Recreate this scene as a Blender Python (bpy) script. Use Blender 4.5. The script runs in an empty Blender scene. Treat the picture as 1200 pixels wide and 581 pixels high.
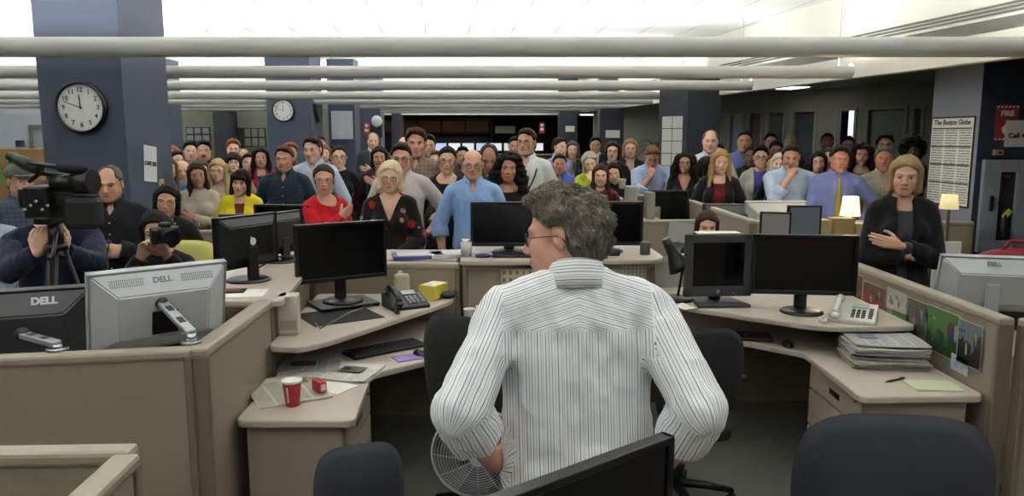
import bpy, bmesh, math, random
import numpy as np
from mathutils import Vector, Matrix

# ------------------------------------------------------------------ basics
F_PX, PITCH, CAM_H = 900.0, math.radians(8.26), 1.90
SP, CP = math.sin(PITCH), math.cos(PITCH)
COL = bpy.context.scene.collection
PI = math.pi
R = math.radians


def at(px, py, Y=None, Z=None):
    """the point of the room seen at a pixel of the photograph, at distance Y or at height Z"""
    xc, yc = (px - 600) / F_PX, (290.5 - py) / F_PX
    d = (xc, CP + yc * SP, -SP + yc * CP)
    t = Y / d[1] if Y is not None else (Z - CAM_H) / d[2]
    return Vector((d[0] * t, d[1] * t, CAM_H + d[2] * t))


def link(o, parent=None):
    COL.objects.link(o)
    if parent is not None:
        o.parent = parent
    return o


def tag(o, label=None, cat=None, group=None, kind=None):
    if label: o['label'] = label
    if cat: o['category'] = cat
    if group: o['group'] = group
    if kind: o['kind'] = kind
    return o


def thing(name, label, cat, loc=(0, 0, 0), rz=0.0, group=None):
    o = bpy.data.objects.new(name, None)
    o.empty_display_size = 0.1
    link(o)
    o.location = loc
    o.rotation_euler = (0, 0, rz)
    return tag(o, label, cat, group)


def dup(o, loc=None, rz=None, label=None, group=None, parent=None):
    c = o.copy()
    link(c)
    c.parent = parent
    if loc is not None: c.location = loc
    if rz is not None: c.rotation_euler = (0, 0, rz)
    if label: c['label'] = label
    if group: c['group'] = group
    for ch in list(o.children):
        dup(ch, parent=c)
    return c


# ------------------------------------------------------------------ materials
MATS = {}


class NT:
    """small helper for node trees"""
    def __init__(s, name):
        s.m = bpy.data.materials.new(name)
        s.m.use_nodes = True
        s.t = s.m.node_tree
        s.b = s.t.nodes['Principled BSDF']

    def n(s, typ, **kw):
        nd = s.t.nodes.new(typ)
        for k, v in kw.items():
            setattr(nd, k, v)
        return nd

    def l(s, a, b):
        s.t.links.new(a, b)

    def val(s, a, sock):
        if isinstance(a, (int, float)):
            sock.default_value = a
        elif isinstance(a, tuple):
            sock.default_value = a
        else:
            s.l(a, sock)

    def math(s, op, a, b=0.0, c=0.0):
        nd = s.n('ShaderNodeMath', operation=op)
        s.val(a, nd.inputs[0]); s.val(b, nd.inputs[1]); s.val(c, nd.inputs[2])
        return nd.outputs[0]

    def mix(s, f, a, b):
        nd = s.n('ShaderNodeMix', data_type='RGBA')
        s.val(f, nd.inputs[0])
        s.val(c4(a) if isinstance(a, tuple) else a, nd.inputs[6])
        s.val(c4(b) if isinstance(b, tuple) else b, nd.inputs[7])
        return nd.outputs[2]

    def noise(s, vec, scale, detail=2.0, rough=0.5):
        nd = s.n('ShaderNodeTexNoise')
        if vec is not None: s.l(vec, nd.inputs['Vector'])
        nd.inputs['Scale'].default_value = scale
        nd.inputs['Detail'].default_value = detail
        nd.inputs['Roughness'].default_value = rough
        return nd.outputs[0]

    def coord(s, kind='Object'):
        return s.n('ShaderNodeTexCoord').outputs[kind]

    def mapping(s, vec, scale=(1, 1, 1), rot=(0, 0, 0), loc=(0, 0, 0)):
        nd = s.n('ShaderNodeMapping')
        s.l(vec, nd.inputs['Vector'])
        nd.inputs['Scale'].default_value = scale
        nd.inputs['Rotation'].default_value = rot
        nd.inputs['Location'].default_value = loc
        return nd.outputs[0]

    def sep(s, vec):
        nd = s.n('ShaderNodeSeparateXYZ'); s.l(vec, nd.inputs[0])
        return nd.outputs

    def ramp(s, f, stops, interp='LINEAR'):
        nd = s.n('ShaderNodeValToRGB')
        s.val(f, nd.inputs[0])
        cr = nd.color_ramp
        cr.interpolation = interp
        while len(cr.elements) > 1: cr.elements.remove(cr.elements[-1])
        cr.elements[0].position = stops[0][0]; cr.elements[0].color = c4(stops[0][1])
        for p, c in stops[1:]:
            e = cr.elements.new(p); e.color = c4(c)
        return nd.outputs[0]

    def bump(s, h, strength=0.3, dist=0.01):
        nd = s.n('ShaderNodeBump')
        nd.inputs['Strength'].default_value = strength
        nd.inputs['Distance'].default_value = dist
        s.l(h, nd.inputs['Height'])
        s.l(nd.outputs[0], s.b.inputs['Normal'])
        return nd

    def set(s, color=None, rough=None, metal=None, spec=None):
        if color is not None:
            s.val(c4(color) if isinstance(color, tuple) else color, s.b.inputs['Base Color'])
        if rough is not None: s.val(rough, s.b.inputs['Roughness'])
        if metal is not None: s.b.inputs['Metallic'].default_value = metal
        if spec is not None: s.b.inputs['Specular IOR Level'].default_value = spec
        return s.m


def lin(v):
    return v / 12.92 if v <= 0.04045 else ((v + 0.055) / 1.055) ** 2.4


def rgb(h):
    """'#rrggbb' -> linear tuple"""
    h = h.lstrip('#')
    return tuple(lin(int(h[i:i + 2], 16) / 255) for i in (0, 2, 4))


def c4(c):
    return (c[0], c[1], c[2], 1.0) if len(c) == 3 else c


def mat(name, color, rough=0.5, metal=0.0, spec=0.5, noise=0.0, nscale=40, bump=0.0, bscale=200, emit=None, estr=1.0, coat=0.0):
    """plain surface with a little procedural unevenness"""
    if name in MATS: return MATS[name]
    n = NT(name)
    if isinstance(color, str): color = rgb(color)
    if noise:
        f = n.noise(n.coord(), nscale, 3)
        dark = tuple(max(0, v * (1 - noise)) for v in color)
        lite = tuple(min(1, v * (1 + noise)) for v in color)
        n.set(n.mix(f, dark, lite), rough, metal, spec)
    else:
        n.set(color, rough, metal, spec)
    if bump:
        n.bump(n.noise(n.coord(), bscale, 2), bump, 0.002)
    if emit is not None:
        n.b.inputs['Emission Color'].default_value = c4(rgb(emit) if isinstance(emit, str) else emit)
        n.b.inputs['Emission Strength'].default_value = estr
    if coat: n.b.inputs['Coat Weight'].default_value = coat
    MATS[name] = n.m
    return n.m


def thicken(bm, geom, th):
    """give a sheet real thickness"""
    bm.normal_update()
    bmesh.ops.solidify(bm, geom=list(geom), thickness=th)
    bm.normal_update()
    for e in bm.edges:
        if len(e.link_faces) == 2 and e.calc_face_angle(0) > .9: e.smooth = False


# ------------------------------------------------------------------ bmesh building
class MB:
    """collects shapes into one mesh"""
    def __init__(s):
        s.bm = bmesh.new()
        s.mi = 0

    def _faces(s, fs, smooth=False):
        for f in fs:
            f.material_index = s.mi
            f.smooth = smooth

    def box(s, c, size, bevel=0.0, rot=None, seg=2):
        r = bmesh.ops.create_cube(s.bm, size=1.0)
        vs = r['verts']
        M = Matrix.Translation(c) @ (rot.to_4x4() if rot is not None else Matrix()) @ Matrix.Diagonal((*size, 1))
        bmesh.ops.transform(s.bm, matrix=M, verts=vs)
        fs = list({f for v in vs for f in v.link_faces})
        if bevel:
            es = list({e for v in vs for e in v.link_edges})
            g = bmesh.ops.bevel(s.bm, geom=es, offset=min(bevel, min(size) * 0.49), segments=seg, affect='EDGES', profile=0.5)
            fs = list({f for v in g['verts'] for f in v.link_faces} | {f for f in g['faces']} | {f for f in fs if f.is_valid})
        s._faces(fs, False)
        return s

    def box2(s, lo, hi, bevel=0.0):
        return s.box([(a + b) / 2 for a, b in zip(lo, hi)], [abs(b - a) for a, b in zip(lo, hi)], bevel)

    def prism(s, pts, z0, z1, bevel=0.0, M=None, seg=2):
        """pts: xy outline, extruded from z0 to z1"""
        vs = [s.bm.verts.new((x, y, z0)) for x, y in pts]
        f = s.bm.faces.new(vs)
        g = bmesh.ops.extrude_face_region(s.bm, geom=[f])
        up = [v for v in g['geom'] if isinstance(v, bmesh.types.BMVert)]
        bmesh.ops.translate(s.bm, vec=(0, 0, z1 - z0), verts=up)
        allv = vs + up
        fs = list({f for v in allv for f in v.link_faces})
        bmesh.ops.recalc_face_normals(s.bm, faces=fs)
        if bevel:
            es = [e for e in {e for v in allv for e in v.link_edges}]
            g = bmesh.ops.bevel(s.bm, geom=es, offset=bevel, segments=seg, affect='EDGES', profile=0.5)
            fs = list({f for v in g['verts'] for f in v.link_faces} | {f for f in fs if f.is_valid})
            allv = list({v for f in fs for v in f.verts})
        if M is not None: bmesh.ops.transform(s.bm, matrix=M, verts=allv)
        s._faces(fs)
        return s

    def ring(s, c, r, u, v, n):
        return [s.bm.verts.new(c + (u * math.cos(2 * PI * i / n) + v * math.sin(2 * PI * i / n)) * r) for i in range(n)]

    def tube(s, pts, r, n=8, closed=False, caps=True, smooth=True):
        """pts: list of points; r: radius or list"""
        P = [Vector(p) for p in pts]
        k = len(P)
        rr = [r] * k if isinstance(r, (int, float)) else list(r)
        rings = []
        prev = None
        for i in range(k):
            if closed:
                d = (P[(i + 1) % k] - P[i - 1]).normalized()
            else:
                d = (P[min(i + 1, k - 1)] - P[max(i - 1, 0)]).normalized()
            if prev is None:
                a = Vector((0, 0, 1)) if abs(d.z) < 0.9 else Vector((1, 0, 0))
                u = d.cross(a).normalized()
            else:
                u = (prev - d * prev.dot(d)).normalized()
            prev = u
            rings.append(s.ring(P[i], rr[i], u, d.cross(u), n))
        fs = []
        for i in range(k if closed else k - 1):
            a, b = rings[i], rings[(i + 1) % k]
            for j in range(n):
                fs.append(s.bm.faces.new((a[j], a[(j + 1) % n], b[(j + 1) % n], b[j])))
        s._faces(fs, smooth)
        if caps and not closed:
            s._faces([s.bm.faces.new(rings[0][::-1]), s.bm.faces.new(rings[-1])], False)
        return s

    def cyl(s, a, b, r, r2=None, n=20, smooth=True):
        return s.tube([a, b], [r, r if r2 is None else r2], n, smooth=smooth)

    def lathe(s, prof, c=(0, 0, 0), n=24, M=None, smooth=True, caps=True):
        """prof: [(radius, z)...]"""
        c = Vector(c)
        rings = []
        for r, z in prof:
            rings.append([s.bm.verts.new(c + Vector((r * math.cos(2 * PI * i / n), r * math.sin(2 * PI * i / n), z))) for i in range(n)])
        fs = []
        for a, b in zip(rings, rings[1:]):
            for j in range(n):
                fs.append(s.bm.faces.new((a[j], a[(j + 1) % n], b[(j + 1) % n], b[j])))
        s._faces(fs, smooth)
        if caps: s._faces([s.bm.faces.new(rings[0][::-1]), s.bm.faces.new(rings[-1])], False)
        if M is not None:
            bmesh.ops.transform(s.bm, matrix=M, verts=[v for r_ in rings for v in r_])
        return s

    def ball(s, c, r, seg=14, scale=(1, 1, 1), rot=None):
        g = bmesh.ops.create_uvsphere(s.bm, u_segments=seg, v_segments=max(6, seg // 2 + 2), radius=1.0)
        M = Matrix.Translation(c) @ (rot.to_4x4() if rot is not None else Matrix()) @ Matrix.Diagonal((r * scale[0], r * scale[1], r * scale[2], 1))
        bmesh.ops.transform(s.bm, matrix=M, verts=g['verts'])
        s._faces(list({f for v in g['verts'] for f in v.link_faces}), True)
        return s

    def sheet(s, fn, nu, nv, thick=0.0):
        """fn(u,v) -> point, for u,v in 0..1"""
        g = [[s.bm.verts.new(fn(i / nu, j / nv)) for j in range(nv + 1)] for i in range(nu + 1)]
        fs = [s.bm.faces.new((g[i][j], g[i + 1][j], g[i + 1][j + 1], g[i][j + 1])) for i in range(nu) for j in range(nv)]
        s._faces(fs, True)
        if thick:
            thicken(s.bm, fs, thick)
        return s

    def build(s, name, m, parent=None, loc=None, rz=None):
        me = bpy.data.meshes.new(name)
        s.bm.normal_update()
        s.bm.to_mesh(me)
        s.bm.free()
        for mm in (m if isinstance(m, (list, tuple)) else [m]):
            me.materials.append(mm)
        o = bpy.data.objects.new(name, me)
        link(o, parent)
        if loc is not None: o.location = loc
        if rz is not None: o.rotation_euler = (0, 0, rz)
        return o


def struct(o):
    o['kind'] = 'structure'
    return o


def text_mesh(body, size, m, parent, M, name='lettering', bold=0.0, depth=0.001, align='CENTER', kind=None):
    """a line of writing standing on a surface: the mesh of a text curve"""
    cu = bpy.data.curves.new(name, 'FONT')
    cu.body = body
    cu.size = size
    cu.extrude = depth
    cu.offset = bold
    cu.align_x = align
    cu.align_y = 'CENTER'
    tmp = bpy.data.objects.new(name, cu)
    COL.objects.link(tmp)
    dg = bpy.context.evaluated_depsgraph_get()
    me = bpy.data.meshes.new_from_object(tmp.evaluated_get(dg))
    bpy.data.objects.remove(tmp)
    me.materials.clear()
    me.materials.append(m)
    me.transform(M)
    o = bpy.data.objects.new(name, me)
    link(o, parent)
    return o


def on_face(origin, right, up):
    """matrix that lays text (x right, y up, z out) on a plane"""
    r_, u_ = Vector(right).normalized(), Vector(up).normalized()
    n_ = r_.cross(u_)
    M = Matrix((r_, u_, n_)).transposed().to_4x4()
    M.translation = origin
    return M
EXPO = 1.92
# ------------------------------------------------------------------ smooth solids (signed distances meshed on a sparse lattice)
def V(*a):
    return np.array(a, dtype=np.float64)


def nrm(v):
    return v / (np.linalg.norm(v) + 1e-12)


class Prim:
    __slots__ = ('kind', 'p', 'k', 'sub', 'c', 'r')

    def __init__(s, kind, p, k, sub, c, r):
        s.kind, s.p, s.k, s.sub, s.c, s.r = kind, p, k, sub, c, r

    def d(s, P):
        p = s.p
        if s.kind == 'rc':
            a, ba, bb, ra, rb, n0, n1 = p
            pa = P - a
            t = np.clip(pa @ ba / bb, 0, 1)
            q = pa - t[..., None] * ba
            d = np.sqrt(np.einsum('...i,...i', q, q)) - (ra + (rb - ra) * t)
            if n1 is not None:
                d = np.maximum(d, (pa - ba) @ n1)
            return d
        if s.kind == 'el':
            c, Rt, r = p
            q = (P - c) @ Rt
            k0 = np.sqrt(np.einsum('...i,...i', q / r, q / r))
            k1 = np.sqrt(np.einsum('...i,...i', q / (r * r), q / (r * r)))
            return k0 * (k0 - 1.0) / np.maximum(k1, 1e-9)
        return p(P)


class Solid:
    def __init__(s):
        s.L = []
        s.post = []

    def rc(s, a, b, ra, rb=None, k=0.02, sub=False, clip=False):
        a, b = np.asarray(a, float), np.asarray(b, float)
        rb = ra if rb is None else rb
        ba = b - a
        L = np.linalg.norm(ba)
        s.L.append(Prim('rc', (a, ba, max(ba @ ba, 1e-9), ra, rb, None, ba / max(L, 1e-9) if clip else None), k, sub, (a + b) / 2, L / 2 + max(ra, rb)))
        return s

    def el(s, c, r, M=None, k=0.02, sub=False):
        c, r = np.asarray(c, float), np.asarray(r, float)
        Rt = np.eye(3) if M is None else np.asarray(M)
        s.L.append(Prim('el', (c, Rt, r), k, sub, c, r.max()))
        return s

    def fn(s, f, c, r, k=0.01, sub=True):
        s.L.append(Prim('fn', f, k, sub, np.asarray(c, float), r))
        return s

    def value(s, P, C=None, S=0.0):
        """P (..., 3) ; C block centres for culling"""
        D = np.full(P.shape[:-1], 9.0)
        for pr in s.L:
            if C is None:
                idx = slice(None)
            else:
                reach = pr.r + S + pr.k + 0.012
                idx = np.nonzero(((C - pr.c) ** 2).sum(1) < reach * reach)[0]
                if len(idx) == 0: continue
            d = pr.d(P[idx])
            Di = D[idx]
            if pr.sub:
                a, b, k = -Di, d, max(pr.k, 1e-4)
                h = np.maximum(k - np.abs(a - b), 0) / k
                D[idx] = -(np.minimum(a, b) - h * h * k * 0.25)
            else:
                k = max(pr.k, 1e-4)
                h = np.maximum(k - np.abs(Di - d), 0) / k
                D[idx] = np.minimum(Di, d) - h * h * k * 0.25
        for f in s.post:
            D = f(P, D)
        return D

    def mesh(s, h, pad=0.03):
        add = [p for p in s.L if not p.sub]
        lo = np.min([p.c - p.r for p in add], 0) - pad
        hi = np.max([p.c + p.r for p in add], 0) + pad
        S = 8 * h
        nb = np.ceil((hi - lo) / S).astype(int)
        I = np.stack(np.meshgrid(*[np.arange(n) for n in nb], indexing='ij'), -1).reshape(-1, 3)
        C = lo + (I + 0.5) * S
        D0 = s.value(C)
        keep = np.abs(D0) < S * 0.95 + 0.035
        I, C = I[keep], C[keep]
        vals, out = [], []
        g = np.stack(np.meshgrid(*[np.arange(9)] * 3, indexing='ij'), -1) * h
        for k in range(0, len(I), 400):
            P = (lo + I[k:k + 400] * S)[:, None, None, None, :] + g
            vals.append(s.value(P, C[k:k + 400], S * 0.87))
        if not vals: return np.zeros((0, 3)), np.zeros((0, 4), int)
        v = np.concatenate(vals)
        neg = v < 0
        cnt = sum(neg[:, a:a + 8, b:b + 8, c:c + 8].astype(np.int8) for a in (0, 1) for b in (0, 1) for c in (0, 1))
        B, X, Y, Z = np.nonzero((cnt > 0) & (cnt < 8))
        corner = np.stack([v[B, X + a, Y + b, Z + c] for a in (0, 1) for b in (0, 1) for c in (0, 1)], 1)
        cp = np.array([(a, b, c) for a in (0, 1) for b in (0, 1) for c in (0, 1)], float)
        acc = np.zeros((len(B), 3)); num = np.zeros(len(B))
        for i in range(8):
            for j in range(i + 1, 8):
                if np.abs(cp[i] - cp[j]).sum() != 1: continue
                a, b = corner[:, i], corner[:, j]
                m = (a < 0) != (b < 0)
                t = np.where(m, a / np.where(m, a - b, 1), 0)
                acc += np.where(m[:, None], cp[i] + t[:, None] * (cp[j] - cp[i]), 0)
                num += m
        G = I[B] * 8 + np.stack([X, Y, Z], 1)
        W = lo + (G + acc / num[:, None]) * h
        N = (nb * 8 + 4)
        key = lambda g_: ((g_[:, 0] + 1) * N[1] + g_[:, 1] + 1) * N[2] + g_[:, 2] + 1
        K = key(G)
        order = np.argsort(K)
        Ks = K[order]

        def find(g_):
            kk = key(g_)
            p = np.minimum(np.searchsorted(Ks, kk), len(Ks) - 1)
            return np.where(Ks[p] == kk, order[p], -1)
        quads = []
        s0 = corner[:, 0] < 0
        for ax, ci in ((0, 4), (1, 2), (2, 1)):
            s1 = corner[:, ci] < 0
            m = s0 != s1
            gg = G[m]
            eb = np.zeros(3, int); ec = np.zeros(3, int)
            eb[(ax + 1) % 3] = 1; ec[(ax + 2) % 3] = 1
            q = np.stack([find(gg), find(gg - eb), find(gg - eb - ec), find(gg - ec)], 1)
            fl = ~s0[m]
            q[fl] = q[fl][:, ::-1]
            quads.append(q[(q >= 0).all(1)])
        Q = np.concatenate(quads)
        return W, Q


_NG = np.random.RandomState(5).rand(32, 32, 32)


def vnoise(P, f=1.0, seed=0):
    """smooth value noise in -1..1"""
    q = P * f + seed * 7.31
    i = np.floor(q).astype(int)
    t = q - i
    t = t * t * (3 - 2 * t)
    i &= 31
    j = (i + 1) & 31
    def g(a, b, c): return _NG[a, b, c]
    x0, y0, z0 = i[..., 0], i[..., 1], i[..., 2]
    x1, y1, z1 = j[..., 0], j[..., 1], j[..., 2]
    tx, ty, tz = t[..., 0], t[..., 1], t[..., 2]
    a = g(x0, y0, z0) * (1 - tx) + g(x1, y0, z0) * tx
    b = g(x0, y1, z0) * (1 - tx) + g(x1, y1, z0) * tx
    c = g(x0, y0, z1) * (1 - tx) + g(x1, y0, z1) * tx
    d = g(x0, y1, z1) * (1 - tx) + g(x1, y1, z1) * tx
    return ((a * (1 - ty) + b * ty) * (1 - tz) + (c * (1 - ty) + d * ty) * tz) * 2 - 1


def mesh_obj(name, verts, quads, mats, parent=None, smooth=True, attrs=None, uv=None):
    me = bpy.data.meshes.new(name)
    nv, nq = len(verts), len(quads)
    k = quads.shape[1]
    me.vertices.add(nv)
    me.vertices.foreach_set('co', np.asarray(verts, np.float32).ravel())
    me.loops.add(nq * k)
    me.loops.foreach_set('vertex_index', np.asarray(quads, np.int32).ravel())
    me.polygons.add(nq)
    me.polygons.foreach_set('loop_start', np.arange(0, nq * k, k, dtype=np.int32))
    me.polygons.foreach_set('loop_total', np.full(nq, k, np.int32))
    if smooth: me.polygons.foreach_set('use_smooth', np.ones(nq, bool))
    me.update(calc_edges=True)
    if attrs:
        for an, arr in attrs.items():
            a = me.attributes.new(an, 'FLOAT_VECTOR', 'POINT')
            a.data.foreach_set('vector', np.asarray(arr, np.float32).ravel())
    if uv is not None:
        l = me.uv_layers.new(name='UVMap')
        l.data.foreach_set('uv', np.asarray(uv, np.float32).ravel())
    for m in (mats if isinstance(mats, (list, tuple)) else [mats]):
        me.materials.append(m)
    o = bpy.data.objects.new(name, me)
    link(o, parent)
    return o
# ------------------------------------------------------------------ people
def rot(ax, a):
    return np.array(Matrix.Rotation(a, 3, ax))


def skin_mat(tone, brow, stubble=0.0, lip=None, eye='#3a2a1c'):
    key = 'skin_%s_%s_%s' % (tone, brow, stubble)
    if key in MATS: return MATS[key]
    n = NT(key)
    t = rgb(tone)
    lipc = rgb(lip) if lip else (t[0] * 0.72, t[1] * 0.42, t[2] * 0.42)
    at_ = n.n('ShaderNodeAttribute', attribute_name='hc')
    X, Y, Z = n.sep(at_.outputs['Vector'])
    ax = n.math('ABSOLUTE', X)
    co = n.coord()
    f1 = n.noise(co, 30, 3)
    base = n.mix(f1, tuple(v * 0.86 for v in t), tuple(min(1, v * 1.12) for v in t))
    red = (min(1, t[0] * 1.02), t[1] * 0.70, t[2] * 0.68)
    # cheeks, nose tip
    def blob(cx, cz, rx, rz, soft=0.6):
        u = n.math('DIVIDE', n.math('SUBTRACT', ax, cx), rx)
        v = n.math('DIVIDE', n.math('SUBTRACT', Z, cz), rz)
        q = n.math('ADD', n.math('MULTIPLY', u, u), n.math('MULTIPLY', v, v))
        nd = n.n('ShaderNodeMapRange', interpolation_type='SMOOTHSTEP')
        n.l(q, nd.inputs[0]); nd.inputs[1].default_value = 1 + soft; nd.inputs[2].default_value = 1 - soft
        return nd.outputs[0]
    front = n.math('LESS_THAN', Y, -0.045)
    def fr(m): return n.math('MULTIPLY', m, front)
    base = n.mix(n.math('MULTIPLY', fr(blob(0.042, -0.03, 0.024, 0.022, 0.9)), 0.28), base, red)
    base = n.mix(n.math('MULTIPLY', fr(blob(0.0, -0.036, 0.016, 0.014, 0.9)), 0.30), base, red)
    if stubble:
        base = n.mix(n.math('MULTIPLY', fr(blob(0.0, -0.09, 0.052, 0.045, 0.5)), stubble), base, tuple(v * 0.35 for v in t))
    # eyebrows
    dx_ = n.math('SUBTRACT', ax, 0.036)
    bz = n.math('ADD', n.math('SUBTRACT', Z, n.math('MULTIPLY', dx_, 0.10)), n.math('MULTIPLY', n.math('MULTIPLY', dx_, dx_), 13.0))
    u = n.math('DIVIDE', n.math('SUBTRACT', ax, 0.032), 0.0195)
    v = n.math('DIVIDE', n.math('SUBTRACT', bz, 0.0225), 0.0042)
    q = n.math('ADD', n.math('POWER', n.math('ABSOLUTE', u), 3.0), n.math('MULTIPLY', v, v))
    base = n.mix(n.math('MULTIPLY', fr(n.math('LESS_THAN', q, 1.0)), 0.8), base, rgb(brow))
    # lips
    lx = n.math('DIVIDE', ax, 0.026)
    lz = n.math('DIVIDE', n.math('ADD', Z, 0.0655), n.math('MULTIPLY', n.math('SUBTRACT', 1.05, n.math('MULTIPLY', lx, lx)), 0.0085))
    lip_m = n.math('MULTIPLY', n.math('LESS_THAN', lx, 1.0), n.math('LESS_THAN', n.math('ABSOLUTE', lz), 1.0))
    base = n.mix(n.math('MULTIPLY', fr(lip_m), 0.85), base, lipc)
    line = n.math('MULTIPLY', n.math('LESS_THAN', lx, 1.0), n.math('LESS_THAN', n.math('ABSOLUTE', n.math('ADD', Z, 0.0655)), 0.0011))
    base = n.mix(n.math('MULTIPLY', fr(line), 0.9), base, tuple(v * 0.4 for v in lipc))
    # eye opening, iris, lashes
    eu = n.math('DIVIDE', n.math('SUBTRACT', ax, 0.0315), 0.0145)
    h = n.math('SUBTRACT', 1.0, n.math('MULTIPLY', eu, eu))
    ev = n.math('DIVIDE', n.math('SUBTRACT', Z, 0.0005), 0.0058)
    eye_m = n.math('LESS_THAN', n.math('ABSOLUTE', ev), h)
    lash = n.math('MULTIPLY', n.math('LESS_THAN', n.math('ABSOLUTE', n.math('SUBTRACT', ev, n.math('MULTIPLY', h, 1.08))), 0.30), n.math('LESS_THAN', n.math('ABSOLUTE', eu), 1.05))
    iu = n.math('SUBTRACT', ax, 0.0315); iv = n.math('SUBTRACT', Z, 0.001)
    ir = n.math('ADD', n.math('MULTIPLY', iu, iu), n.math('MULTIPLY', iv, iv))
    base = n.mix(fr(eye_m), base, (0.42, 0.38, 0.35))
    base = n.mix(fr(n.math('MULTIPLY', eye_m, n.math('LESS_THAN', ir, 0.0058 ** 2))), base, rgb(eye))
    base = n.mix(fr(n.math('MULTIPLY', eye_m, n.math('LESS_THAN', ir, 0.0026 ** 2))), base, (0.005, 0.005, 0.005))
    base = n.mix(n.math('MULTIPLY', fr(lash), 0.85), base, tuple(v * 0.12 for v in t))
    rough = n.math('SUBTRACT', 0.52, n.math('MULTIPLY', fr(eye_m), 0.4))
    n.set(base, rough, spec=0.4)
    n.b.inputs['Subsurface Weight'].default_value = 0.0
    n.bump(n.noise(co, 260, 2), 0.12, 0.002)
    MATS[key] = n.m
    return n.m


def hair_mat(c1, c2=None, rough=0.5):
    key = 'hair_%s_%s' % (c1, c2)
    if key in MATS: return MATS[key]
    n = NT(key)
    a = rgb(c1)
    b = rgb(c2) if c2 else tuple(min(1, v * 1.5 + 0.001) for v in a)
    co = n.n('ShaderNodeAttribute', attribute_name='hc').outputs['Vector']
    st = n.noise(n.mapping(co, (260, 260, 26)), 1.0, 3)
    big = n.noise(n.mapping(co, (40, 40, 9)), 1.0, 2)
    f = n.math('MULTIPLY_ADD', n.math('ADD', st, big), 1.6, -1.1)
    n.set(n.mix(n.math('MINIMUM', n.math('MAXIMUM', f, 0.0), 1.0), a, b), .62, spec=0.12)
    n.bump(st, 0.7, 0.004)
    MATS[key] = n.m
    return n.m


def cloth_mat(color, pat=None, c2=None, c3=None, rough=0.85):
    key = 'cloth_%s_%s_%s_%s' % (color, pat, c2, c3)
    if key in MATS: return MATS[key]
    n = NT(key)
    co = n.coord()
    uv = n.n('ShaderNodeUVMap', uv_map='UVMap').outputs[0]
    U, W, _ = n.sep(uv)
    a = rgb(color)
    base = n.mix(n.noise(co, 9, 3), tuple(v * 0.86 for v in a), tuple(min(1, v * 1.1) for v in a))
    def band(x, period, w, off=0.0):
        return n.math('LESS_THAN', n.math('FRACT', n.math('ADD', n.math('DIVIDE', x, period), off)), w)
    if pat == 'stripe':
        base = n.mix(n.math('MULTIPLY', band(U, 0.014, 0.28), 0.75), base, rgb(c2))
    elif pat == 'wide_stripe':
        base = n.mix(n.math('MULTIPLY', band(U, 0.03, 0.35), 0.8), base, rgb(c2))
    elif pat == 'plaid':
        base = n.mix(n.math('MULTIPLY', band(U, 0.034, 0.3), 0.6), base, rgb(c2))
        base = n.mix(n.math('MULTIPLY', band(W, 0.034, 0.3), 0.6), base, rgb(c2))
        base = n.mix(n.math('MULTIPLY', band(U, 0.034, 0.08, 0.5), 0.7), base, rgb(c3 or c2))
        base = n.mix(n.math('MULTIPLY', band(W, 0.034, 0.08, 0.5), 0.7), base, rgb(c3 or c2))
    elif pat == 'floral':
        vo = n.n('ShaderNodeTexVoronoi'); n.l(n.mapping(co, (11, 11, 11)), vo.inputs['Vector'])
        vo.inputs['Scale'].default_value = 1.0
        near = n.math('LESS_THAN', n.math('ADD', vo.outputs['Distance'], n.math('MULTIPLY', n.noise(co, 60, 2), 0.25)), 0.50)
        r_, g_, b_ = n.sep(vo.outputs['Color'])
        petals = n.mix(n.math('LESS_THAN', r_, 0.45), rgb(c3), rgb(c2))
        petals = n.mix(n.math('MULTIPLY', n.math('GREATER_THAN', n.noise(co, 90, 2), 0.52), 0.6), petals, (0.03, 0.02, 0.015))
        base = n.mix(n.math('MULTIPLY', near, n.math('LESS_THAN', g_, 0.72)), base, petals)
    elif pat == 'speckle':
        base = n.mix(n.math('MULTIPLY', n.math('GREATER_THAN', n.noise(co, 45, 3), 0.58), 0.7), base, rgb(c2))
    elif pat == 'rib':
        base = n.mix(n.math('MULTIPLY', band(U, 0.02, 0.4), 0.35), base, rgb(c2))
    elif pat == 'dress_shirt':            # the fine multicoloured stripes of the speaker's shirt
        f = n.math('FRACT', n.math('DIVIDE', U, 0.052))
        wht = (0.86, 0.89, 0.92)
        g1, g2, g3, g4 = (0.12, 0.14, 0.17), (0.34, 0.40, 0.46), (0.27, 0.24, 0.20), (0.58, 0.63, 0.68)
        base = n.ramp(f, [(0.0, wht), (0.06, g1), (0.10, wht), (0.21, g4), (0.25, wht), (0.36, g3), (0.395, wht), (0.50, g2), (0.54, wht), (0.66, g1), (0.695, wht), (0.80, g4), (0.84, wht), (0.90, g3), (0.925, wht)], 'CONSTANT')
    n.set(base, rough, spec=0.2)
    n.b.inputs['Sheen Weight'].default_value = 0.1
    wr = n.noise(n.mapping(co, (1, 1, 0.6)), 16, 3, 0.55)
    n.bump(wr, 0.45 if pat != 'dress_shirt' else 0.25, 0.02)
    MATS[key] = n.m
    return n.m


def ik(S, W, l1, l2, hint):
    d = W - S
    L = np.linalg.norm(d)
    if L > (l1 + l2) * 0.995:
        W = S + d / L * (l1 + l2) * 0.995
        d = W - S; L = np.linalg.norm(d)
    u = d / L
    a = (l1 * l1 - l2 * l2 + L * L) / (2 * L)
    h = math.sqrt(max(l1 * l1 - a * a, 0))
    v = hint - S
    v = nrm(v - u * (v @ u))
    return S + u * a + v * h, W


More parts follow.
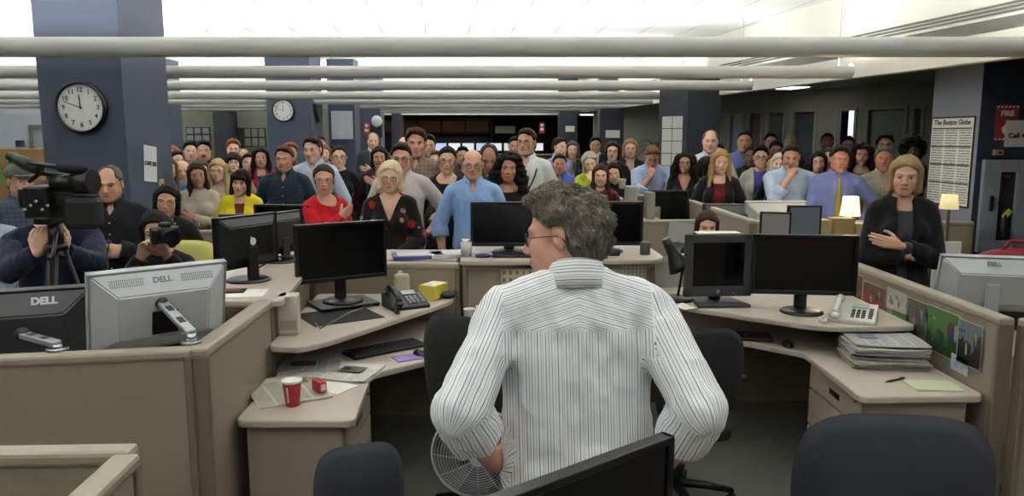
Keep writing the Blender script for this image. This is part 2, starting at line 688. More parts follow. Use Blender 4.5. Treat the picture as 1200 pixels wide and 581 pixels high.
# wrist (std coordinates), elbow hint, finger direction, palm normal, curl   -- for the person's left (+x); mirrored for the right
POSES = {
    'down': ((.245, -.02, .88), (.36, .12, 1.1), (0.02, -.15, -1), (-1, -.1, 0), .45),
    'cross_a': ((-.035, -.205, 1.215), (.34, .02, 1.10), (-1, .12, .22), (0, 1, 0), .3),
    'cross_b': ((-.03, -.190, 1.150), (.34, .02, 1.08), (-.85, .6, .05), (.3, 1, 0), .4),
    'hip': ((.20, -.02, 1.00), (.50, .16, 1.10), (-.45, -.85, -.3), (-.8, .1, .3), .3),
    'chin': ((.02, -.19, 1.42), (.20, -.30, 1.05), (-.25, .45, .85), (0, .7, -.4), 1.1),
    'mouth': ((.03, -.20, 1.44), (.22, -.30, 1.05), (-.45, .45, .75), (-.2, .8, -.4), 1.2),
    'support': ((-.04, -.20, 1.13), (.34, -.02, 1.05), (-1, .1, .1), (0, .3, 1), .5),
    'clasp': ((.055, -.22, 1.03), (.34, .05, 1.1), (-.9, -.35, -.2), (0, 1, .2), .6),
    'lap': ((.12, -.28, 1.02), (.32, .05, 1.1), (-.4, -.9, -.1), (0, 0, -1), .35),
    'chest': ((-.02, -.17, 1.33), (.33, -.08, 1.14), (-.85, .1, .45), (0, 1, 0), .3),
    'cup': ((.02, -.30, 1.26), (.22, -.16, 1.02), (-.3, -.35, .75), (-.9, -.1, .3), .9),
    'camera': ((.075, -.30, 1.50), (.30, -.22, 1.18), (-.35, -.1, .95), (-.5, -.6, 0), .9),
    'lean': ((.30, -.42, 1.10), (.40, -.05, 1.2), (.1, -.9, -.4), (0, -.3, -1), .15),
}


def hand(s, W, f, n_, side, curl, k=0.004):
    """palm, four fingers of unequal length and a thumb leaving the side of the palm"""
    f = nrm(np.asarray(f, float)); n_ = np.asarray(n_, float)
    n_ = nrm(n_ - f * (n_ @ f))
    t = np.cross(n_, f) * side          # towards the thumb
    offs = (.028, .0095, -.0095, -.027)
    lens = ((.043, .026, .021), (.047, .029, .022), (.043, .027, .021), (.034, .020, .018))
    for i, o in enumerate(offs):
        kn = W + f * (.088 - abs(i - 1) * .004) + t * o
        s.rc(W + f * .012 + t * o * .55, kn, .0135, .0115, k=.014)
        p = kn; a = curl * (0.55 + 0.08 * i)
        for j, l in enumerate(lens[i]):
            dr = f * math.cos(a) + n_ * math.sin(a)
            q = p + dr * l
            s.rc(p, q, .0098 - .0007 * j, .0092 - .0008 * j, k=k)
            p = q; a += curl * (0.75 if j == 0 else 0.5)
    p0 = W + f * .022 + t * .022
    p1 = W + f * .052 + t * (.048) + n_ * .012
    p2 = p1 + nrm(f * .8 + t * .35 + n_ * (.35 + curl * .4)) * .034
    p3 = p2 + nrm(f * .9 + t * .0 + n_ * (.35 + curl * .5)) * .026
    s.rc(p0, p1, .0155, .0125, k=.012).rc(p1, p2, .0115, .0105, k=k).rc(p2, p3, .0105, .0085, k=k)


def head_solid(s, H, sex, o):
    """H(p) takes head-local points into the body's frame; o = rotation matrix"""
    def rc(a, b, ra, rb=None, **kw): s.rc(H(a), H(b), ra, rb, **kw)
    def el(c, r, **kw): s.el(H(c), r, M=o, **kw)
    m = sex == 'm'
    jw = 1.0 if m else 0.92
    el((0, .014, .033), (.0755, .094, .085), k=.02)
    el((0, -.022, -.03), (.060 * jw, .066, .080), k=.03)
    for sg in (-1, 1):
        rc((sg * .052 * jw, -.006, -.058), (sg * .016 * jw, -.068, -.099), .021, .017 if m else .014, k=.03)
        el((sg * .040, -.060, -.028), (.022, .022, .024), k=.025)
        rc((sg * .012, -.083, .019), (sg * .044, -.070, .020), .010 if m else .007, .008, k=.018)
    el((0, -.076, -.102), (.018 if m else .015, .015, .014), k=.022)
    el((0, -.076, -.064), (.030, .019, .024), k=.02)
    for sg in (-1, 1):
        el((sg * .0315, -.092, .001), (.0185, .0145, .0115), k=.012, sub=True)
        el((sg * .0315, -.0735, .0005), (.0135, .0125, .0115), k=.004)
    rc((0, -.082, .012), (0, -.109, -.032), .0085, .0120 if m else .0105, k=.012)
    for sg in (-1, 1):
        el((sg * .0125, -.098, -.0365), (.0088, .011, .0082), k=.008)
    el((0, -.0945, -.0605), (.0215, .0085, .0052), k=.007)
    el((0, -.0925, -.0715), (.0190, .0088, .0062), k=.007)
    el((0, -.104, -.0655), (.024, .006, .0016), k=.003, sub=True)
    for sg in (-1, 1):
        el((sg * .0785, .010, -.004), (.0085, .019, .031), k=.006)
        el((sg * .0885, .004, .000), (.0065, .010, .017), k=.004, sub=True)


def hair_solid(style, H, o, top_z=1.0):
    s = Solid()
    def rc(a, b, ra, rb=None, **kw): s.rc(H(a), H(b), ra, rb, **kw)
    def el(c, r, **kw): s.el(H(c), r, M=o, **kw)
    st, t = (style if isinstance(style, tuple) else (style, None))
    thick = {'short': .009, 'short_full': .015, 'buzz': .004, 'balding': .007, 'fringe': .006, 'bob': .012, 'long': .010, 'wavy': .013, 'curly': .016, 'updo': .008, 'bangs': .012, 'afro': .04, 'tousled': .012, 'side': .011}[st]
    el((0, .017, .036), (.077 + thick, .096 + thick, .086 + thick), k=.02)
    el((0, .055, -.03), (.066 + thick * .7, .045 + thick, .065), k=.03)
    if st in ('short', 'short_full', 'tousled', 'side', 'balding', 'buzz'):
        for sg in (-1, 1):
            rc((sg * .070, -.02, .04), (sg * .072, -.018, -.012), .014 + thick * .3, .008, k=.015)
    if st == 'short_full': el((0, -.03, .095), (.066, .062, .038), k=.03)
    if st == 'side':
        el((.018, -.050, .092), (.060, .046, .032), k=.02)
    if st == 'short':
        el((0, -.040, .094), (.060, .052, .030), k=.03)
    if st == 'tousled':
        el((0, -.035, .092), (.068, .062, .042), k=.03)
        el((0, .085, .02), (.078, .045, .07), k=.03)
    # face opening
    fo = (.066, .085, .098)
    yc = -.105
    if st in ('bangs',): fo = (.060, .07, .080)
    if st in ('long', 'wavy'): fo = (.060, .085, .095)
    el((0, yc, -.030 + (.014 if st in ('short', 'short_full', 'buzz', 'side', 'tousled', 'balding') else .004)), fo, k=.012, sub=True)
    if st == 'balding': el((0, -.075, .085), (.060, .075, .055), k=.02, sub=True)
    if st == 'fringe': el((0, -.03, .115), (.092, .125, .078), k=.015, sub=True)
    if st != 'bangs':
        wide = st in ('bob', 'long', 'wavy', 'curly', 'afro')
        def front(P, H=H, o=o):
            q = (P - H((0, 0, 0))) @ o
            x, y, z = q[..., 0], q[..., 1], q[..., 2]
            wv = .006 * vnoise(q, 60, 3)
            yh = (-.042 if wide else -.016) - 1.0 * np.maximum(0, z - (.035 if wide else .026)) + wv
            zl = (.094 if wide else .100) - 7.5 * x * x + wv
            if st == 'side': zl = zl - .25 * np.maximum(0, x)
            return np.maximum(np.maximum(y - yh, z - zl), np.abs(x) - (.070 if wide else .12))
        s.fn(front, H((0, -.07, 0)), .17, k=.020)
    short = st in ('short', 'short_full', 'buzz', 'balding', 'fringe', 'tousled', 'side')
    if short:
        for sg in (-1, 1):
            el((sg * .088, -.012, -.03), (.030, .036, .050), k=.01, sub=True)
            el((sg * .085, .010, -.004), (.024, .023, .036), k=.006, sub=True)
        s.fn(lambda P, H=H: (P - H((0, .03, -.083))) @ H_up(H), H((0, .03, -.1)), .16, k=.02)
    if st == 'bob':
        for sg in (-1, 1):
            rc((sg * .070, .0, .04), (sg * .076, -.012, -.085), .026, .026, k=.03)
        el((0, .055, -.045), (.085, .055, .085), k=.03)
    if st == 'bangs':
        for sg in (-1, 1):
            rc((sg * .072, .0, .04), (sg * .082, -.015, -.12), .024, .024, k=.03)
        el((0, .055, -.06), (.088, .055, .11), k=.03)
        rc((-.045, -.076, .055), (.045, -.076, .055), .016, k=.02)
    if st == 'long':
        for sg in (-1, 1):
            rc((sg * .070, -.005, .04), (sg * .080, -.01, -.11), .023, .025, k=.03)
            rc((sg * .080, -.01, -.11), (sg * .088, -.075, -.29), .025, .014, k=.03)
        el((0, .07, -.10), (.085, .045, .16), k=.03)
    if st == 'wavy':
        for sg in (-1, 1):
            rc((sg * .072, -.005, .05), (sg * .088, -.01, -.10), .027, .032, k=.03)
            rc((sg * .088, -.01, -.10), (sg * .096, -.055, -.24), .032, .024, k=.03)
        el((0, .07, -.10), (.095, .055, .15), k=.03)
    if st == 'curly':
        for sg in (-1, 1):
            rc((sg * .075, .0, .06), (sg * .112, .01, -.08), .045, .060, k=.03)
            rc((sg * .112, .01, -.08), (sg * .125, -.02, -.17), .058, .045, k=.03)
        el((0, .08, -.06), (.12, .07, .15), k=.03)
    if st == 'afro':
        el((0, .03, .03), (.13, .13, .135), k=.03)
        el((0, yc - .03, -.035), (.068, .09, .090), k=.012, sub=True)
    if st == 'updo':
        el((0, .115, .03), (.040, .034, .040), k=.012)
    return s


def H_up(H):
    return nrm(H((0, 0, 1)) - H((0, 0, 0)))


def build_person(label, px, ytop, Y, sex='m', s=None, yaw=0, head=(0, 0, 0), lean=0, side=0, arms=('down', 'down'), w=1.0,
                 skin='#c99a7d', brow=None, stubble=0.0, hair=('short', '#3a2a20'), hair2=None, top='#8899aa', pat=None, c2=None, c3=None,
                 sleeve=1.0, neck='collar', outer=None, trousers='#1c1c20', glasses=None, res=None, coarse=None,
                 tie=None, group=None, fold=0.006, loose=0.012, eye='#3a2a1c', extra=None, shoe='#141414', drop_hint=0.0, hold=None, seated=False, hz=0.016, nf=0.0):
    m = sex == 'm'
    res = res or max(.0042, min(.0105, Y * .00088))
    top_pt = at(px, ytop, Y)
    ztop = top_pt.z
    std = 1.76 if m else 1.755
    if s is None: s = 1.0 if m else 0.935
    h0, h1, h2 = (R(a) for a in head)
    tl = R(lean); ts = R(side)
    T = rot('Y', ts) @ rot('X', tl)
    PV = V(0, 0, .95)
    tf = lambda p: T @ (np.asarray(p, float) - PV) + PV
    o = T @ (rot('Z', h0) @ rot('X', h1) @ rot('Y', h2))
    piv = tf((0, .012 - nf, 1.515 - hz))
    H = lambda p: piv + o @ (np.asarray(p, float) + V(0, -.018, .1275))
    nat = H((0, 0, .118))[2] + .012
    # height: taller by scale, lower by bending the knees
    drop = nat - ztop / s
    if drop < 0 or (drop < .11 and not seated):
        s = ztop / nat; drop = 0.0
    if s > 1.13: s = 1.13
    D = V(0, 0, -drop)
    tf0 = tf
    tf = lambda p: tf0(p) + D
    H0 = H
    H = lambda p: H0(p) + D
    PVd = PV + D
    sh = .172 * w if m else .146 * w
    hcen = H((0, 0, 0))
    # ---------------- arms
    joints = []
    for sg, ps in ((1, arms[0]), (-1, arms[1])):
        S = tf((sg * sh, .008, 1.405))
        wr, hint, fd, pn, curl = POSES[ps] if isinstance(ps, str) else ps
        mir = V(sg, 1, 1)
        Wt = tf(V(*wr) * mir)
        if ps == 'down' and w > 1.05: Wt = tf(V(*wr) * mir + V(sg * .03, 0, 0))
        El, Wt = ik(S, Wt, .295, .265, tf(V(*hint) * mir))
        joints.append((sg, S, El, Wt, T @ (V(*fd) * mir), T @ (V(*pn) * mir), curl))
    nr = .056 if m else .045

    def torso(S_, off, arms_to=1.0, lower=.98):
        ww = w
        if m:
            S_.el(tf((0, .0, 1.30)), V(.158 * ww, .108, .185) + off, M=T, k=.05)
            S_.el(tf((0, -.012, 1.10)), V(.142 * ww ** 1.4, .106 * ww ** 1.3, .19) + off, M=T, k=.06)
            S_.el(tf((0, .005, .96)), V(.158 * ww, .112 * ww, .13) + off, M=T, k=.06)
        else:
            S_.el(tf((0, .0, 1.31)), V(.132 * ww, .093, .175) + off, M=T, k=.05)
            S_.el(tf((0, -.005, 1.12)), V(.118 * ww ** 1.4, .092 * ww ** 1.3, .17) + off, M=T, k=.06)
            S_.el(tf((0, .008, .95)), V(.160 * ww, .115 * ww, .14) + off, M=T, k=.06)
            for sg in (-1, 1):
                S_.el(tf((sg * .068, -.075, 1.275)), V(.060, .052, .062) + off, M=T, k=.03)
        S_.rc(tf((-sh + .05, .012, 1.428)), tf((sh - .05, .012, 1.428)), (.046 if m else .040) + off * .7, k=.04)
        for sg in (-1, 1):
            S_.rc(tf((sg * .02, .022, 1.488)), tf((sg * (sh - .02), .014, 1.422)), .038 + off * .5, .036 + off * .6, k=.03)

    # ---------------- skin: head, neck, trunk, arms and hands in one surface
    B = Solid()
    head_solid(B, H, sex, o)
    B.rc(H((0, .022, -.045)), tf((0, .022, 1.44)), nr, nr + .008, k=.03)
    torso(B, -.004)
    for sg, S, El, Wt, fd, pn, curl in joints:
        a = .047 if m else .038
        B.rc(S, El, a + .004, a - .008, k=.03)
        B.rc(El, El + (Wt - El) * .35, a - .008, a - .006, k=.02)
        B.rc(El + (Wt - El) * .3, Wt, a - .007, .026 if m else .022, k=.02)
        hand(B, Wt, fd, pn, sg, curl)
    vb, qb = B.mesh(res)
    inv = o.T
    hc = (vb - hcen) @ o
    far = (np.linalg.norm(vb - hcen, axis=1) > .19) | (hc[:, 2] < -.128)
    hc = np.where(far[:, None], 9.0, hc)
    bc = brow or (hair[1] if hair else '#5a4a40')
    body = mesh_obj('person', vb * s, qb, skin_mat(skin, bc, stubble, eye=eye), attrs={'hc': hc})
    # ---------------- place: crown over the pixel column, at distance Y
    yr = R(yaw)
    crown = H((0, 0, .118)) * s
    cx = math.cos(yr) * crown[0] - math.sin(yr) * crown[1]
    cy = math.sin(yr) * crown[0] + math.cos(yr) * crown[1]
    body.location = (top_pt.x - cx, Y - cy, 0)
    body.rotation_euler = (0, 0, yr)
    tag(body, label, 'person', group)

    # ---------------- cloth
    cres = coarse or res * 1.15

    def sleeves(S_, off, length):
        off = min(off, .017) if pat == 'dress_shirt' else off
        for sg, S, El, Wt, fd, pn, curl in joints:
            a = .050 if m else .041
            S_.rc(S, El, a + off * .8 - .001, a + off - .002, k=.03)
            if length > 0:
                E2 = El + (Wt - El) * (length * 1.0)
                S_.rc(El, E2, a + off - .002, (a + off - .004) if length < .7 else (.031 if m else .027) + off, k=.012, clip=True)
                if length < .7:
                    u = nrm(Wt - El)
                    S_.rc(E2 - u * .048, E2 + u * .003, a + off + .005, a + off + .004, k=.003, clip=True)

    def neckhole(G, rn, z0, tilt):
        G.rc(tf((0, .022, 1.40)), tf((0, .020, 1.488)), nr + .020, nr + .010, k=.03)
        def f(P):
            q = (P - D - PV) @ T + PV
            return np.maximum(np.hypot(q[..., 0], q[..., 1] - .012) - rn - np.maximum(0, q[..., 2] - z0) * .6, z0 + tilt * q[..., 1] - q[..., 2])
        G.fn(f, tf((0, 0, 1.56)), .16, k=.003)

    def garment(name, off, hem, length, mt, cut, r=None, seed=0, open_w=None):
        G = Solid()
        torso(G, off)
        sleeves(G, off, length)
        # neck opening
        if cut == 'collar':
            neckhole(G, nr + .009, 1.500, .40)
        elif cut == 'crew':
            neckhole(G, nr + .020, 1.476, .45)
        elif cut == 'scoop':
            G.el(tf((0, -.030, 1.475)), (.098, .085, .080), M=T, k=.006, sub=True)
        elif cut == 'turtle':
            G.rc(tf((0, .022, 1.46)), H((0, .014, -.085)), nr + .014, nr + .010, k=.02)
        if cut in ('v', 'vlow') or open_w:
            zv = 1.27 if cut == 'v' else 1.12
            sl = .40 if cut == 'v' else .22
            w0 = open_w or 0
            if open_w: zv = .5; sl = .05
            def vf(P):
                q = (P - D - PV) @ T + PV
                return np.maximum(np.abs(q[..., 0]) - w0 - np.maximum(0, (q[..., 2] - (1.05 if open_w else zv)) * sl) + (0 if open_w else np.maximum(0, zv - q[..., 2])), q[..., 1] + .01)
            G.fn(vf, tf((0, -.1, 1.3)), .75, k=.003)
            neckhole(G, nr + .016, 1.484, .40)
        if cut == 'collar' and not open_w:
            def pl(P):          # small opening under the chin and the button placket
                q = (P - D - PV) @ T + PV
                return np.maximum(np.abs(q[..., 0]) - (q[..., 2] - 1.40) * .45, q[..., 1] + .02) + np.maximum(0, 1.40 - q[..., 2])
            if not tie: G.fn(pl, tf((0, -.08, 1.45)), .12, k=.003)
        up = T @ V(0, 0, 1)
        hp = tf((0, 0, hem))

        def post(P, D_):
            n1 = vnoise(P * V(1, 1, .55), 13, seed) * .6 + vnoise(P * V(1, 1, .7), 27, seed + 3) * .4
            rid = (1 - np.abs(n1) * 2.2)
            D_ = D_ - fold * rid * .8
            return D_

        def hemcut(P, D_):
            c = (hp - P) @ up
            if drop > .25 or abs(lean) > 25: return np.maximum(D_, np.where(np.abs((P - tf((0, 0, hem))) @ (T @ V(1, 0, 0))) < .22, c, -1))
            # arms reach lower than the hem: cut only around the trunk
            q = (P - hp)
            rr = np.abs(q @ (T @ V(1, 0, 0)))
            return np.maximum(D_, np.where(rr < sh + .02, c, -1))
        G.post = [post, hemcut]
        v, q = G.mesh(r or cres)
        # cloth coordinates per face corner: across / along
        loc = (v - D - PV) @ T + PV
        tu = loc[:, 0]
        if pat == 'dress_shirt': tu = np.where((loc[:, 2] > 1.375) & (loc[:, 1] > -.02), loc[:, 2] * 1.25 + .42 * np.abs(loc[:, 0]), tu)
        uvs = [np.stack([tu, loc[:, 2]], 1)]
        dist = [np.full(len(v), .0)]
        dt = np.maximum(np.abs(loc[:, 0]) - (sh - .035), 0) + np.maximum(0, -.0)
        ad = []
        for sg, S, El, Wt, fd, pn, curl in joints:
            best = None
            for a_, b_ in ((S, El), (El, Wt)):
                ba = b_ - a_
                t = np.clip(((v - a_) @ ba) / (ba @ ba), 0, 1)
                dd = np.linalg.norm(v - a_ - t[:, None] * ba, axis=1)
                u0 = nrm(ba)
                e1 = nrm(np.cross(u0, T @ V(0, 1, 0)) + 1e-6)
                e2 = np.cross(u0, e1)
                rel = v - a_
                ang = np.arctan2(rel @ e2, rel @ e1)
                uv_ = np.stack([ang * .055, t * .28 + (0 if a_ is S else .28)], 1)
                if best is None: best = (dd, uv_)
                else:
                    mm = dd < best[0]
                    best = (np.minimum(dd, best[0]), np.where(mm[:, None], uv_, best[1]))
            inner = (np.abs(loc[:, 0]) < sh - .005) & (loc[:, 2] > 1.30) & (loc[:, 1] > -.14)
            ad.append(np.where(inner, 1.0, best[0] - .085)); uvs.append(best[1])
        grp = np.where(np.minimum(ad[0], ad[1]) < 0, np.where(ad[0] < ad[1], 1, 2), 0)
        U = np.stack(uvs, 0)
        fg = np.round(np.median(grp[q], axis=1)).astype(int)
        uv = U[fg[:, None], q]                     # (F,4,2)
        per = 2 * PI * .055
        du = uv[:, :, 0] - uv[:, :1, 0]
        uv[:, :, 0] -= np.where((np.abs(du) > per / 2) & (fg[:, None] > 0), np.sign(du) * per, 0)
        return mesh_obj(name, v * s, q, mt, parent=body, uv=uv.reshape(-1, 2))

    tname = {'collar': 'shirt', 'crew': 'sweater', 'scoop': 'top', 'v': 'top', 'vlow': 'top', 'turtle': 'sweater'}[neck]
    tm = cloth_mat(top, pat, c2, c3)
    under_out = outer is not None
    shirt = garment(tname, loose if not under_out else .007, .93 if (m and neck == 'collar') else .86, sleeve if not under_out else .9, tm, neck, r=(cres if not under_out else cres * 1.5), seed=len(label) % 9)
    if outer:
        garment(outer[0], loose + .012, .80, outer[2] if len(outer) > 2 else .97, cloth_mat(outer[1]), 'v', seed=len(label) % 7, open_w=(outer[3] if len(outer) > 3 else .035))
    # trousers: seat and two legs down to the shoes
    G = Solid()
    hz = .94
    G.el(V(0, .008, .93) + D, V(.172, .125, .12) * (w if m else w), k=.06)
    knees = []
    for sg in (-1, 1):
        hip = V(sg * .088, .01, .90) + D
        an = V(sg * .11, .02 if drop < .25 else -.16 - .25 * min(drop, .6), .085)
        kn, an = ik(hip, an, .42, .42, V(sg * .14, -1.0, .7))
        knees.append((hip, kn, an))
        G.rc(hip, kn, .090, .064, k=.04).rc(kn, an, .064, .052, k=.03, clip=True)
    tv, tq = G.mesh(.016 if res < .008 else .024)
    mesh_obj('trousers', tv * s, tq, cloth_mat(trousers), parent=body)
    for hip, kn, an in knees:
        sm = MB()
        a = Vector(an * s)
        sm.ball((a.x, a.y - .055 * s, .045), .06, 12, (.8, 2.1, .75))
        sm.build('shoe', mat('shoe_' + shoe, shoe, .4), body)
    # folded collar
    if neck == 'collar' or (outer and len(outer) > 4):
        cb = MB()
        rows_u = [.0, .045, .052, .058, .096, .131, .142]
        N = 30
        rows = []
        for i in range(N + 1):
            a = -PI / 2 + R(14) + (2 * PI - R(28)) * i / N           # starts and ends at the throat
            fr_ = abs(i / N - .5) * 2
            ca, sa = math.cos(a), math.sin(a)
            rn = nr + .006
            zb, zt = 1.512 - .046 * fr_ ** 1.6, 1.562 - .060 * fr_ ** 1.6
            pts = []
            for rr, zz in ((rn + .008, zb - .012), (rn + .002, zt - .006), (rn + .005, zt), (rn + .011, zt - .004), (rn + .0205, zb + .006), (rn + .028, zb - .026 - (.018 if fr_ > .86 else 0)), (rn + .014, zb - .026 - (.016 if fr_ > .86 else 0))):
                pts.append(cb.bm.verts.new(Vector(tf((ca * rr, .016 + sa * rr * 1.02, zz)) * s)))
            rows.append(pts)
        uvl = cb.bm.loops.layers.uv.new('UVMap')
        fs = []
        for i, (a_, b_) in enumerate(zip(rows, rows[1:])):
            for j in range(6):
                f = cb.bm.faces.new((a_[j], b_[j], b_[j + 1], a_[j + 1]))
                fs.append(f)
                for lp, (ii, jj) in zip(f.loops, ((i, j), (i + 1, j), (i + 1, j + 1), (i, j + 1))):
                    lp[uvl].uv = (rows_u[jj], ii * .012) if pat == 'dress_shirt' else (ii * .012, rows_u[jj])
        fs.append(cb.bm.faces.new(rows[0])); fs.append(cb.bm.faces.new(rows[-1][::-1]))
        cb._faces(fs, True)
        bmesh.ops.recalc_face_normals(cb.bm, faces=fs)
        cb.build('collar', tm, shirt)
    if neck == 'collar' and Y < 9 and not tie and not outer and abs(yaw) < 100:
        loc = (np.array([vtx.co[:] for vtx in shirt.data.vertices]) / s - D - PV) @ T + PV
        for z in np.arange(1.36, 1.0, -.078):
            mk = (np.abs(loc[:, 2] - z) < .012) & (np.abs(loc[:, 0]) < .015) & (loc[:, 1] < 0)
            if mk.any():
                bb = MB()
                bb.ball(Vector(tf((0, loc[mk, 1].min() - .001, z)) * s), .0055, 8, (1, .5, 1))
                bb.build('button', mat('shirt_button', '#c9c9c4', .4), shirt)
    if tie:
        tb = MB()
        vv, _ = vb, None
        pts = []
        loc = (np.array([vtx.co[:] for vtx in shirt.data.vertices]) / s - D - PV) @ T + PV
        for z in np.linspace(1.455, 1.0, 12):
            mk = (np.abs(loc[:, 2] - z) < .012) & (np.abs(loc[:, 0]) < .03)
            y = loc[mk, 1].min() if mk.any() else -.12
            pts.append((z, y - .004))
        prof = [(.018, .022)] + [(.014 + .018 * i / 11, .0) for i in range(1, 12)]
        rows = []
        for i, (z, y) in enumerate(pts):
            hw = .020 if i == 0 else .013 + .020 * i / 11
            dd = .016 if i == 0 else .007
            ring = [(-hw, y), (-hw * .5, y - dd), (hw * .5, y - dd), (hw, y)]
            rows.append([tb.bm.verts.new(Vector(tf((x, yy, z)) * s)) for x, yy in ring])
        fs = [tb.bm.faces.new((a_[j], b_[j], b_[(j + 1) % 4], a_[(j + 1) % 4])) for a_, b_ in zip(rows, rows[1:]) for j in range(4)]
        fs += [tb.bm.faces.new(rows[0]), tb.bm.faces.new(rows[-1][::-1])]
        tb._faces(fs, True)
        bmesh.ops.recalc_face_normals(tb.bm, faces=fs)
        tb.build('necktie', cloth_mat(tie), body)
    # ---------------- hair
    if hair:
        hs = hair_solid(hair[0], H, o)
        amp = {'curly': .016, 'afro': .010, 'wavy': .008, 'tousled': .006, 'short_full': .007, 'short': .0055, 'side': .006, 'buzz': .002, 'fringe': .003}.get(hair[0], .0045)
        fq = {'curly': 34, 'afro': 45, 'wavy': 24, 'tousled': 34}.get(hair[0], 42)
        stretch = V(1, 1, 1) if hair[0] in ('curly', 'afro', 'tousled') else V(1, 1, .25)
        sd = len(label)

        def hp_(P, D_):
            q = ((P - hcen) @ o) * stretch
            return D_ + amp * (vnoise(q, fq, sd) + .5 * vnoise(q, fq * 2.1, sd + 2))
        hs.post = [hp_]
        hres = res * (.9 if Y > 5 else .8)
        hv, hq = hs.mesh(hres)
        hcc = (hv - hcen) @ o
        ho = mesh_obj('hair', hv * s, hq, hair_mat(hair[1], hair2), parent=body, attrs={'hc': hcc})
        if hold is not None: pass
        if Y < 3:
            tufts(ho, hv, hq, hcen, o, s, hair, hair2, 5200 if Y < 3 else 700, sd, .024 if Y < 3 else .022)
    # ---------------- glasses
    if glasses:
        g = MB()
        gc = glasses if isinstance(glasses, str) else '#161616'
        rr = .0011 if Y > 3 else .0014
        if Y > 6: rr = .0016
        for sg in (-1, 1):
            P = []
            for i in range(20):
                a = 2 * PI * i / 20
                ca, sa = math.cos(a), math.sin(a)
                x = .0325 + .0245 * math.copysign(abs(ca) ** .75, ca)
                z = -.003 + .0165 * math.copysign(abs(sa) ** .75, sa)
                P.append(Vector(H((sg * x, -.104 + abs(x) * .28, z)) * s))
            g.tube(P, rr * (1.6 if Y > 4 else 1.3), 6, closed=True)
            g.tube([Vector(H(p) * s) for p in ((sg * .056, -.090, .004), (sg * .078, -.060, .004), (sg * .0855, .012, .003), (sg * .083, .030, -.016))], rr * 1.2, 6)
        g.tube([Vector(H(p) * s) for p in ((-.010, -.104, .001), (0, -.108, .004), (.010, -.104, .001))], rr, 6)
        go = g.build('glasses', mat('spectacle_frame_' + gc, gc, .35), body)
        if Y < 7:
            g = MB()
            for sg in (-1, 1):
                P = []
                for i in range(16):
                    a = 2 * PI * i / 16
                    ca, sa = math.cos(a), math.sin(a)
                    x = .0325 + .0235 * math.copysign(abs(ca) ** .75, ca)
                    z = -.003 + .0155 * math.copysign(abs(sa) ** .75, sa)
                    P.append(g.bm.verts.new(Vector(H((sg * x, -.1035 + abs(x) * .28, z)) * s)))
                g._faces([g.bm.faces.new(P)])
            thicken(g.bm, g.bm.faces[:], .0012)
            g.build('lens', lens_mat(), go)
    body['_s'] = s
    hw_ = Wt
    info = dict(body=body, D=D, H=lambda p: Vector(H(p) * s), tf=lambda p: Vector(tf(p) * s), joints=joints, s=s, shirt=shirt, o=o)
    del body['_s']
    return info


def lens_mat():
    if 'spectacle_lens' in MATS: return MATS['spectacle_lens']
    n = NT('spectacle_lens')
    n.set((0.9, 0.92, 0.92), 0.05, spec=0.6)
    n.b.inputs['Alpha'].default_value = 0.14
    MATS['spectacle_lens'] = n.m
    return n.m


def tufts(ho, hv, hq, hcen, o, s, hair, hair2, count, seed, length):
    """locks standing off the hair's surface, laid along its flow"""
    rs = np.random.RandomState(seed)
    f = hq[rs.randint(0, len(hq), count)]
    p = hv[f].mean(1)
    e1 = hv[f[:, 1]] - hv[f[:, 0]]; e2 = hv[f[:, 2]] - hv[f[:, 0]]
    n_ = np.cross(e1, e2); n_ /= np.linalg.norm(n_, axis=1)[:, None] + 1e-9
    out = p - hcen
    n_ *= np.sign((n_ * out).sum(1))[:, None]
    lo = (p - hcen) @ o
    ok = ~((np.abs(lo[:, 0]) > .05) & (lo[:, 1] < .040) & (lo[:, 2] < .030)) & ~((lo[:, 1] < -.03) & (lo[:, 2] < .05))
    p, n_, out, lo = p[ok], n_[ok], out[ok], lo[ok]
    count = len(p)
    # flow: back and down from the crown, ruffled
    fl = np.stack([lo[:, 0] * 2.0, .45 + lo[:, 1] * 1.5, -.35 - np.maximum(0, .08 - lo[:, 2]) * 5], 1) @ o.T
    ruff = np.stack([vnoise(p, 30, 1), vnoise(p, 30, 4), vnoise(p, 30, 8)], 1)
    fl = fl / np.linalg.norm(fl, axis=1)[:, None] + ruff * 1.1
    fl -= n_ * (fl * n_).sum(1)[:, None]
    fl /= np.linalg.norm(fl, axis=1)[:, None] + 1e-9
    L = length * (.6 + .8 * rs.rand(count))[:, None]
    wd = (.0009 + .0009 * rs.rand(count))[:, None]
    sd = np.cross(n_, fl)
    base = p - n_ * .004
    m1 = base + fl * L * .45 + n_ * (.005 + .003 * rs.rand(count))[:, None]
    m2 = base + fl * L * .8 + n_ * (.004 + .005 * rs.rand(count))[:, None] + sd * (rs.rand(count)[:, None] - .5) * .008
    tip = base + fl * L + n_ * (.001 + .007 * rs.rand(count))[:, None] + sd * (rs.rand(count)[:, None] - .5) * .014
    vs = np.stack([base - sd * wd, base + sd * wd, m1 - sd * wd, m1 + sd * wd, m1 + n_ * wd, m2 - sd * wd * .7, m2 + sd * wd * .7, m2 + n_ * wd * .8, tip, base + n_ * wd], 1)
    q = np.array([(0, 1, 3, 2), (1, 9, 4, 3), (9, 0, 2, 4), (2, 3, 6, 5), (3, 4, 7, 6), (4, 2, 5, 7), (5, 6, 8, 8), (6, 7, 8, 8), (7, 5, 8, 8)])
    tri = q[:6]
    allq = (np.arange(count)[:, None, None] * 10 + tri[None]).reshape(-1, 4)
    vv = vs.reshape(-1, 3)
    mesh_obj('lock', vv * s, allq, hair_mat(hair[1], hair2), parent=ho, attrs={'hc': (vv - hcen) @ o})['kind'] = 'stuff'
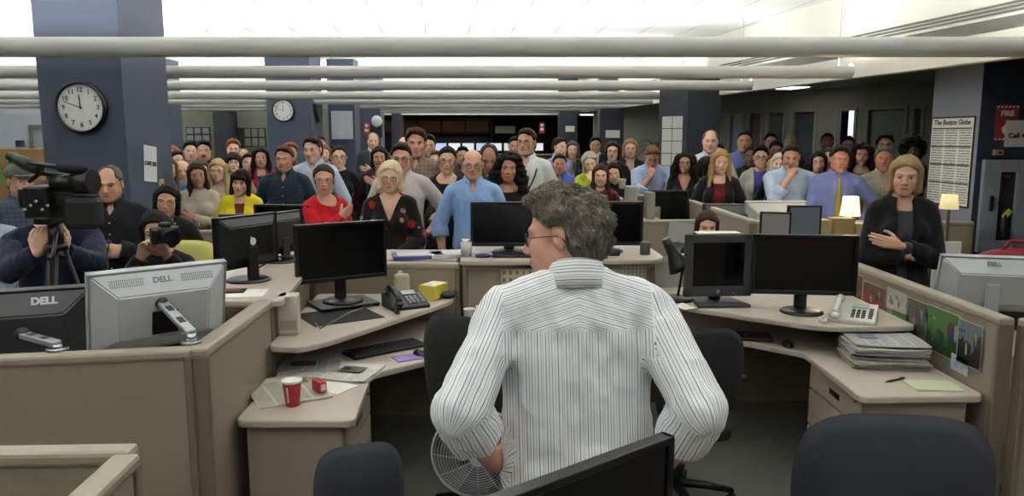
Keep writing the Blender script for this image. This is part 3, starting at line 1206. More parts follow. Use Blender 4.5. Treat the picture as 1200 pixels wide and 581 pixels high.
# ------------------------------------------------------------------ the room
M_ = {}
PAINT = mat('blue_grey_paint', '#3d4658', .6, noise=.05, nscale=3)
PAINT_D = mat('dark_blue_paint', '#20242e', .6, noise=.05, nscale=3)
WHITE_P = mat('white_paint', '#d9dbd8', .7, noise=.02, nscale=2)
CREAM_P = mat('cream_paint', '#d5d5ca', .7, noise=.02, nscale=2)
WALLP = mat('office_wall_paint', '#77786e', .75, noise=.04, nscale=2)
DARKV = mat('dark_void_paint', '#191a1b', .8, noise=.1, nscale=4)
BLACK = mat('black_plastic', '#0d0e10', .38, noise=.1, nscale=60)
BLACKM = mat('black_matte', '#111214', .7)
GREYP = mat('grey_plastic', '#3a3d40', .45)
WHITEPL = mat('white_plastic', '#d6d8d8', .4)
BEIGEPL = mat('beige_plastic', '#b9b29c', .5)
SILVER = mat('silver_plastic', '#9da1a3', .38, spec=.6)
METAL = mat('polished_metal', '#b4b7ba', .25, metal=1.0)
PAPER = mat('paper', '#d8d7cf', .85, noise=.03, nscale=20)
WORKTOP = mat('worktop_laminate', '#aaa094', .42, noise=.05, nscale=150, bump=.05)
EDGE = mat('worktop_edge', '#a2978a', .5)
RAIL = mat('partition_rail', '#93897a', .45, noise=.03, nscale=30)
RAIL_D = mat('partition_post', '#6d6354', .5)
STEEL = mat('beige_steel', '#94897a', .45, noise=.03, nscale=30)
INKM = mat('ink', '#16171a', .7)


def fabric_panel():
    n = NT('partition_fabric')
    co = n.coord()
    f = n.noise(n.mapping(co, (1, 1, 1)), 420, 2)
    g = n.noise(co, 2.5, 3)
    base = n.mix(f, rgb('#7d7568'), rgb('#9a907c'))
    base = n.mix(n.math('MULTIPLY', g, .25), base, rgb('#7a7160'))
    n.set(base, .9, spec=.15)
    n.bump(f, .35, .002)
    return n.m


FABRIC = fabric_panel()


def carpet():
    n = NT('carpet')
    co = n.coord()
    f = n.noise(co, 220, 3, .7)
    base = n.mix(f, rgb('#3a3c36'), rgb('#83857b'))
    n.set(base, .95, spec=.1)
    n.bump(f, .6, .004)
    return n.m


def ceiling_tiles():
    n = NT('ceiling_tiles')
    co = n.coord()
    X, Y, Z = n.sep(co)
    X = n.math('ADD', X, n.math('MULTIPLY', Y, .0956))
    ln = n.math('LESS_THAN', n.math('FRACT', n.math('DIVIDE', n.math('ADD', X, 50.18), .61)), .016)
    l2 = n.math('LESS_THAN', n.math('FRACT', n.math('DIVIDE', n.math('ADD', Y, 50), 4.88)), .004)
    base = n.mix(n.math('MAXIMUM', ln, l2), rgb('#dfe0de'), rgb('#8d8d88'))
    n.set(base, .9, spec=.1)
    n.bump(n.noise(co, 300, 2), .1, .002)
    return n.m


def box_struct(name, lo, hi, m):
    b = MB(); b.box2(lo, hi)
    return struct(b.build(name, m))


def slab(name, pts, z0, z1, m):
    b = MB(); b.prism(pts, z0, z1)
    return struct(b.build(name, m))


def wall_line(name, a, b, z0, z1, m, th=.12):
    """wall between two floor points, its thickness away from the room"""
    a, b = Vector((*a, 0)), Vector((*b, 0))
    d = (b - a).normalized(); n = Vector((-d.y, d.x, 0)) * th
    return slab(name, [(p.x, p.y) for p in (a, b, b + n, a + n)], z0, z1, m)


FY0, FX0 = 5.94, 3.86          # the line of the dropped front over the side aisle


def fx(Y): return FX0 - (Y - FY0) * .1538


CEIL = 3.36
box_struct('floor', (-12, -4, -.1), (9, 25, 0), carpet())
slab('ceiling', [(-12, -4), (fx(-4) + .1, -4), (fx(20) + .1, 20), (-12, 20)], CEIL, CEIL + .1, ceiling_tiles())
# low ceilings: far end and side aisle
slab('ceiling_far_end', [(-12, 19.9), (9, 19.9), (9, 25), (-12, 25)], 2.52, 2.62, WALLP)
slab('ceiling_side_aisle', [(fx(-4), -4), (9, -4), (9, 20), (fx(20), 20)], 2.72, 2.82, WALLP)
b = MB(); b.prism([(-12, 19.78), (fx(19.8), 19.78), (fx(19.8), 19.9), (-12, 19.9)], 2.44, CEIL)
struct(b.build('trim_far_fascia', CREAM_P))
b = MB(); b.prism([(fx(-4), -4), (fx(20), 20), (fx(20) + .12, 20), (fx(-4) + .12, -4)], 2.5, CEIL)
fas = struct(b.build('trim_side_fascia', CREAM_P))
# air slot in the fascia
for ya, yb in ((2.0, 16.5),):
    b = MB()
    for k in range(3):
        z = 2.845 + k * .03
        p = [(fx(ya) - .004, ya), (fx(yb) - .004, yb), (fx(yb) - .012, yb), (fx(ya) - .012, ya)]
        b.prism(p, z, z + .018)
    b.build('air_slot', mat('slot_dark', '#5c5c56', .6), fas)['kind'] = 'structure'
wall_line('wall_left', (-12, -4), (-12, 25), 0, CEIL, WHITE_P)
wall_line('wall_back', (9, -4), (-12, -4), 0, CEIL, mat('back_wall_paint', '#8e918f', .8))
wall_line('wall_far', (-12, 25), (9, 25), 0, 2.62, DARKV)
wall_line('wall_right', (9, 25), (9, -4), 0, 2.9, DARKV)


# ---- round lamp tubes
def tube_mats():
    body = mat('lamp_tube_metal', '#bdbfba', .4, spec=.5)
    lamp = mat('lamp_glow', '#ffffff', .5, emit=(1.0, .985, .95), estr=LAMP)
    return body, lamp


LAMP = 17.0


def light_tube(x0, x1, Y, label, zc=2.54, r=.070):
    t = thing('ceiling_light', label, 'light', ((x0 + x1) / 2, Y, zc), 0, 'suspended tube lights')
    L = (x1 - x0) / 2
    body, lamp = tube_mats()
    b = MB()
    # open-topped round housing
    prof = [(r * math.sin(a), -r * math.cos(a)) for a in [R(-128 + 256 * i / 22) for i in range(23)]]
    ra, rb = [], []
    for y, z in prof:
        ra.append(b.bm.verts.new((-L, y, z))); rb.append(b.bm.verts.new((L, y, z)))
    b._faces([b.bm.faces.new((ra[i], rb[i], rb[i + 1], ra[i + 1])) for i in range(22)], True)
    thicken(b.bm, b.bm.faces[:], .003)
    b.build('housing', body, t)
    for sg in (-1, 1):
        c = MB(); c.cyl((sg * L, 0, 0), (sg * (L + .012), 0, 0), r * 1.02, n=28)
        c.build('end_cap', body, t)
    b = MB(); b.box((0, 0, r * .52), (2 * L - .04, .06, .012))
    b.build('lamp', lamp, t)
    n = max(2, int((x1 - x0) / 2.6))
    for i in range(n):
        x = -L + .12 + (2 * L - .24) * i / (n - 1)
        c = MB(); c.cyl((x, 0, r * .7), (x, 0, CEIL - zc), .0025, n=6)
        c.build('hanger', mat('hanger_grey', '#8d8f8d', .7), t)
    return t


ORD = ['nearest over the cubicles', 'second from the camera, ending in mid air', 'third from the camera', 'fourth from the camera', 'fifth from the camera', 'sixth from the camera', 'seventh from the camera', 'last before the far wall']
ends = {0: None, 1: 3.34, 2: 2.97, 3: 2.75, 4: 2.5, 5: 2.25, 6: 2.0, 7: 1.75}
for i, Yt in enumerate((5.6, 7.75, 9.75, 12.1, 14.0, 16.0, 17.6, 19.2)):
    if i == 0: light_tube(-6.2, 3.80, Yt, 'long round suspended light tube, ' + ORD[i], r=.080)
    else:
        light_tube(-10.5, ends[i], Yt, 'long round suspended light tube, ' + ORD[i])
for i, Yt in enumerate((3.2, 1.0, -1.4)):
    light_tube(-6.2, 3.9, Yt, 'long round suspended light tube above and behind the viewpoint', )


# ---- columns
def column(name, x0, x1, Y, dep, m, top=CEIL, skew=0.0, side=None):
    b = MB()
    b.prism([(x0, Y), (x1, Y), (x1 + skew * dep, Y + dep), (x0 + skew * dep, Y + dep)], 0, top)
    return struct(b.build(name, m))


pa, pb = at(49, 150, 6.15), at(147, 150, 6.15)
column('column', pa.x, pb.x, 6.15, .8, PAINT)
pa, pb = at(313, 140, 13.8), at(365, 140, 13.8)
column('column', pa.x, pb.x, 13.8, .8, PAINT)
COL2 = (pa.x, pb.x)
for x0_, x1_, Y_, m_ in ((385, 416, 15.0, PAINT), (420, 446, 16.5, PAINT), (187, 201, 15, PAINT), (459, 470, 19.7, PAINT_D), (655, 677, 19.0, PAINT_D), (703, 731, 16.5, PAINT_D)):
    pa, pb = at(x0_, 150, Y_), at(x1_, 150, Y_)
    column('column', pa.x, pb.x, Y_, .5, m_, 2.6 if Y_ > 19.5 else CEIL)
# column with the grid chart, its left side in view
pa, pb = at(805, 150, 11.4), at(844, 150, 11.4)
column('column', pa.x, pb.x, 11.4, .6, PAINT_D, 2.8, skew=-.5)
CA = (pa.x, 11.4)
# near right column
cn = at(1143, 200, 7.0)
b = MB(); b.prism([(cn.x, cn.y), (cn.x + 1.3, cn.y - .05), (cn.x + 1.2, cn.y + .80), (cn.x - .07, cn.y + .66)], 0, 2.72)
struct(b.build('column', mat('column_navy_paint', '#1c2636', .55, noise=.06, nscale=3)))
b = MB(); b.prism([(cn.x - .004, cn.y + .004), (cn.x - .001, cn.y + .001), (cn.x - .071, cn.y + .658), (cn.x - .077, cn.y + .658)], 0, 2.72)  # lighter skin: the lit look of this side is put into its colour
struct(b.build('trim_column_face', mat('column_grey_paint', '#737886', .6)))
CN = cn

# ---- side office wall with windows and doors, running away diagonally
WA, WB = Vector((7.0, 10.9, 0)), Vector((3.55, 16.6, 0))
wd = (WB - WA).normalized(); WL = (WB - WA).length
wn = Vector((wd.y, -wd.x, 0)) * -1            # away from the room
if wn.y < 0: wn = -wn


def wall_at(px, z=None, py=None):
    """point of the side wall behind a pixel column"""
    xc = (px - 600) / F_PX
    dxy = (xc, CP + .0 * SP)
    # crossing of the sight line with the wall
    best = None
    dx, dy = xc, CP + (290.5 - 130) / F_PX * SP
    den = dx * wd.y - dy * wd.x
    t = (WA.x * wd.y - WA.y * wd.x) / den
    u = ((dx * t - WA.x) * wd.x + (dy * t - WA.y) * wd.y)
    return u


FRAME = mat('office_frame_paint', '#7d7e72', .6, noise=.03, nscale=5)
GLASSP = mat('office_glass', '#4a5550', .12, spec=.6)
openings = [(854, 872, 'window', '#7f8aa0'), (876, 895, 'door', '#3b2a20'), (899, 921, 'window', '#56605a'), (928, 958, 'window', '#4a5556'), (979, 1005, 'window', '#e6ecff'), (1015, 1064, 'door', '#59665f'), (1068, 1084, 'window', '#4a5550')]
b = MB()
sl = sorted([(wall_at(a), wall_at(c)) for a, c, *_ in openings])
sl = [tuple(sorted(p)) for p in sl]
H1 = 2.38
edges = [-3.0] + [v for p in sorted(sl) for v in p] + [WL + 3]
for i in range(0, len(edges), 2):
    u0, u1 = edges[i], edges[i + 1]
    p = [WA + wd * u0, WA + wd * u1]
    q = [p[1] + wn * .12, p[0] + wn * .12]
    b.prism([(v.x, v.y) for v in p + q], 0, H1)
p = [WA + wd * -3, WA + wd * (WL + 3)]
q = [p[1] + wn * .12, p[0] + wn * .12]
b.prism([(v.x, v.y) for v in p + q], H1, 2.72)
struct(b.build('wall_side_office', WALLP))
wc = dc = 0
for a, c, kind_, colr in openings:
    u0, u1 = sorted((wall_at(a), wall_at(c)))
    if kind_ == 'window':
        wc += 1; nm = 'window_%d' % wc; z0 = .9
    else:
        dc += 1; nm = 'door_%d' % dc; z0 = 0
    Mx = Matrix.Translation(WA + wd * u0) @ Matrix((wd, wn, (0, 0, 1))).transposed().to_4x4()
    w_ = u1 - u0
    b = MB()
    f = .05
    b.box2((0, -.015, z0), (f, .10, H1)); b.box2((w_ - f, -.015, z0), (w_, .10, H1)); b.box2((f, -.015, H1 - f), (w_ - f, .10, H1))
    if z0: b.box2((f, -.02, z0), (w_ - f, .10, z0 + f)); b.box2((0, 0, 0), (w_, .1, z0))
    o = struct(b.build(nm, FRAME)); o.matrix_world = Mx
    g = MB()
    if colr == '#3b2a20' or (kind_ == 'door' and colr == '#59665f'):
        g.box2((f, .04, 0), (w_ - f, .08, H1 - f))
        g.build('door_leaf', mat('door_leaf_' + colr, colr, .5, noise=.1, nscale=4), o)
    elif colr == '#e6ecff':
        # daylight window with the dark outline of buildings behind
        g.box2((f, .30, z0), (w_ - f, .33, H1))
        g.build('bright_sky', mat('bright_outdoors', '#c9d4f2', .8, emit=(.72, .82, 1.0), estr=.35), o)
        k = MB(); k.prism([(f, z0), (w_ * .6, z0), (w_ * .5, 1.9), (w_ * .30, H1 - .05), (f, H1 - .05)], 0, .02)
        k.build('building_outline', mat('building_shade', '#1c1f28', .8), o).matrix_local = Matrix.Translation((0, .28, 0)) @ Matrix.Rotation(PI / 2, 4, 'X')
    else:
        g.box2((f, .05, z0 + f), (w_ - f, .056, H1 - f))
        gm = NT('pane_' + colr)
        gm.set(rgb(colr), .1, spec=.6); gm.b.inputs['Alpha'].default_value = .55
        g.build('pane', gm.m, o)
        bk = MB(); bk.box2((f, .5, z0), (w_ - f, .52, H1))
        bkm = NT('room_beyond_' + colr)
        f1 = bkm.n('ShaderNodeTexBrick'); bkm.l(bkm.mapping(bkm.coord(), (2.2, 2.2, 2.2), rot=(PI / 2, 0, 0)), f1.inputs['Vector'])
        f1.inputs['Color1'].default_value = c4(rgb('#5b656a')); f1.inputs['Color2'].default_value = c4(rgb('#2c3234')); f1.inputs['Mortar'].default_value = c4(rgb('#8f9590'))
        f1.inputs['Scale'].default_value = 3.0
        bkm.set(f1.outputs[0], .8)
        bk.build('office_wall_beyond', bkm.m, o)
for (px_, Y_, lb) in ((985, 9.5, 'square ceiling light panel over the side aisle'), (1130, 9.2, 'ceiling light panel over the near end of the aisle'), (905, 13.0, 'ceiling light panel far along the side aisle')):  # near and far end panels are added to brighten the dark side aisle
    x_ = (px_ - 600) / 900 * Y_ + .25
    t = thing('ceiling_panel', lb, 'light', (x_, Y_, 2.72), R(9))
    b = MB(); b.box((0, 0, -.012), (.36, .66, .024)); b.build('panel_frame', WHITE_P, t)
    b = MB(); b.box((0, 0, -.026), (.28, .58, .006)); b.build('diffuser', mat('aisle_panel_glow', '#e8e8e2', .6, emit=(1, .96, .9), estr=3.0), t)
# bright office past the chart column
pa, pb = at(729, 140, 18.5), at(815, 140, 18.5)
b = MB(); b.box2((pa.x - .4, 18.5, 0), (pb.x + 1.2, 18.6, 2.7))
struct(b.build('wall_bright_office', mat('bright_office_wall', '#b9bfca', .8)))
b = MB(); b.box2((-.6, -.1, 0), (.6, .1, .05)); b.bm.free()
t = thing('ceiling_panel', 'square light panel in the bright office behind the plant', 'light', (pa.x + 1.3, 16.9, 2.7))
b = MB(); b.box((0, 0, -.02), (1.3, .65, .03)); b.build('panel_frame', WHITE_P, t)
b = MB(); b.box((0, 0, -.04), (1.2, .55, .012)); b.build('diffuser', mat('office_panel_glow', '#ffffff', .6, emit=(.85, .92, 1), estr=4), t)

for k, x_ in enumerate((-5.0, -1.5, 2.0)):  # panels added to brighten the unlit far end
    t = thing('ceiling_panel', ['light panel under the low far ceiling, above the dark cubicle wall', 'light panel under the low far ceiling before the timber shelf', 'light panel under the low far ceiling nearest the dark pillars'][k], 'light', (x_, 21.6, 2.52), 0)
    b = MB(); b.box((0, 0, -.012), (1.26, .36, .024)); b.build('panel_frame', WHITE_P, t)
    b = MB(); b.box((0, 0, -.026), (1.2, .3, .006)); b.build('diffuser', mat('far_panel_glow', '#e8e8e2', .6, emit=(1, .95, .88), estr=3.0), t)
# ---- far end: dark hall with a timber shelf band, lit counter
pa, pb = at(430, 150, 24), at(577, 150, 24)
t = thing('wall_unit', 'wide dark shelf unit with brown timber doors on the far wall', 'shelf', ((pa.x + pb.x) / 2, 24.0, 0))
W_ = (pb.x - pa.x) / 2
WOOD = mat('brown_timber', '#8a5a26', .5, noise=.25, nscale=6)
b = MB(); b.box2((-W_, .3, 0), (W_, .36, 2.45)); b.box2((-W_, -.1, 0), (-W_ + .06, .3, 2.45)); b.box2((W_ - .06, -.1, 0), (W_, .3, 2.45)); b.box2((-W_, -.1, 2.40), (W_, .3, 2.46)); b.box2((-W_, -.1, 1.98), (W_, .3, 2.02))
b.build('carcass', mat('dark_timber', '#2a2018', .5), t)
for k in range(5):
    b = MB(); b.box2((-W_ + .1 + k * (2 * W_ - .2) / 5 + .02, 0, 2.04), (-W_ + .1 + (k + 1) * (2 * W_ - .2) / 5 - .02, .03, 2.38), .01)
    b.build('door', WOOD, t)
# counter of lit monitors far away
pa, pb = at(450, 160, 22), at(645, 160, 22)
t = thing('counter', 'long pale counter below the timber shelf unit at the far end', 'counter', ((pa.x + pb.x) / 2, 22.6, 0))
W_ = (pb.x - pa.x) / 2
b = MB(); b.box2((-W_, -.3, 0), (W_, .3, 1.35)); b.build('body', mat('pale_counter', '#8a877c', .6), t)
b = MB(); b.box2((-W_ - .05, -.35, 1.35), (W_ + .05, .35, 1.40), .01); b.build('worktop', WORKTOP, t)
for k in range(11):
    x = pa.x + .35 + k * (pb.x - pa.x - .7) / 10
    o = thing('monitor', 'small lit screen on the far counter, number %d of the row from its end by the dark column' % (k + 1), 'monitor', (x, 22.5, 1.40), 0, 'lit screens on the far counter')
    o['label'] = 'small pale lit screen in the row on the far counter'
    b = MB(); b.box((0, 0, .20), (.36, .04, .24), .008); b.cyl((0, .02, 0), (0, .02, .1), .02); b.box((0, .02, .008), (.2, .14, .016)); b.build('housing', BLACK, o)
    b = MB(); b.box((0, -.022, .20), (.33, .004, .21)); b.build('screen', mat('far_screen_%d' % (k % 3), '#9fb0c4', .4, emit=[(.45, .6, .9), (.8, .85, .9), (.7, .75, .6)][k % 3], estr=.22), o)
# far left: pale room behind the near column, dark doors and windows right of it
b = MB(); b.box2((-12, 17.0, 0), (at(49, 150, 17).x + .3, 17.1, 2.5)); struct(b.build('wall_pale_room', mat('pale_room_wall', '#b4bfcc', .8)))
b = MB(); xx = at(36, 160, 17).x; b.box2((xx, 16.93, 0), (xx + .08, 17, 2.15)); b.box2((xx + .08, 16.93, 2.07), (xx + 1.0, 17, 2.15)); b.box2((xx + 1.0, 16.93, 0), (xx + 1.08, 17, 2.15)); b.mi = 1; b.box2((xx + .08, 16.96, 0), (xx + 1.0, 17, 2.07))
struct(b.build('door_5', [mat('grey_frame', '#5f6763', .5), mat('glass_door_grey', '#8d9a97', .3)]))
p = at(24, 168, 16.97)
b = MB(); b.box((0, 0, 0), (.24, .02, .17)); b.mi = 1; b.box((0, -.012, 0), (.21, .01, .14))
tag(b.build('picture', [WHITEPL, mat('night_picture', '#27325e', .5, noise=.6, nscale=14)], None, p), 'small dark blue framed picture on the pale wall by the glass door', 'picture')
t = thing('cabinet', 'low wooden cabinet with green posters against the pale room wall', 'cabinet', (at(6, 190, 15.5).x - .2, 15.5, 0))
b = MB(); b.box2((-1.2, 0, 0), (.9, .4, 1.65), .01); b.build('body', mat('honey_timber', '#8f6a3a', .5, noise=.15, nscale=6), t)
b = MB(); b.box2((-.55, -.012, .95), (.12, -.002, 1.52)); b.build('poster', mat('green_poster', '#5c8f3e', .6, noise=.5, nscale=8), t)
b = MB(); b.box2((.2, -.012, .95), (.7, -.002, 1.52)); b.build('poster', mat('olive_poster', '#6f7a48', .6, noise=.5, nscale=8), t)
# back wall behind the left crowd
YW = 18.0
xa, xb = at(201, 150, YW).x, at(312, 150, YW).x
b = MB(); b.box2((at(184, 150, YW).x, YW, 0), (at(420, 150, YW).x, YW + .1, 2.6)); struct(b.build('wall_left_far', mat('grey_green_wall', '#6d6e62', .8, noise=.05)))
n_ = 3
for (p0, p1, q0, q1, nm) in ((218, 247, 149, 166, 'window_7'), (286, 312, 150, 172, 'window_8')):
    A, Bq = at(p0, q0, YW - .02), at(p1, q1, YW - .02)
    b = MB(); w_, h_ = Bq.x - A.x, A.z - Bq.z
    b.box2((0, -.04, 0), (w_, .01, h_)); b.mi = 1
    nx = 3
    for i in range(nx):
        for j in range(2):
            b.box2((w_ * i / nx + .02, -.05, h_ * j / 2 + .02), (w_ * (i + 1) / nx - .02, -.035, h_ * (j + 1) / 2 - .02))
    struct(b.build(nm, [mat('black_window_frame', '#101113', .5), mat('pane_grey_' + nm, '#7b8485' if nm == 'window_7' else '#77796c', .2)], None, (A.x, YW, Bq.z)))
pa, pb = at(250, 150, 17.6), at(283, 150, 17.6)
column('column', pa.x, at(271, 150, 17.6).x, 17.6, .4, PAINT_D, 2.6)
b = MB(); b.box2((0, 0, 0), (at(287, 150, YW).x - at(271, 150, YW).x, .04, 2.1)); struct(b.build('door_6', mat('dark_door', '#1b1c1c', .5), None, (at(271, 150, YW).x, YW - .05, 0)))


# ---- wall clocks
def clock(label, loc, rad):
    t = thing('wall_clock', label, 'clock', loc, 0, None)
    rx = Matrix.Rotation(PI / 2, 4, 'X')
    b = MB(); b.lathe([(rad * .985, 0), (rad, .012), (rad, .035), (rad * .96, .05), (rad * .90, .05), (rad * .885, .03)], n=48, M=rx, caps=False); b.build('rim', BLACK, t)
    b = MB(); b.lathe([(rad * .90, .001), (rad * .90, .030)], n=48, M=rx); b.build('dial', mat('clock_dial', '#d9dbd7', .5), t)
    y = -.0315
    nb = MB()
    for k in range(60):
        a = 2 * PI * k / 60
        L = rad * (.045 if k % 5 else .06)
        c = Vector((math.sin(a), 0, math.cos(a))) * rad * .83
        nb.box((c.x, y, c.z), (rad * .012, .001, L), rot=Matrix.Rotation(a, 3, 'Y'))
    nb.build('minute_marks', INKM, t)
    for k in range(1, 13):
        a = 2 * PI * k / 12
        c = Vector((math.sin(a) * rad * .67, y, math.cos(a) * rad * .67))
        text_mesh(str(k), rad * .25, INKM, t, on_face(c, (1, 0, 0), (0, 0, 1)), 'numeral', bold=rad * .004)
    for nm, ang, L, w_ in (('hour_hand', -4, .55, .045), ('minute_hand', -70, .74, .03)):
        a = R(ang)
        h = MB(); h.box((0, 0, 0), (rad * w_, .002, rad * L), rot=None)
        bmesh.ops.transform(h.bm, matrix=Matrix.Translation((0, y - (.004 if nm == 'hour_hand' else .007), 0)) @ Matrix.Rotation(a, 4, 'Y') @ Matrix.Translation((0, 0, rad * L * .38)), verts=h.bm.verts[:])
        h.build(nm, INKM, t)
    h = MB(); h.cyl((0, y, 0), (0, y - .01, 0), rad * .04); h.build('hub', INKM, t)
    return t


clock('large round white wall clock with a black rim on the near blue column', at(97, 126, 6.14), .203)
clock('small looking round wall clock on the distant blue column, further away', at(332.5, 129.5, 13.79), .20)
t = thing('wall_clock', 'wall clock seen edge on from the side of the distant column', 'clock', Vector((COL2[1] + .01, 14.2, at(366, 130, 14.2).z)), PI / 2)
b = MB(); b.lathe([(.2, 0), (.2, .05), (.17, .05)], n=32, M=Matrix.Rotation(PI / 2, 4, 'X')); b.build('rim', BLACK, t)


# ---- papers and signs
def text_page(key, c_bg='#d8d7cf', rows=30, cols=3, dens=.55, head=.12, w=1, h=1):
    """grey lines of small type in columns"""
    k = 'page_' + key
    if k in MATS: return MATS[k]
    n = NT(k)
    co = n.coord('Generated')
    uv = n.n('ShaderNodeUVMap', uv_map='UVMap').outputs[0]
    U, W, _ = n.sep(uv)
    fr = n.math('FRACT', n.math('MULTIPLY', W, float(rows)))
    row = n.math('LESS_THAN', fr, .5)
    col = n.math('LESS_THAN', n.math('ABSOLUTE', n.math('SUBTRACT', n.math('FRACT', n.math('MULTIPLY', U, float(cols))), .5)), .43)
    nz = n.noise(n.mapping(uv, (70, rows * 1.0, 1)), 1.0, 1)
    wd_ = n.math('GREATER_THAN', nz, 1 - dens)
    body = n.math('MULTIPLY', n.math('MULTIPLY', row, col), wd_)
    inb = n.math('MULTIPLY', n.math('LESS_THAN', W, 1 - head), n.math('GREATER_THAN', W, .03))
    n.set(n.mix(n.math('MULTIPLY', n.math('MULTIPLY', body, inb), .75), rgb(c_bg), (.06, .06, .065)), .85)
    MATS[k] = n.m
    return n.m


def sheet_obj(name, w, h, m, label=None, cat=None, M=None, parent=None, group=None, th=.0012, curl=0.0, kids=()):
    b = MB()
    uvl = b.bm.loops.layers.uv.new('UVMap')
    nu = 8
    vt = [[b.bm.verts.new((w * (i / nu - .5), h * (j / nu - .5), curl * ((i / nu - .5) ** 2 * 2 + (j / nu) ** 2 * .6))) for j in range(nu + 1)] for i in range(nu + 1)]
    fs = []
    for i in range(nu):
        for j in range(nu):
            f = b.bm.faces.new((vt[i][j], vt[i + 1][j], vt[i + 1][j + 1], vt[i][j + 1]))
            for lp, (ii, jj) in zip(f.loops, ((i, j), (i + 1, j), (i + 1, j + 1), (i, j + 1))):
                lp[uvl].uv = (ii / nu, jj / nu)
            fs.append(f)
    b._faces(fs, True)
    thicken(b.bm, fs, th)
    o = b.build(name, m, parent)
    if M is not None: o.matrix_world = M
    if label: tag(o, label, cat, group)
    return o


# white poster grid with the masthead on the light face of the right column
fa, fb = Vector((cn.x - .014, cn.y + .04, 0)), Vector((cn.x - .014 - .066, cn.y + .645, 0))
fr_ = (fa - fb).normalized()          # to the viewer's right along the face
mid = (fa + fb) / 2
zt, zb_ = 2.085, 1.245
pt_ = thing('newspaper_poster', 'tall framed newspaper front page poster on the side of the dark column', 'poster', (mid.x, mid.y, (zt + zb_) / 2))
PW = (fa - fb).length
Mp = Matrix((fr_, Vector((0, 0, 1)), fr_.cross(Vector((0, 0, 1))))).transposed().to_4x4()
b = MB(); b.box((0, 0, -.006), (PW, zt - zb_, .014)); o = b.build('frame', BLACKM, pt_); o.matrix_local = Mp
sh_ = sheet_obj('page', PW - .03, zt - zb_ - .03, text_page('globe', '#cfd0cc', 34, 3, .6, .12), parent=pt_, th=.001)
sh_.matrix_local = Mp @ Matrix.Translation((0, 0, .004))
text_mesh('The Boston Globe', .068, INKM, pt_, Mp @ Matrix.Translation((0, (zt - zb_) / 2 - .055, .006)), 'masthead', bold=.0012)
b = MB()
for k, yy in enumerate((.31, .14, -.03, -.20)):
    b.box((0, yy, .0058), (PW - .05, .012, .0012))
o = b.build('rule', mat('dark_rule', '#3a3b3e', .8), pt_); o.matrix_local = Mp

# fire cabinet on the dark face
dface = (Vector((cn.x + 1.3, cn.y - .05, 0)) - Vector((cn.x, cn.y, 0))).normalized()


def on_dark(px, py, off=.0):
    """point on the dark column face behind a pixel"""
    xc, yc = (px - 600) / F_PX, (290.5 - py) / F_PX
    d = Vector((xc, CP + yc * SP, -SP + yc * CP))
    nn = Vector((dface.y, -dface.x, 0))
    o_ = Vector((0, 0, CAM_H)); c_ = Vector((cn.x, cn.y, 0)) + nn * off
    t_ = (c_ - o_).dot(nn) / d.dot(nn)
    return o_ + d * t_


A, Bq = on_dark(1151, 187), on_dark(1197, 295)
w_, h_ = (Bq - A).dot(dface), A.z - Bq.z
nn = Vector((dface.y, -dface.x, 0))
Mc = Matrix((dface, -nn, Vector((0, 0, 1)))).transposed().to_4x4()
Mc.translation = Vector((A.x, A.y, Bq.z))
t = thing('fire_cabinet', 'grey metal extinguisher cabinet with a narrow window on the dark column', 'cabinet', (0, 0, 0))
t.matrix_world = Mc
CABM = mat('cabinet_grey_metal', '#777d88', .45)
b = MB(); wx0, wx1, wz0, wz1 = w_ * .36, w_ * .72, h_ * .13, h_ * .87
for lo, hi in (((0, -.05, 0), (wx0, .0, h_)), ((wx1, -.05, 0), (w_, .0, h_)), ((wx0, -.05, 0), (wx1, 0, wz0)), ((wx0, -.05, wz1), (wx1, 0, h_))):
    b.box2(lo, hi, .003)
b.build('door', CABM, t)
b = MB(); b.box2((wx0, -.006, wz0), (wx1, -.002, wz1)); b.build('lining', BLACKM, t)
b = MB(); b.box2((w_ * .16, -.075, h_ * .45), (w_ * .22, -.05, h_ * .62), .005); b.build('handle', BLACK, t)
text_mesh('FIRE', .03, mat('label_red', '#a83228', .6), t, on_face((w_ * .54, -.0065, h_ * .82), (1, 0, 0), (0, 0, 1)), 'label', bold=.001)
e = thing('fire_extinguisher', 'black fire extinguisher with a yellow tag inside the grey cabinet', 'extinguisher')
e.matrix_world = Mc @ Matrix.Translation((w_ * .52, -.032, h_ * .16))
b = MB(); b.lathe([(.018, 0), (.024, .01), (.024, .20), (.014, .235), (.008, .25)], n=20); b.build('tank', mat('extinguisher_dark', '#2a2d2c', .35), e)
b = MB(); b.box((0, 0, .262), (.02, .016, .024), .003); b.box((.012, -.004, .28), (.045, .01, .008), .002); b.build('valve', METAL, e)
b = MB(); b.box((.014, -.018, .22), (.05, .003, .09), .001, rot=Matrix.Rotation(R(38), 3, 'Y')); b.build('tag', mat('tag_yellow', '#b3b640', .7), e)

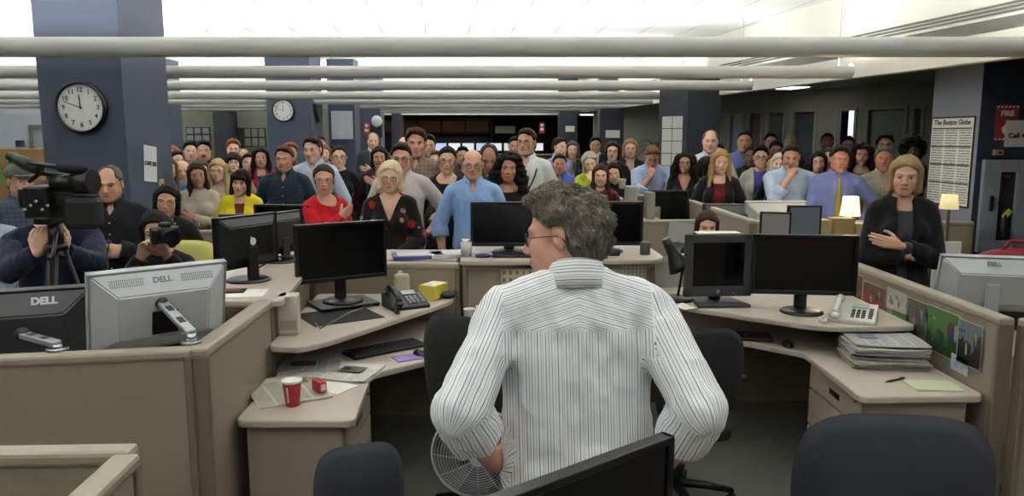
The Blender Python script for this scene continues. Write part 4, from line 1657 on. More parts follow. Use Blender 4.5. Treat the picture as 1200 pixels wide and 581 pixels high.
A = on_dark(1168, 123, .004); Bq = on_dark(1191, 165, .004)
w_, h_ = (Bq - A).dot(dface), A.z - Bq.z
t = thing('fire_sign', 'dark red FIRE sign with hatched ends above the extinguisher cabinet', 'sign')
Mc2 = Mc.copy(); Mc2.translation = Vector((A.x, A.y, Bq.z)); t.matrix_world = Mc2
RED = mat('sign_red', '#7d2530', .6); CRM = mat('sign_cream', '#c9c2bb', .7)
b = MB(); b.box2((0, -.004, 0), (w_, 0, h_)); b.build('plate', RED, t)
text_mesh('FIRE', .064, CRM, t, on_face((w_ / 2, -.0045, h_ * .76), (1, 0, 0), (0, 0, 1)), 'lettering', bold=.002)
for z in (h_ * .95, h_ * .05):
    b = MB()
    for k in range(6):
        b.prism([(w_ * (k / 6 + .02), z - .008), (w_ * (k / 6 + .09), z - .008), (w_ * (k / 6 + .14), z + .008), (w_ * (k / 6 + .07), z + .008)], 0, .001, M=Matrix.Translation((0, -.0045, 0)) @ Matrix.Rotation(PI / 2, 4, 'X'))
    b.build('hatching', CRM, t)
b = MB(); b.lathe([(.035, 0), (.05, .001)], n=18, M=Matrix.Translation((w_ * .55, -.005, h_ * .32)) @ Matrix.Rotation(PI / 2, 4, 'X') ); b.build('flame_mark', CRM, t)
A = on_dark(1179, 141, .010); Bq = on_dark(1216, 172, .010)
w_, h_ = (Bq - A).dot(dface), A.z - Bq.z
t = thing('paper_notice', 'white paper notice reading Call 4 taped over the red sign', 'notice')
Mc3 = Mc.copy(); Mc3.translation = Vector((A.x, A.y, Bq.z)); t.matrix_world = Mc3
b = MB(); b.box2((0, -.002, 0), (w_, 0, h_)); b.build('sheet', mat('notice_paper', '#b3b4b6', .8), t)
text_mesh('Call 4', .062, INKM, t, on_face((.105, -.003, h_ * .42), (1, 0, 0), (0, 0, 1)), 'lettering', bold=.002)
A = on_dark(1168, 176, .0)
b = MB(); b.box((0, -.025, 0), (.075, .05, .05), .006); b.mi = 1; b.cyl((0, -.05, 0), (0, -.056, 0), .012)
o = b.build('alarm_box', [mat('brass_box', '#7a6a48', .4), BLACK]); Mc4 = Mc.copy(); Mc4.translation = A; Mc4.translation.z = A.z - .02; o.matrix_world = Mc4
tag(o, 'small brass coloured box right on top of the extinguisher cabinet', 'box')

# notice on the near column's side, light switch beneath
p = at(175, 192, 6.5)
side_x = at(147, 150, 6.15).x
o = sheet_obj('paper_notice', .23, .30, text_page('cellnotice', '#c9cccd', 8, 1, .0, .1), 'white paper notice taped to the side of the near blue column', 'notice', th=.001)
fw = Vector((0, -1, 0))
Ms = Matrix((Vector((0, 1, 0)), Vector((0, 0, 1)), Vector((1, 0, 0)))).transposed().to_4x4() @ Matrix.Rotation(R(-6), 4, 'Z')
Ms.translation = Vector((side_x + .006, 6.52, at(175, 192, 6.5).z))
o.matrix_world = Ms
tx = text_mesh('CAFE 200', .05, INKM, o, Matrix.Translation((0, .0, .002)), 'lettering', bold=.0015)
b = MB(); b.box((0, 0, 0), (.012, .09, .12), .003); b.mi = 1; b.box((.008, 0, 0), (.01, .03, .05), .002)
tag(b.build('light_switch', [mat('switch_ivory', '#a8a277', .5), mat('switch_key', '#8c875f', .5)], None, (side_x + .006, 6.7, at(180, 218, 6.7).z)), 'ivory light switch below the notice on the near column', 'switch')

# charts on the far columns
A, Bq = at(388, 130, 14.98), at(414, 163, 14.98)
sheet_obj('wall_chart', Bq.x - A.x, A.z - Bq.z, text_page('chart', '#c6cad2', 26, 2, .45, .06), 'white printed chart high on the far column beside the distant clock', 'chart', M=on_face(((A.x + Bq.x) / 2, 14.97, (A.z + Bq.z) / 2), (1, 0, 0), (0, 0, 1)))
A, Bq = at(792, 141, 11.35), at(804, 190, 11.35)


def grid_page():
    n = NT('page_grid')
    uv = n.n('ShaderNodeUVMap', uv_map='UVMap').outputs[0]
    U, W, _ = n.sep(uv)
    a_ = n.math('LESS_THAN', n.math('FRACT', n.math('MULTIPLY', U, 2.0)), .06)
    b_ = n.math('LESS_THAN', n.math('FRACT', n.math('MULTIPLY', W, 6.0)), .06)
    n.set(n.mix(n.math('MAXIMUM', a_, b_), rgb('#b9bbb4'), rgb('#3b3d3c')), .8)
    return n.m


sd = Vector((-.5, 1, 0)).normalized()
sheet_obj('wall_chart', .50, 1.12, grid_page(), 'tall white grid chart on the side of the dark column near the plant', 'chart',
          M=on_face((CA[0] - .5 * .3 - .01, 11.7, 1.64), -sd, (0, 0, 1)))
for px_, py_, Y_, ww, hh, lb in ((718, 157, 16.47, .30, .16, 'small white sheet on the dark column right of the seated blue shirt man'), (668, 151, 18.97, .22, .14, 'small white label on the furthest dark column'), (592, 152, 21.5, .55, .2, 'white paper tray sheet on the dark far shelves')):
    p = at(px_, py_, Y_)
    sheet_obj('paper_sheet', ww, hh, PAPER, lb, 'paper', M=on_face(p, (1, 0, 0), (0, 0, 1)))
for px_, py_, Y_ in ((430, 151, 16.47), (635, 150, 19.5)):
    p = at(px_, py_, Y_)
    b = MB(); b.box((0, -.02, 0), (.13, .04, .26), .005); b.mi = 1; b.box((0, -.045, -.03), (.08, .01, .06)); b.cyl((0, -.04, .07), (0, -.05, .07), .035)
    tag(b.build('fire_alarm', [mat('alarm_red', '#a02a30', .5), WHITEPL], None, p), 'red fire alarm on the grey column at the back' if px_ == 430 else 'red alarm light on the far dark pillar', 'alarm')
b = MB(); p = at(442, 150, 16.45)
b.box((0, 0, 0), (.22, .06, .42), .03); b.mi = 1; b.ball((0, -.03, .14), .12, 14, (1, .4, 1))
tag(b.build('wall_phone', [BLACK, WHITEPL], None, p), 'black wall phone with a white dome on the grey column', 'telephone')


# tall leafy plant
def yucca(label, loc, hgt, n=46, seed=1):
    rs = random.Random(seed)
    t = thing('potted_plant', label, 'plant', loc)
    b = MB(); b.lathe([(.13, 0), (.17, .28), (.18, .30), (.16, .30), (.15, .26)], n=20); b.build('pot', mat('plant_pot', '#4a3a30', .6), t)
    b = MB(); b.tube([(0, 0, .2), (.01, .01, hgt * .4), (0, 0, hgt * .72)], [.035, .03, .02], 8); b.build('stem', mat('plant_stem', '#5b4a33', .8), t)
    b = MB()
    for i in range(n):
        a = rs.uniform(0, 2 * PI); z0 = hgt * rs.uniform(.42, .72); L = rs.uniform(.35, .6)
        up = rs.uniform(.3, 1.3)
        d = Vector((math.cos(a), math.sin(a), 0)); s_ = Vector((-d.y, d.x, 0))
        pts = []
        for k in range(6):
            u = k / 5
            c = Vector((0, 0, z0)) + d * (L * u * .8) + Vector((0, 0, L * (up * u - .9 * u * u)))
            w = .022 * math.sin(PI * min(1, .12 + u * .88)) + .001
            pts.append((b.bm.verts.new(c - s_ * w), b.bm.verts.new(c + Vector((0, 0, -.008)) ), b.bm.verts.new(c + s_ * w)))
        b._faces([b.bm.faces.new((p_[j], p_[j + 1], q_[j + 1], q_[j])) for p_, q_ in zip(pts, pts[1:]) for j in (0, 1)], True)
    b.build('leaves', mat('plant_leaf', '#24381f', .45, noise=.3, nscale=10), t)
    return t


p = at(771, 160, 13.4)
yucca('tall spiky green potted plant before the bright office wall', (p.x, 13.4, 0), 2.35, 60, 3)
# ------------------------------------------------------------------ cubicle partitions, worktops
def partition(label, a, b_, h=1.10, th=.07, posts=(1, 1), base=True):
    a, b_ = Vector((*a, 0)), Vector((*b_, 0))
    d = b_ - a; L = d.length
    t = thing('cubicle_partition', label, 'partition', a, math.atan2(d.y, d.x), 'low beige cubicle partitions')
    del t['group']
    p0 = .03 if posts[0] else 0; p1 = .03 if posts[1] else 0
    b = MB(); b.box2((p0, -th * .36, .06), (L - p1, th * .36, h - .035), .004); b.build('panel', FABRIC, t)
    b = MB(); b.box2((0, -th / 2, h - .04), (L, th / 2, h), .012); b.build('top_rail', RAIL, t)
    b = MB(); b.box2((0, -th * .40, 0), (L, th * .40, .07)); b.build('base_rail', RAIL_D, t)
    for k, x in ((0, 0), (1, L - .03)):
        if posts[k]:
            b = MB(); b.box2((x, -th / 2, 0), (x + .03, th / 2, h - .03), .006); b.build('post', RAIL_D, t)
    return t


def rounded(pts, r, seg=5):
    """outline with rounded corners"""
    out = []
    n = len(pts)
    for i in range(n):
        p0, p, p1 = (Vector(pts[(i + k) % n]) for k in (-1, 0, 1))
        a = (p0 - p); c = (p1 - p)
        q = min(r, a.length * .45, c.length * .45)
        A, C = p + a.normalized() * q, p + c.normalized() * q
        for k in range(seg + 1):
            u = k / seg
            out.append(tuple((A * (1 - u) ** 2 + p * 2 * u * (1 - u) + C * u * u)))
    return out


def worktop(label, pts, z, th=.032, r=.05, name='worktop', cat='worktop'):
    b = MB()
    c = [sum(p[i] for p in pts) / len(pts) for i in (0, 1)]
    b.prism(rounded([(p[0] - c[0], p[1] - c[1]) for p in pts], r), -th, 0, .008)
    o = b.build(name, WORKTOP, None, (c[0], c[1], z))
    return tag(o, label, cat)


partition('long low partition wall under the two big office monitor backs', (-1.225, 2.865), (-4.6, 2.27))
partition('low partition with rounded cap along the side of the newspaper desk', (-1.205, 2.84), (-1.225, 3.74), th=.085)
partition('partition below the pale counter, behind the boxy white speaker', (-1.235, 3.75), (-1.33, 4.88), h=1.065)
partition('short low partition behind the black desk phone and yellow box', (-1.33, 4.96), (-.335, 4.88), h=1.095)
partition('low partition carrying the wall calendars under the middle monitors', (-.32, 4.90), (.93, 4.98), h=1.085)
partition('low partition with pinned papers behind the black desk lamp', (.95, 5.16), (2.14, 5.20), h=1.08)
partition('partition covered in pinned sports photos beside the newspaper stack', (2.21, 3.34), (2.21, 5.15), th=.07)
partition('long partition running away from behind the wide monitor to the crowd', (1.90, 6.0), (1.86, 8.2), h=1.25, th=.06)
partition('short partition bending off the far end of the photo board', (2.21, 5.22), (1.92, 5.95), h=1.1, th=.06)
partition('partition meeting the end of the photo board, running off frame', (2.26, 3.32), (4.8, 3.40))
partition('partition behind the girl peering over the monitor', (.62, 7.40), (1.80, 7.44), h=1.1)
partition('partition beneath the pale office monitor back by the table lamp', (1.98, 6.86), (4.1, 6.80), h=1.155)
partition('taller partition the man with his chin on his fist leans on', (1.10, 8.38), (1.84, 8.38), h=1.27)
partition('pale partition behind the yellow jacket cubicle row', (-3.6, 6.62), (-1.5, 6.55), h=1.10)
partition('lowest front partition rail crossing the bottom corner of the view', (-.985, 1.905), (-2.6, 1.84), h=1.10)
partition('short partition turning towards the viewer at the bottom corner', (-.985, 1.87), (-.93, .9), h=1.10)
partition('partition rail grazing the bottom edge beneath the large grey chair', (.72, 1.55), (2.6, 1.62), h=1.105)

worktop('long laminate desk with keyboard, newspapers and red cup', [(-1.155, 3.06), (-.655, 3.06), (-.70, 3.70), (-.36, 4.02), (.12, 4.42), (.12, 4.84), (-1.20, 4.84)], .73, .035)
worktop('laminate desk with the newspaper stack and black keyboard', [(2.165, 3.37), (1.58, 3.35), (1.60, 4.08), (1.30, 4.36), (.62, 4.44), (.14, 4.44), (.14, 4.84), (.9, 5.08), (2.165, 5.08)], .73, .035)
worktop('raised monitor shelf with black phone and yellow box', [(-1.18, 3.60), (-1.02, 3.57), (-.90, 3.70), (-.40, 4.58), (-.36, 4.72), (-.40, 4.85), (-1.25, 4.85)], .90)
worktop('raised shelf under the square monitor and the wide monitor', [(.97, 4.58), (1.06, 4.44), (1.60, 4.02), (1.72, 3.98), (2.165, 4.0), (2.165, 5.10), (.97, 5.06)], .90)
worktop('pale counter under the monitor with the apple emblem', [(-1.60, 3.70), (-1.13, 3.70), (-1.27, 4.85), (-1.42, 5.7), (-2.1, 5.7), (-1.76, 4.5)], 1.10, name='counter', cat='counter')
worktop('raised counter under the two middle black monitors', [(-.33, 4.80), (.93, 4.86), (1.0, 5.0), (.98, 5.55), (-.36, 5.50)], 1.12, name='counter', cat='counter')
worktop('far counter beneath the black monitors at the red sweater', [(-1.9, 5.75), (-1.0, 5.75), (-1.0, 6.1), (-1.9, 6.1)], 1.05, name='counter', cat='counter')
worktop('low counter under the screens beside the table lamp', [(2.3, 5.0), (3.4, 5.3), (3.3, 6.5), (1.98, 6.5), (1.98, 5.9)], .92, name='counter', cat='counter')
worktop('desk hidden under the two big monitor backs', [(-4.4, 2.7), (-1.30, 3.02), (-1.32, 3.62), (-4.2, 3.5)], .74, name='desk', cat='desk')
# panels that carry the tops
for x0, y0, x1, y1, z1, lb in ((-1.12, 3.10, -.72, 3.12, .695, 'beige end panel under the newspaper desk with the red cup'),
                               (2.10, 3.41, 1.62, 3.43, .695, 'beige end panel under the desk with the green notepad')):
    b = MB(); b.box2((min(x0, x1), y0, 0), (max(x0, x1), y1, z1)); tag(b.build('end_panel', STEEL), lb, 'desk panel')


def pedestal(label, x, y, w, d, h, face):
    """drawer pedestal; face: direction its drawers look"""
    t = thing('drawer_pedestal', label, 'drawer unit', (x, y, 0), face)
    b = MB(); b.box2((-w / 2, -d / 2 + .02, .04), (w / 2, d / 2, h), .004); b.build('body', STEEL, t)
    hs = [.30, .30] if h > .6 else [.25]
    z = h - .01
    for i, hh in enumerate((.15, .20, .28)):
        b = MB(); b.box2((-w / 2 + .006, -d / 2, z - hh + .008), (w / 2 - .006, -d / 2 + .02, z), .004); dr = b.build('drawer', STEEL, t)
        b = MB(); b.box2((-.06, -d / 2 - .002, z - hh * .62), (.06, -d / 2 + .006, z - hh * .62 + .03)); b.mi = 0
        b.build('handle', BLACK, dr)
        z -= hh + .004
    b = MB(); b.cyl((w * .36, -d / 2 + .004, h - .035), (w * .36, -d / 2 - .006, h - .035), .01); b.build('lock', METAL, t)
    return t


pedestal('beige drawer pedestal under the desk end near the large grey chair', 1.86, 3.76, .66, .44, .69, -PI / 2)
pedestal('beige drawer pedestal under the newspaper desk, its drawers facing the chairs', -.92, 3.42, .56, .42, .69, PI / 2)


# ------------------------------------------------------------------ monitors
def monitor(label, loc, rz, w=.52, h=.33, style='wide', tilt=0.0, stand=.10, screen='off', roll=0.0, lift=0.0, name='monitor'):
    """origin at the foot; the screen looks along local -y"""
    t = thing(name, label, 'monitor', loc, rz)
    zc = stand + h / 2 + lift
    X = Matrix.Translation((0, 0, zc)) @ Matrix.Rotation(roll, 4, 'Y') @ Matrix.Rotation(tilt, 4, 'X')
    bz = {'wide': .018, 'thick': .048, 'apple': .02, 'dell_back': .02, 'slim': .014}.get(style, .018)
    hm = {'dell_white': mat('monitor_white_back', '#b2b6b9', .4), 'dell_grey': GREYP, 'thick': GREYP, 'apple': BLACK}.get(style, BLACK)
    front = BLACK if style != 'thick' else GREYP
    if style == 'cream': hm = front = mat('cream_monitor', '#a9a48f', .5)
    b = MB()
    # frame around the glass
    for lo, hi in (((-w / 2, -.018, h / 2 - bz), (w / 2, .018, h / 2)), ((-w / 2, -.018, -h / 2), (w / 2, .018, -h / 2 + bz * 1.3)), ((-w / 2, -.018, -h / 2), (-w / 2 + bz, .018, h / 2)), ((w / 2 - bz, -.018, -h / 2), (w / 2, .018, h / 2))):
        b.box2(lo, hi, .003)
    b.box2((-w / 2 + .004, -.006, -h / 2 + .004), (w / 2 - .004, .018, h / 2 - .004))
    bmesh.ops.transform(b.bm, matrix=X, verts=b.bm.verts[:])
    b.build('bezel', SILVER if style == 'dell_white' else front, t)
    b = MB(); b.box2((-w / 2 + bz, -.011, -h / 2 + bz * 1.3), (w / 2 - bz, -.007, h / 2 - bz))
    bmesh.ops.transform(b.bm, matrix=X, verts=b.bm.verts[:])
    SC = {'off': mat('screen_off', '#06070a', .16, spec=.6), 'blue': mat('screen_blue', '#27305e', .3, emit=(.32, .38, .95), estr=.12),
          'dark_page': mat('screen_dark_page', '#30363b', .3, emit=(.09, .11, .13), estr=.12),
          'grey_page': mat('screen_grey_page', '#4a4a44', .3, emit=(.13, .13, .12), estr=.15)}[screen]
    b.build('screen', SC, t)
    # the back: a bulging shell
    bk = MB()
    bw, bh, bd = (w / 2 - .004, h / 2 - .004, .05)
    iw, ih = bw * .72, bh * .62
    if style in ('dell_white', 'dell_grey'): bd = .085; iw, ih = bw * .66, bh * .55
    f0 = [(-bw, .012, -bh), (bw, .012, -bh), (bw, .012, bh), (-bw, .012, bh)]
    f1 = [(-iw, bd, -ih), (iw, bd, -ih), (iw, bd, ih), (-iw, bd, ih)]
    a_ = [bk.bm.verts.new(p) for p in f0]; c_ = [bk.bm.verts.new(p) for p in f1]
    fs = [bk.bm.faces.new((a_[i], a_[(i + 1) % 4], c_[(i + 1) % 4], c_[i])) for i in range(4)] + [bk.bm.faces.new(c_), bk.bm.faces.new(a_[::-1])]
    bmesh.ops.recalc_face_normals(bk.bm, faces=fs)
    bmesh.ops.bevel(bk.bm, geom=bk.bm.edges[:], offset=.006, segments=2, affect='EDGES')
    bmesh.ops.transform(bk.bm, matrix=X, verts=bk.bm.verts[:])
    o = bk.build('back_shell', hm, t)
    if stand > .02:
        s_ = MB()
        s_.box2((-.035, .03, .012), (.035, .055, zc - h * .1), .006)
        s_.lathe([(.12, 0), (.12, .008), (.105, .016), (.02, .02)], n=28)
        s_.build('stand', BLACK if style != 'dell_white' else SILVER, t)
    t['_x'] = 1
    del t['_x']
    return t, X, o


m, X, _ = monitor('large black monitor facing the newspaper desk, on the raised shelf', (-1.01, 4.50, .925), R(33), .56, .345, stand=.13)
b = MB(); b.cyl((0, 0, 0), (0, 0, .001), .001); b.bm.free()
t = thing('monitor_riser', 'black wire riser with papers beneath the large black monitor', 'riser', (-1.01, 4.50, .90), R(33))
b = MB(); b.box((0, 0, .0205), (.36, .28, .006), .002); b.build('plate', GREYP, t)
for sx in (-.17, .17):
    b = MB(); b.box((sx, 0, .009), (.012, .26, .0175)); b.build('foot', GREYP, t)
o = MB(); o.box((0, 0, .002), (.40, .34, .0035), .001)
tag(o.build('desk_mat', BLACKM, None, (-.97, 4.22, .90), R(33)), 'black mat lying in front of the large black monitor', 'mat')

m, X, _ = monitor('square office monitor with thick grey bezel and DELL button', (1.24, 4.56, .90), R(4), .41, .375, 'thick', stand=.045)
text_mesh('DELL', .013, METAL, m, X @ on_face((0, -.0195, -.375 / 2 + .020), (1, 0, 0), (0, 0, 1)), 'emblem', bold=.0005)
b = MB(); b.lathe([(.012, 0), (.012, .004)], n=18, M=X @ Matrix.Translation((0, -.018, -.375 / 2 + .033)) @ Matrix.Rotation(PI / 2, 4, 'X')); b.build('power_button', METAL, m)
b = MB()
b.prism([(-.16, -.14), (.16, -.14), (.12, .1), (-.12, .1)], 0, .02, .004); b.build('foot', GREYP, m)
b = MB()
for k in range(3): b.box((.09 + k * .022, -.020, -.375 / 2 + .022), (.012, .003, .004))
bmesh.ops.transform(b.bm, matrix=X, verts=b.bm.verts[:]); b.build('button', METAL, m)
monitor('widest black monitor of the desk, next to the square one', (1.665, 4.32, .90), R(-7), .58, .345, stand=.105)
monitor('black monitor beside the bald man in blue, on the raised counter', (-.02, 5.16, 1.12), R(1), .52, .30, stand=.045)
monitor('black monitor on the raised counter beneath the paper cup woman', (.64, 5.20, 1.12), R(-2), .50, .30, stand=.045)

# two big backs on arms over the long partition
m, X, sh1 = monitor('large silver monitor back with a DELL badge, held on an arm', (-1.47, 3.13, 1.02), PI + R(40), .54, .36, 'dell_white', stand=0, tilt=R(-14), roll=R(0), lift=0.0)
EMB = mat('badge_grey', '#6e7378', .4)
back_r = lambda x, z, y=.0865: X @ on_face((x, y, z), (-1, 0, 0), (0, 0, 1))


def slope_face(bw, iw, bh, ih, bd, u, v):
    """point on the upper sloping side of the back shell"""
    p0 = Vector((0, .012, bh)); p1 = Vector((0, bd, ih))
    return p0.lerp(p1, v)


bh_, ih_ = .36 / 2 - .004, (.36 / 2 - .004) * .55
pm = Vector((0, .012, bh_)).lerp(Vector((0, .085, ih_)), .45)
up_ = (Vector((0, .012, bh_)) - Vector((0, .085, ih_))).normalized()
nrm_ = Vector((-1, 0, 0)).cross(up_)
text_mesh('DELL', .034, EMB, m, X @ on_face(pm + nrm_ * .0015, (-1, 0, 0), up_), 'badge', bold=.001)
b = MB()
for sg in (-1, 1):
    for k in range(16):
        for j in range(3):
            c = pm + Vector((sg * (.075 + k * .008), 0, 0)) + up_ * (.012 * (j - 1)) + nrm_ * .001
            b.box(c, (.0035, .009, .0015), rot=Matrix((Vector((-1, 0, 0)), up_, nrm_)).transposed())
bmesh.ops.transform(b.bm, matrix=X, verts=b.bm.verts[:]); b.build('vent', EMB, m)


def swing_arm(label, foot, elbow, head_):
    t = thing('monitor_bracket', label, 'monitor bracket', foot)
    f = Vector(foot); e = Vector(elbow) - f; h = Vector(head_) - f
    b = MB(); b.cyl((0, 0, 0), (0, 0, e.z), .018); b.lathe([(.04, 0), (.04, .012)], n=20); b.build('post', METAL, t)
    d = (h - e); L = d.length; q = d.to_track_quat('X', 'Z').to_matrix()
    b = MB(); b.box(e + d / 2, (L, .045, .022), .006, rot=q); b.build('beam', mat('arm_silver', '#a9adb0', .3, metal=.7), t)
    b = MB(); b.box(e + d * .35, (L * .18, .028, .0235), .002, rot=q); b.box(e + d * .72, (L * .16, .028, .0235), .002, rot=q); b.build('slot', BLACK, t)
    b = MB(); b.ball(h, .028, 12); b.build('joint', BLACK, t)
    return t


c1 = Vector((-1.60, 3.20, 1.20)) - Vector((-math.sin(R(40)), math.cos(R(40)), 0)) * .10
b = MB(); b.box(Vector((0, .088, -.03)), (.10, .012, .10), .003); bmesh.ops.transform(b.bm, matrix=X, verts=b.bm.verts[:]); b.build('mount_plate', BLACK, m)
swing_arm('silver monitor arm reaching up to the large silver monitor back', (-1.255, 2.925, 1.10), (-1.255, 2.925, 1.14), tuple(X.to_3x3() @ Vector((0, 0, 0)) + Vector((-1.425, 3.055, 1.235))))
m, X, _ = monitor('large black monitor back with a DELL badge at the frame edge', (-2.02, 3.05, .94), PI + R(22), .58, .36, 'dell_grey', stand=0, tilt=R(-14))
m.children[2].data.materials[0] = BLACK
text_mesh('DELL', .042, mat('badge_white', '#b9bcc0', .5), m, X @ on_face(pm + nrm_ * .0015 + Vector((-.12, 0, 0)), (-1, 0, 0), up_), 'badge', bold=.002)
swing_arm('silver monitor arm under the large black monitor back', (-1.72, 2.82, 1.10), (-1.72, 2.82, 1.125), (-1.90, 2.90, 1.14))

# counter on the left: backs and sides of monitors
m, X, _ = monitor('black monitor back with a pale apple emblem on the pale counter', (-1.48, 4.24, 1.10), R(241), .43, .29, 'apple', stand=.08)
b = MB(); b.ball((0, .053, 0), .022, 12, (1, .12, 1)); b.ball((.012, .053, .020), .010, 8, (.5, .15, 1)); bmesh.ops.transform(b.bm, matrix=X, verts=b.bm.verts[:]); b.build('emblem', WHITEPL, m)
monitor('black monitor seen side on in the middle of the pale counter', (-1.50, 4.92, 1.10), R(246), .40, .27, 'wide', stand=.05)
monitor('blue lit screen showing between the counter monitors', (-1.72, 5.42, 1.10), R(30), .30, .22, 'wide', stand=.03, screen='blue')
monitor('low black monitor at the far end of the pale counter', (-2.06, 6.0, .96), R(10), .46, .28, 'wide', stand=.06)
monitor('black monitor just behind the big one, before the red sweater woman', (-1.78, 5.92, 1.05), R(-12), .46, .28, 'dell_grey', stand=.05)
o = MB(); o.box((0, 0, .004), (.16, .11, .008), .002); o.mi = 1; o.box((0, 0, .0085), (.12, .06, .001))
tag(o.build('card_tray', [BLACKM, mat('tray_red', '#7c2028', .6)], None, (-1.47, 3.92, 1.10), R(10)), 'dark red and black card lying on the pale counter', 'card')
o = MB(); o.box((0, 0, .0015), (.30, .2, .003))
tag(o.build('paper_sheet', PAPER, None, (-1.42, 3.87, 1.10), R(8)), 'white paper under the dark red card on the counter', 'paper').location.z = 1.10

# silver monitor back at the frame edge on the other side, on its stand
t_, X, _ = monitor('silver monitor back with round stand behind the photo board', (2.74, 4.35, .735), PI - R(14), .54, .34, 'dell_white', stand=.16, tilt=R(-16))
text_mesh('DELL', .034, EMB, t_, X @ on_face(pm + nrm_ * .0015, (-1, 0, 0), up_), 'badge', bold=.001)
b = MB(); b.box2((-.035, .08, .01), (.035, .105, .34), .006); b.build('column', SILVER, t_)
t_, X, _ = monitor('pale monitor back with DELL badge before the hand on mouth man', (2.44, 7.15, .82), PI + R(2), .58, .37, 'dell_white', stand=.13, tilt=R(-20))
text_mesh('DELL', .034, EMB, t_, X @ on_face(pm + nrm_ * .0015, (-1, 0, 0), up_), 'badge', bold=.001)
monitor('dark monitor back below the blonde woman in black', (2.06, 7.2, .90), PI + R(-5), .54, .3, 'dell_grey', stand=.08, tilt=R(-15))
monitor('portrait screen showing a grey page near the table lamp', (2.12, 6.15, .92), R(-18), .32, .24, 'slim', stand=.07, roll=PI / 2, screen='grey_page', lift=.03)
monitor('portrait screen showing a dark page, closer to the table lamp', (2.36, 6.18, .92), R(-4), .35, .27, 'slim', stand=.09, roll=PI / 2, screen='dark_page', lift=.03)
monitor('black monitor below the chin on fist man', (1.62, 7.95, .95), R(0), .42, .34, 'wide', stand=.06)
monitor('cream flat monitor back with a dark slot behind the middle counter', (1.28, 7.75, .74), PI - R(8), .44, .36, 'cream', stand=.10)
monitor('cream monitor beside the curly woman with crossed arms', (2.14, 8.12, .88), PI + R(20), .36, .32, 'cream', stand=.10)
monitor('large black monitor seen from behind, cutting the bottom of the view', (.12, 1.46, .74), R(39), .60, .37, 'wide', stand=.13)


for lo, hi, lb in (((1.99, 6.92, 0), (2.78, 7.45, .82), 'counter under the pale monitor back by the table lamp'), ((-2.45, 5.78, 0), (-1.75, 6.2, .96), 'low cabinet under the black monitor near the yellow jacket'), ((-.35, 1.15, 0), (.75, 1.75, .74), 'desk under the monitor that cuts the bottom of the view')):
    b = MB(); b.box2(lo, hi, .008); tag(b.build('cabinet', STEEL), lb, 'cabinet')


# ------------------------------------------------------------------ chairs
CHF = mat('chair_fabric_black', '#101114', .9, bump=.3, bscale=500)
CHG = mat('chair_fabric_grey', '#2b2d36', .95, noise=.1, nscale=300, bump=.4, bscale=600)


def office_chair(label, loc, rz, bw=.48, bh=.55, fab=CHF, back_z=.52, arms=True, seat_z=.47, thick=.07, rnd=.45):
    t = thing('office_chair', label, 'chair', (*loc, 0), rz)
    # seat
    b = MB()
    b.prism(rounded([(-.25, -.24), (.25, -.24), (.23, .23), (-.23, .23)], .09), seat_z - .07, seat_z, .025, seg=3)
    b.build('seat', fab, t)
    # backrest: curved padded shell, its outline a rounded square
    b = MB()
    nu, nv = 18, 16
    def pt(u, v, side):
        x = (u - .5) * 2; z = (v - .5) * 2
        # squircle
        k = (abs(x) ** 3.2 + abs(z) ** 3.2) ** (1 / 3.2) or 1
        m_ = max(abs(x), abs(z)) / k if k else 1
        X_, Z_ = x * m_, z * m_
        edge = 1 - max(abs(x), abs(z)) ** 4
        return (X_ * bw / 2 * (1 - .12 * (1 - v) if True else 1), .25 + side * thick * .5 * edge - .05 * X_ ** 2 + .04 * math.sin(v * 2.5), back_z + bh * (.5 + Z_ / 2))
    for side in (-1, 1):
        g = [[b.bm.verts.new(pt(i / nu, j / nv, side)) for j in range(nv + 1)] for i in range(nu + 1)]
        b._faces([b.bm.faces.new((g[i][j], g[i + 1][j], g[i + 1][j + 1], g[i][j + 1])) for i in range(nu) for j in range(nv)], True)
    bmesh.ops.remove_doubles(b.bm, verts=b.bm.verts[:], dist=.0008)
    bmesh.ops.recalc_face_normals(b.bm, faces=b.bm.faces[:])
    b.build('backrest', fab, t)
    b = MB(); b.tube([(0, .05, seat_z - .08), (0, .26, seat_z - .07), (0, .33, seat_z + .06), (0, .31, back_z + .2)], [.022, .022, .02, .018], 8); b.build('back_support', BLACK, t)
    b = MB(); b.cyl((0, 0, .09), (0, 0, seat_z - .06), .025); b.cyl((0, 0, .09), (0, 0, .26), .036); b.build('gas_column', BLACK, t)
    for k in range(5):
        a = 2 * PI * k / 5 + .3
        b = MB(); c, s_ = math.cos(a), math.sin(a)
        b.tube([(.03 * c, .03 * s_, .115), (.18 * c, .18 * s_, .10), (.31 * c, .31 * s_, .075)], [.026, .022, .016], 8)
        l_ = b.build('leg', BLACK, t)
        b = MB()
        pc = Vector((.31 * c, .31 * s_, .028)); ax = Vector((-s_, c, 0))
        b.cyl(pc - ax * .022, pc - ax * .004, .028, n=16); b.cyl(pc + ax * .004, pc + ax * .022, .028, n=16); b.cyl(pc + Vector((0, 0, .01)), pc + Vector((0, 0, .05)), .008, n=8)
        b.build('caster', BLACK, l_)
    if arms:
        for sg in (-1, 1):
            b = MB(); b.tube([(sg * .22, 0, seat_z - .04), (sg * .30, 0, seat_z - .02), (sg * .31, .0, seat_z + .18)], .014, 8)
            b.tube([(sg * .31, 0, seat_z + .18), (sg * .31, .02, seat_z + .2)], .016, 8)
            a_ = b.build('armrest', BLACK, t)
            b = MB(); b.box((sg * .31, -.01, seat_z + .21), (.07, .26, .03), .012); b.build('arm_pad', BLACKM, a_)
    return t


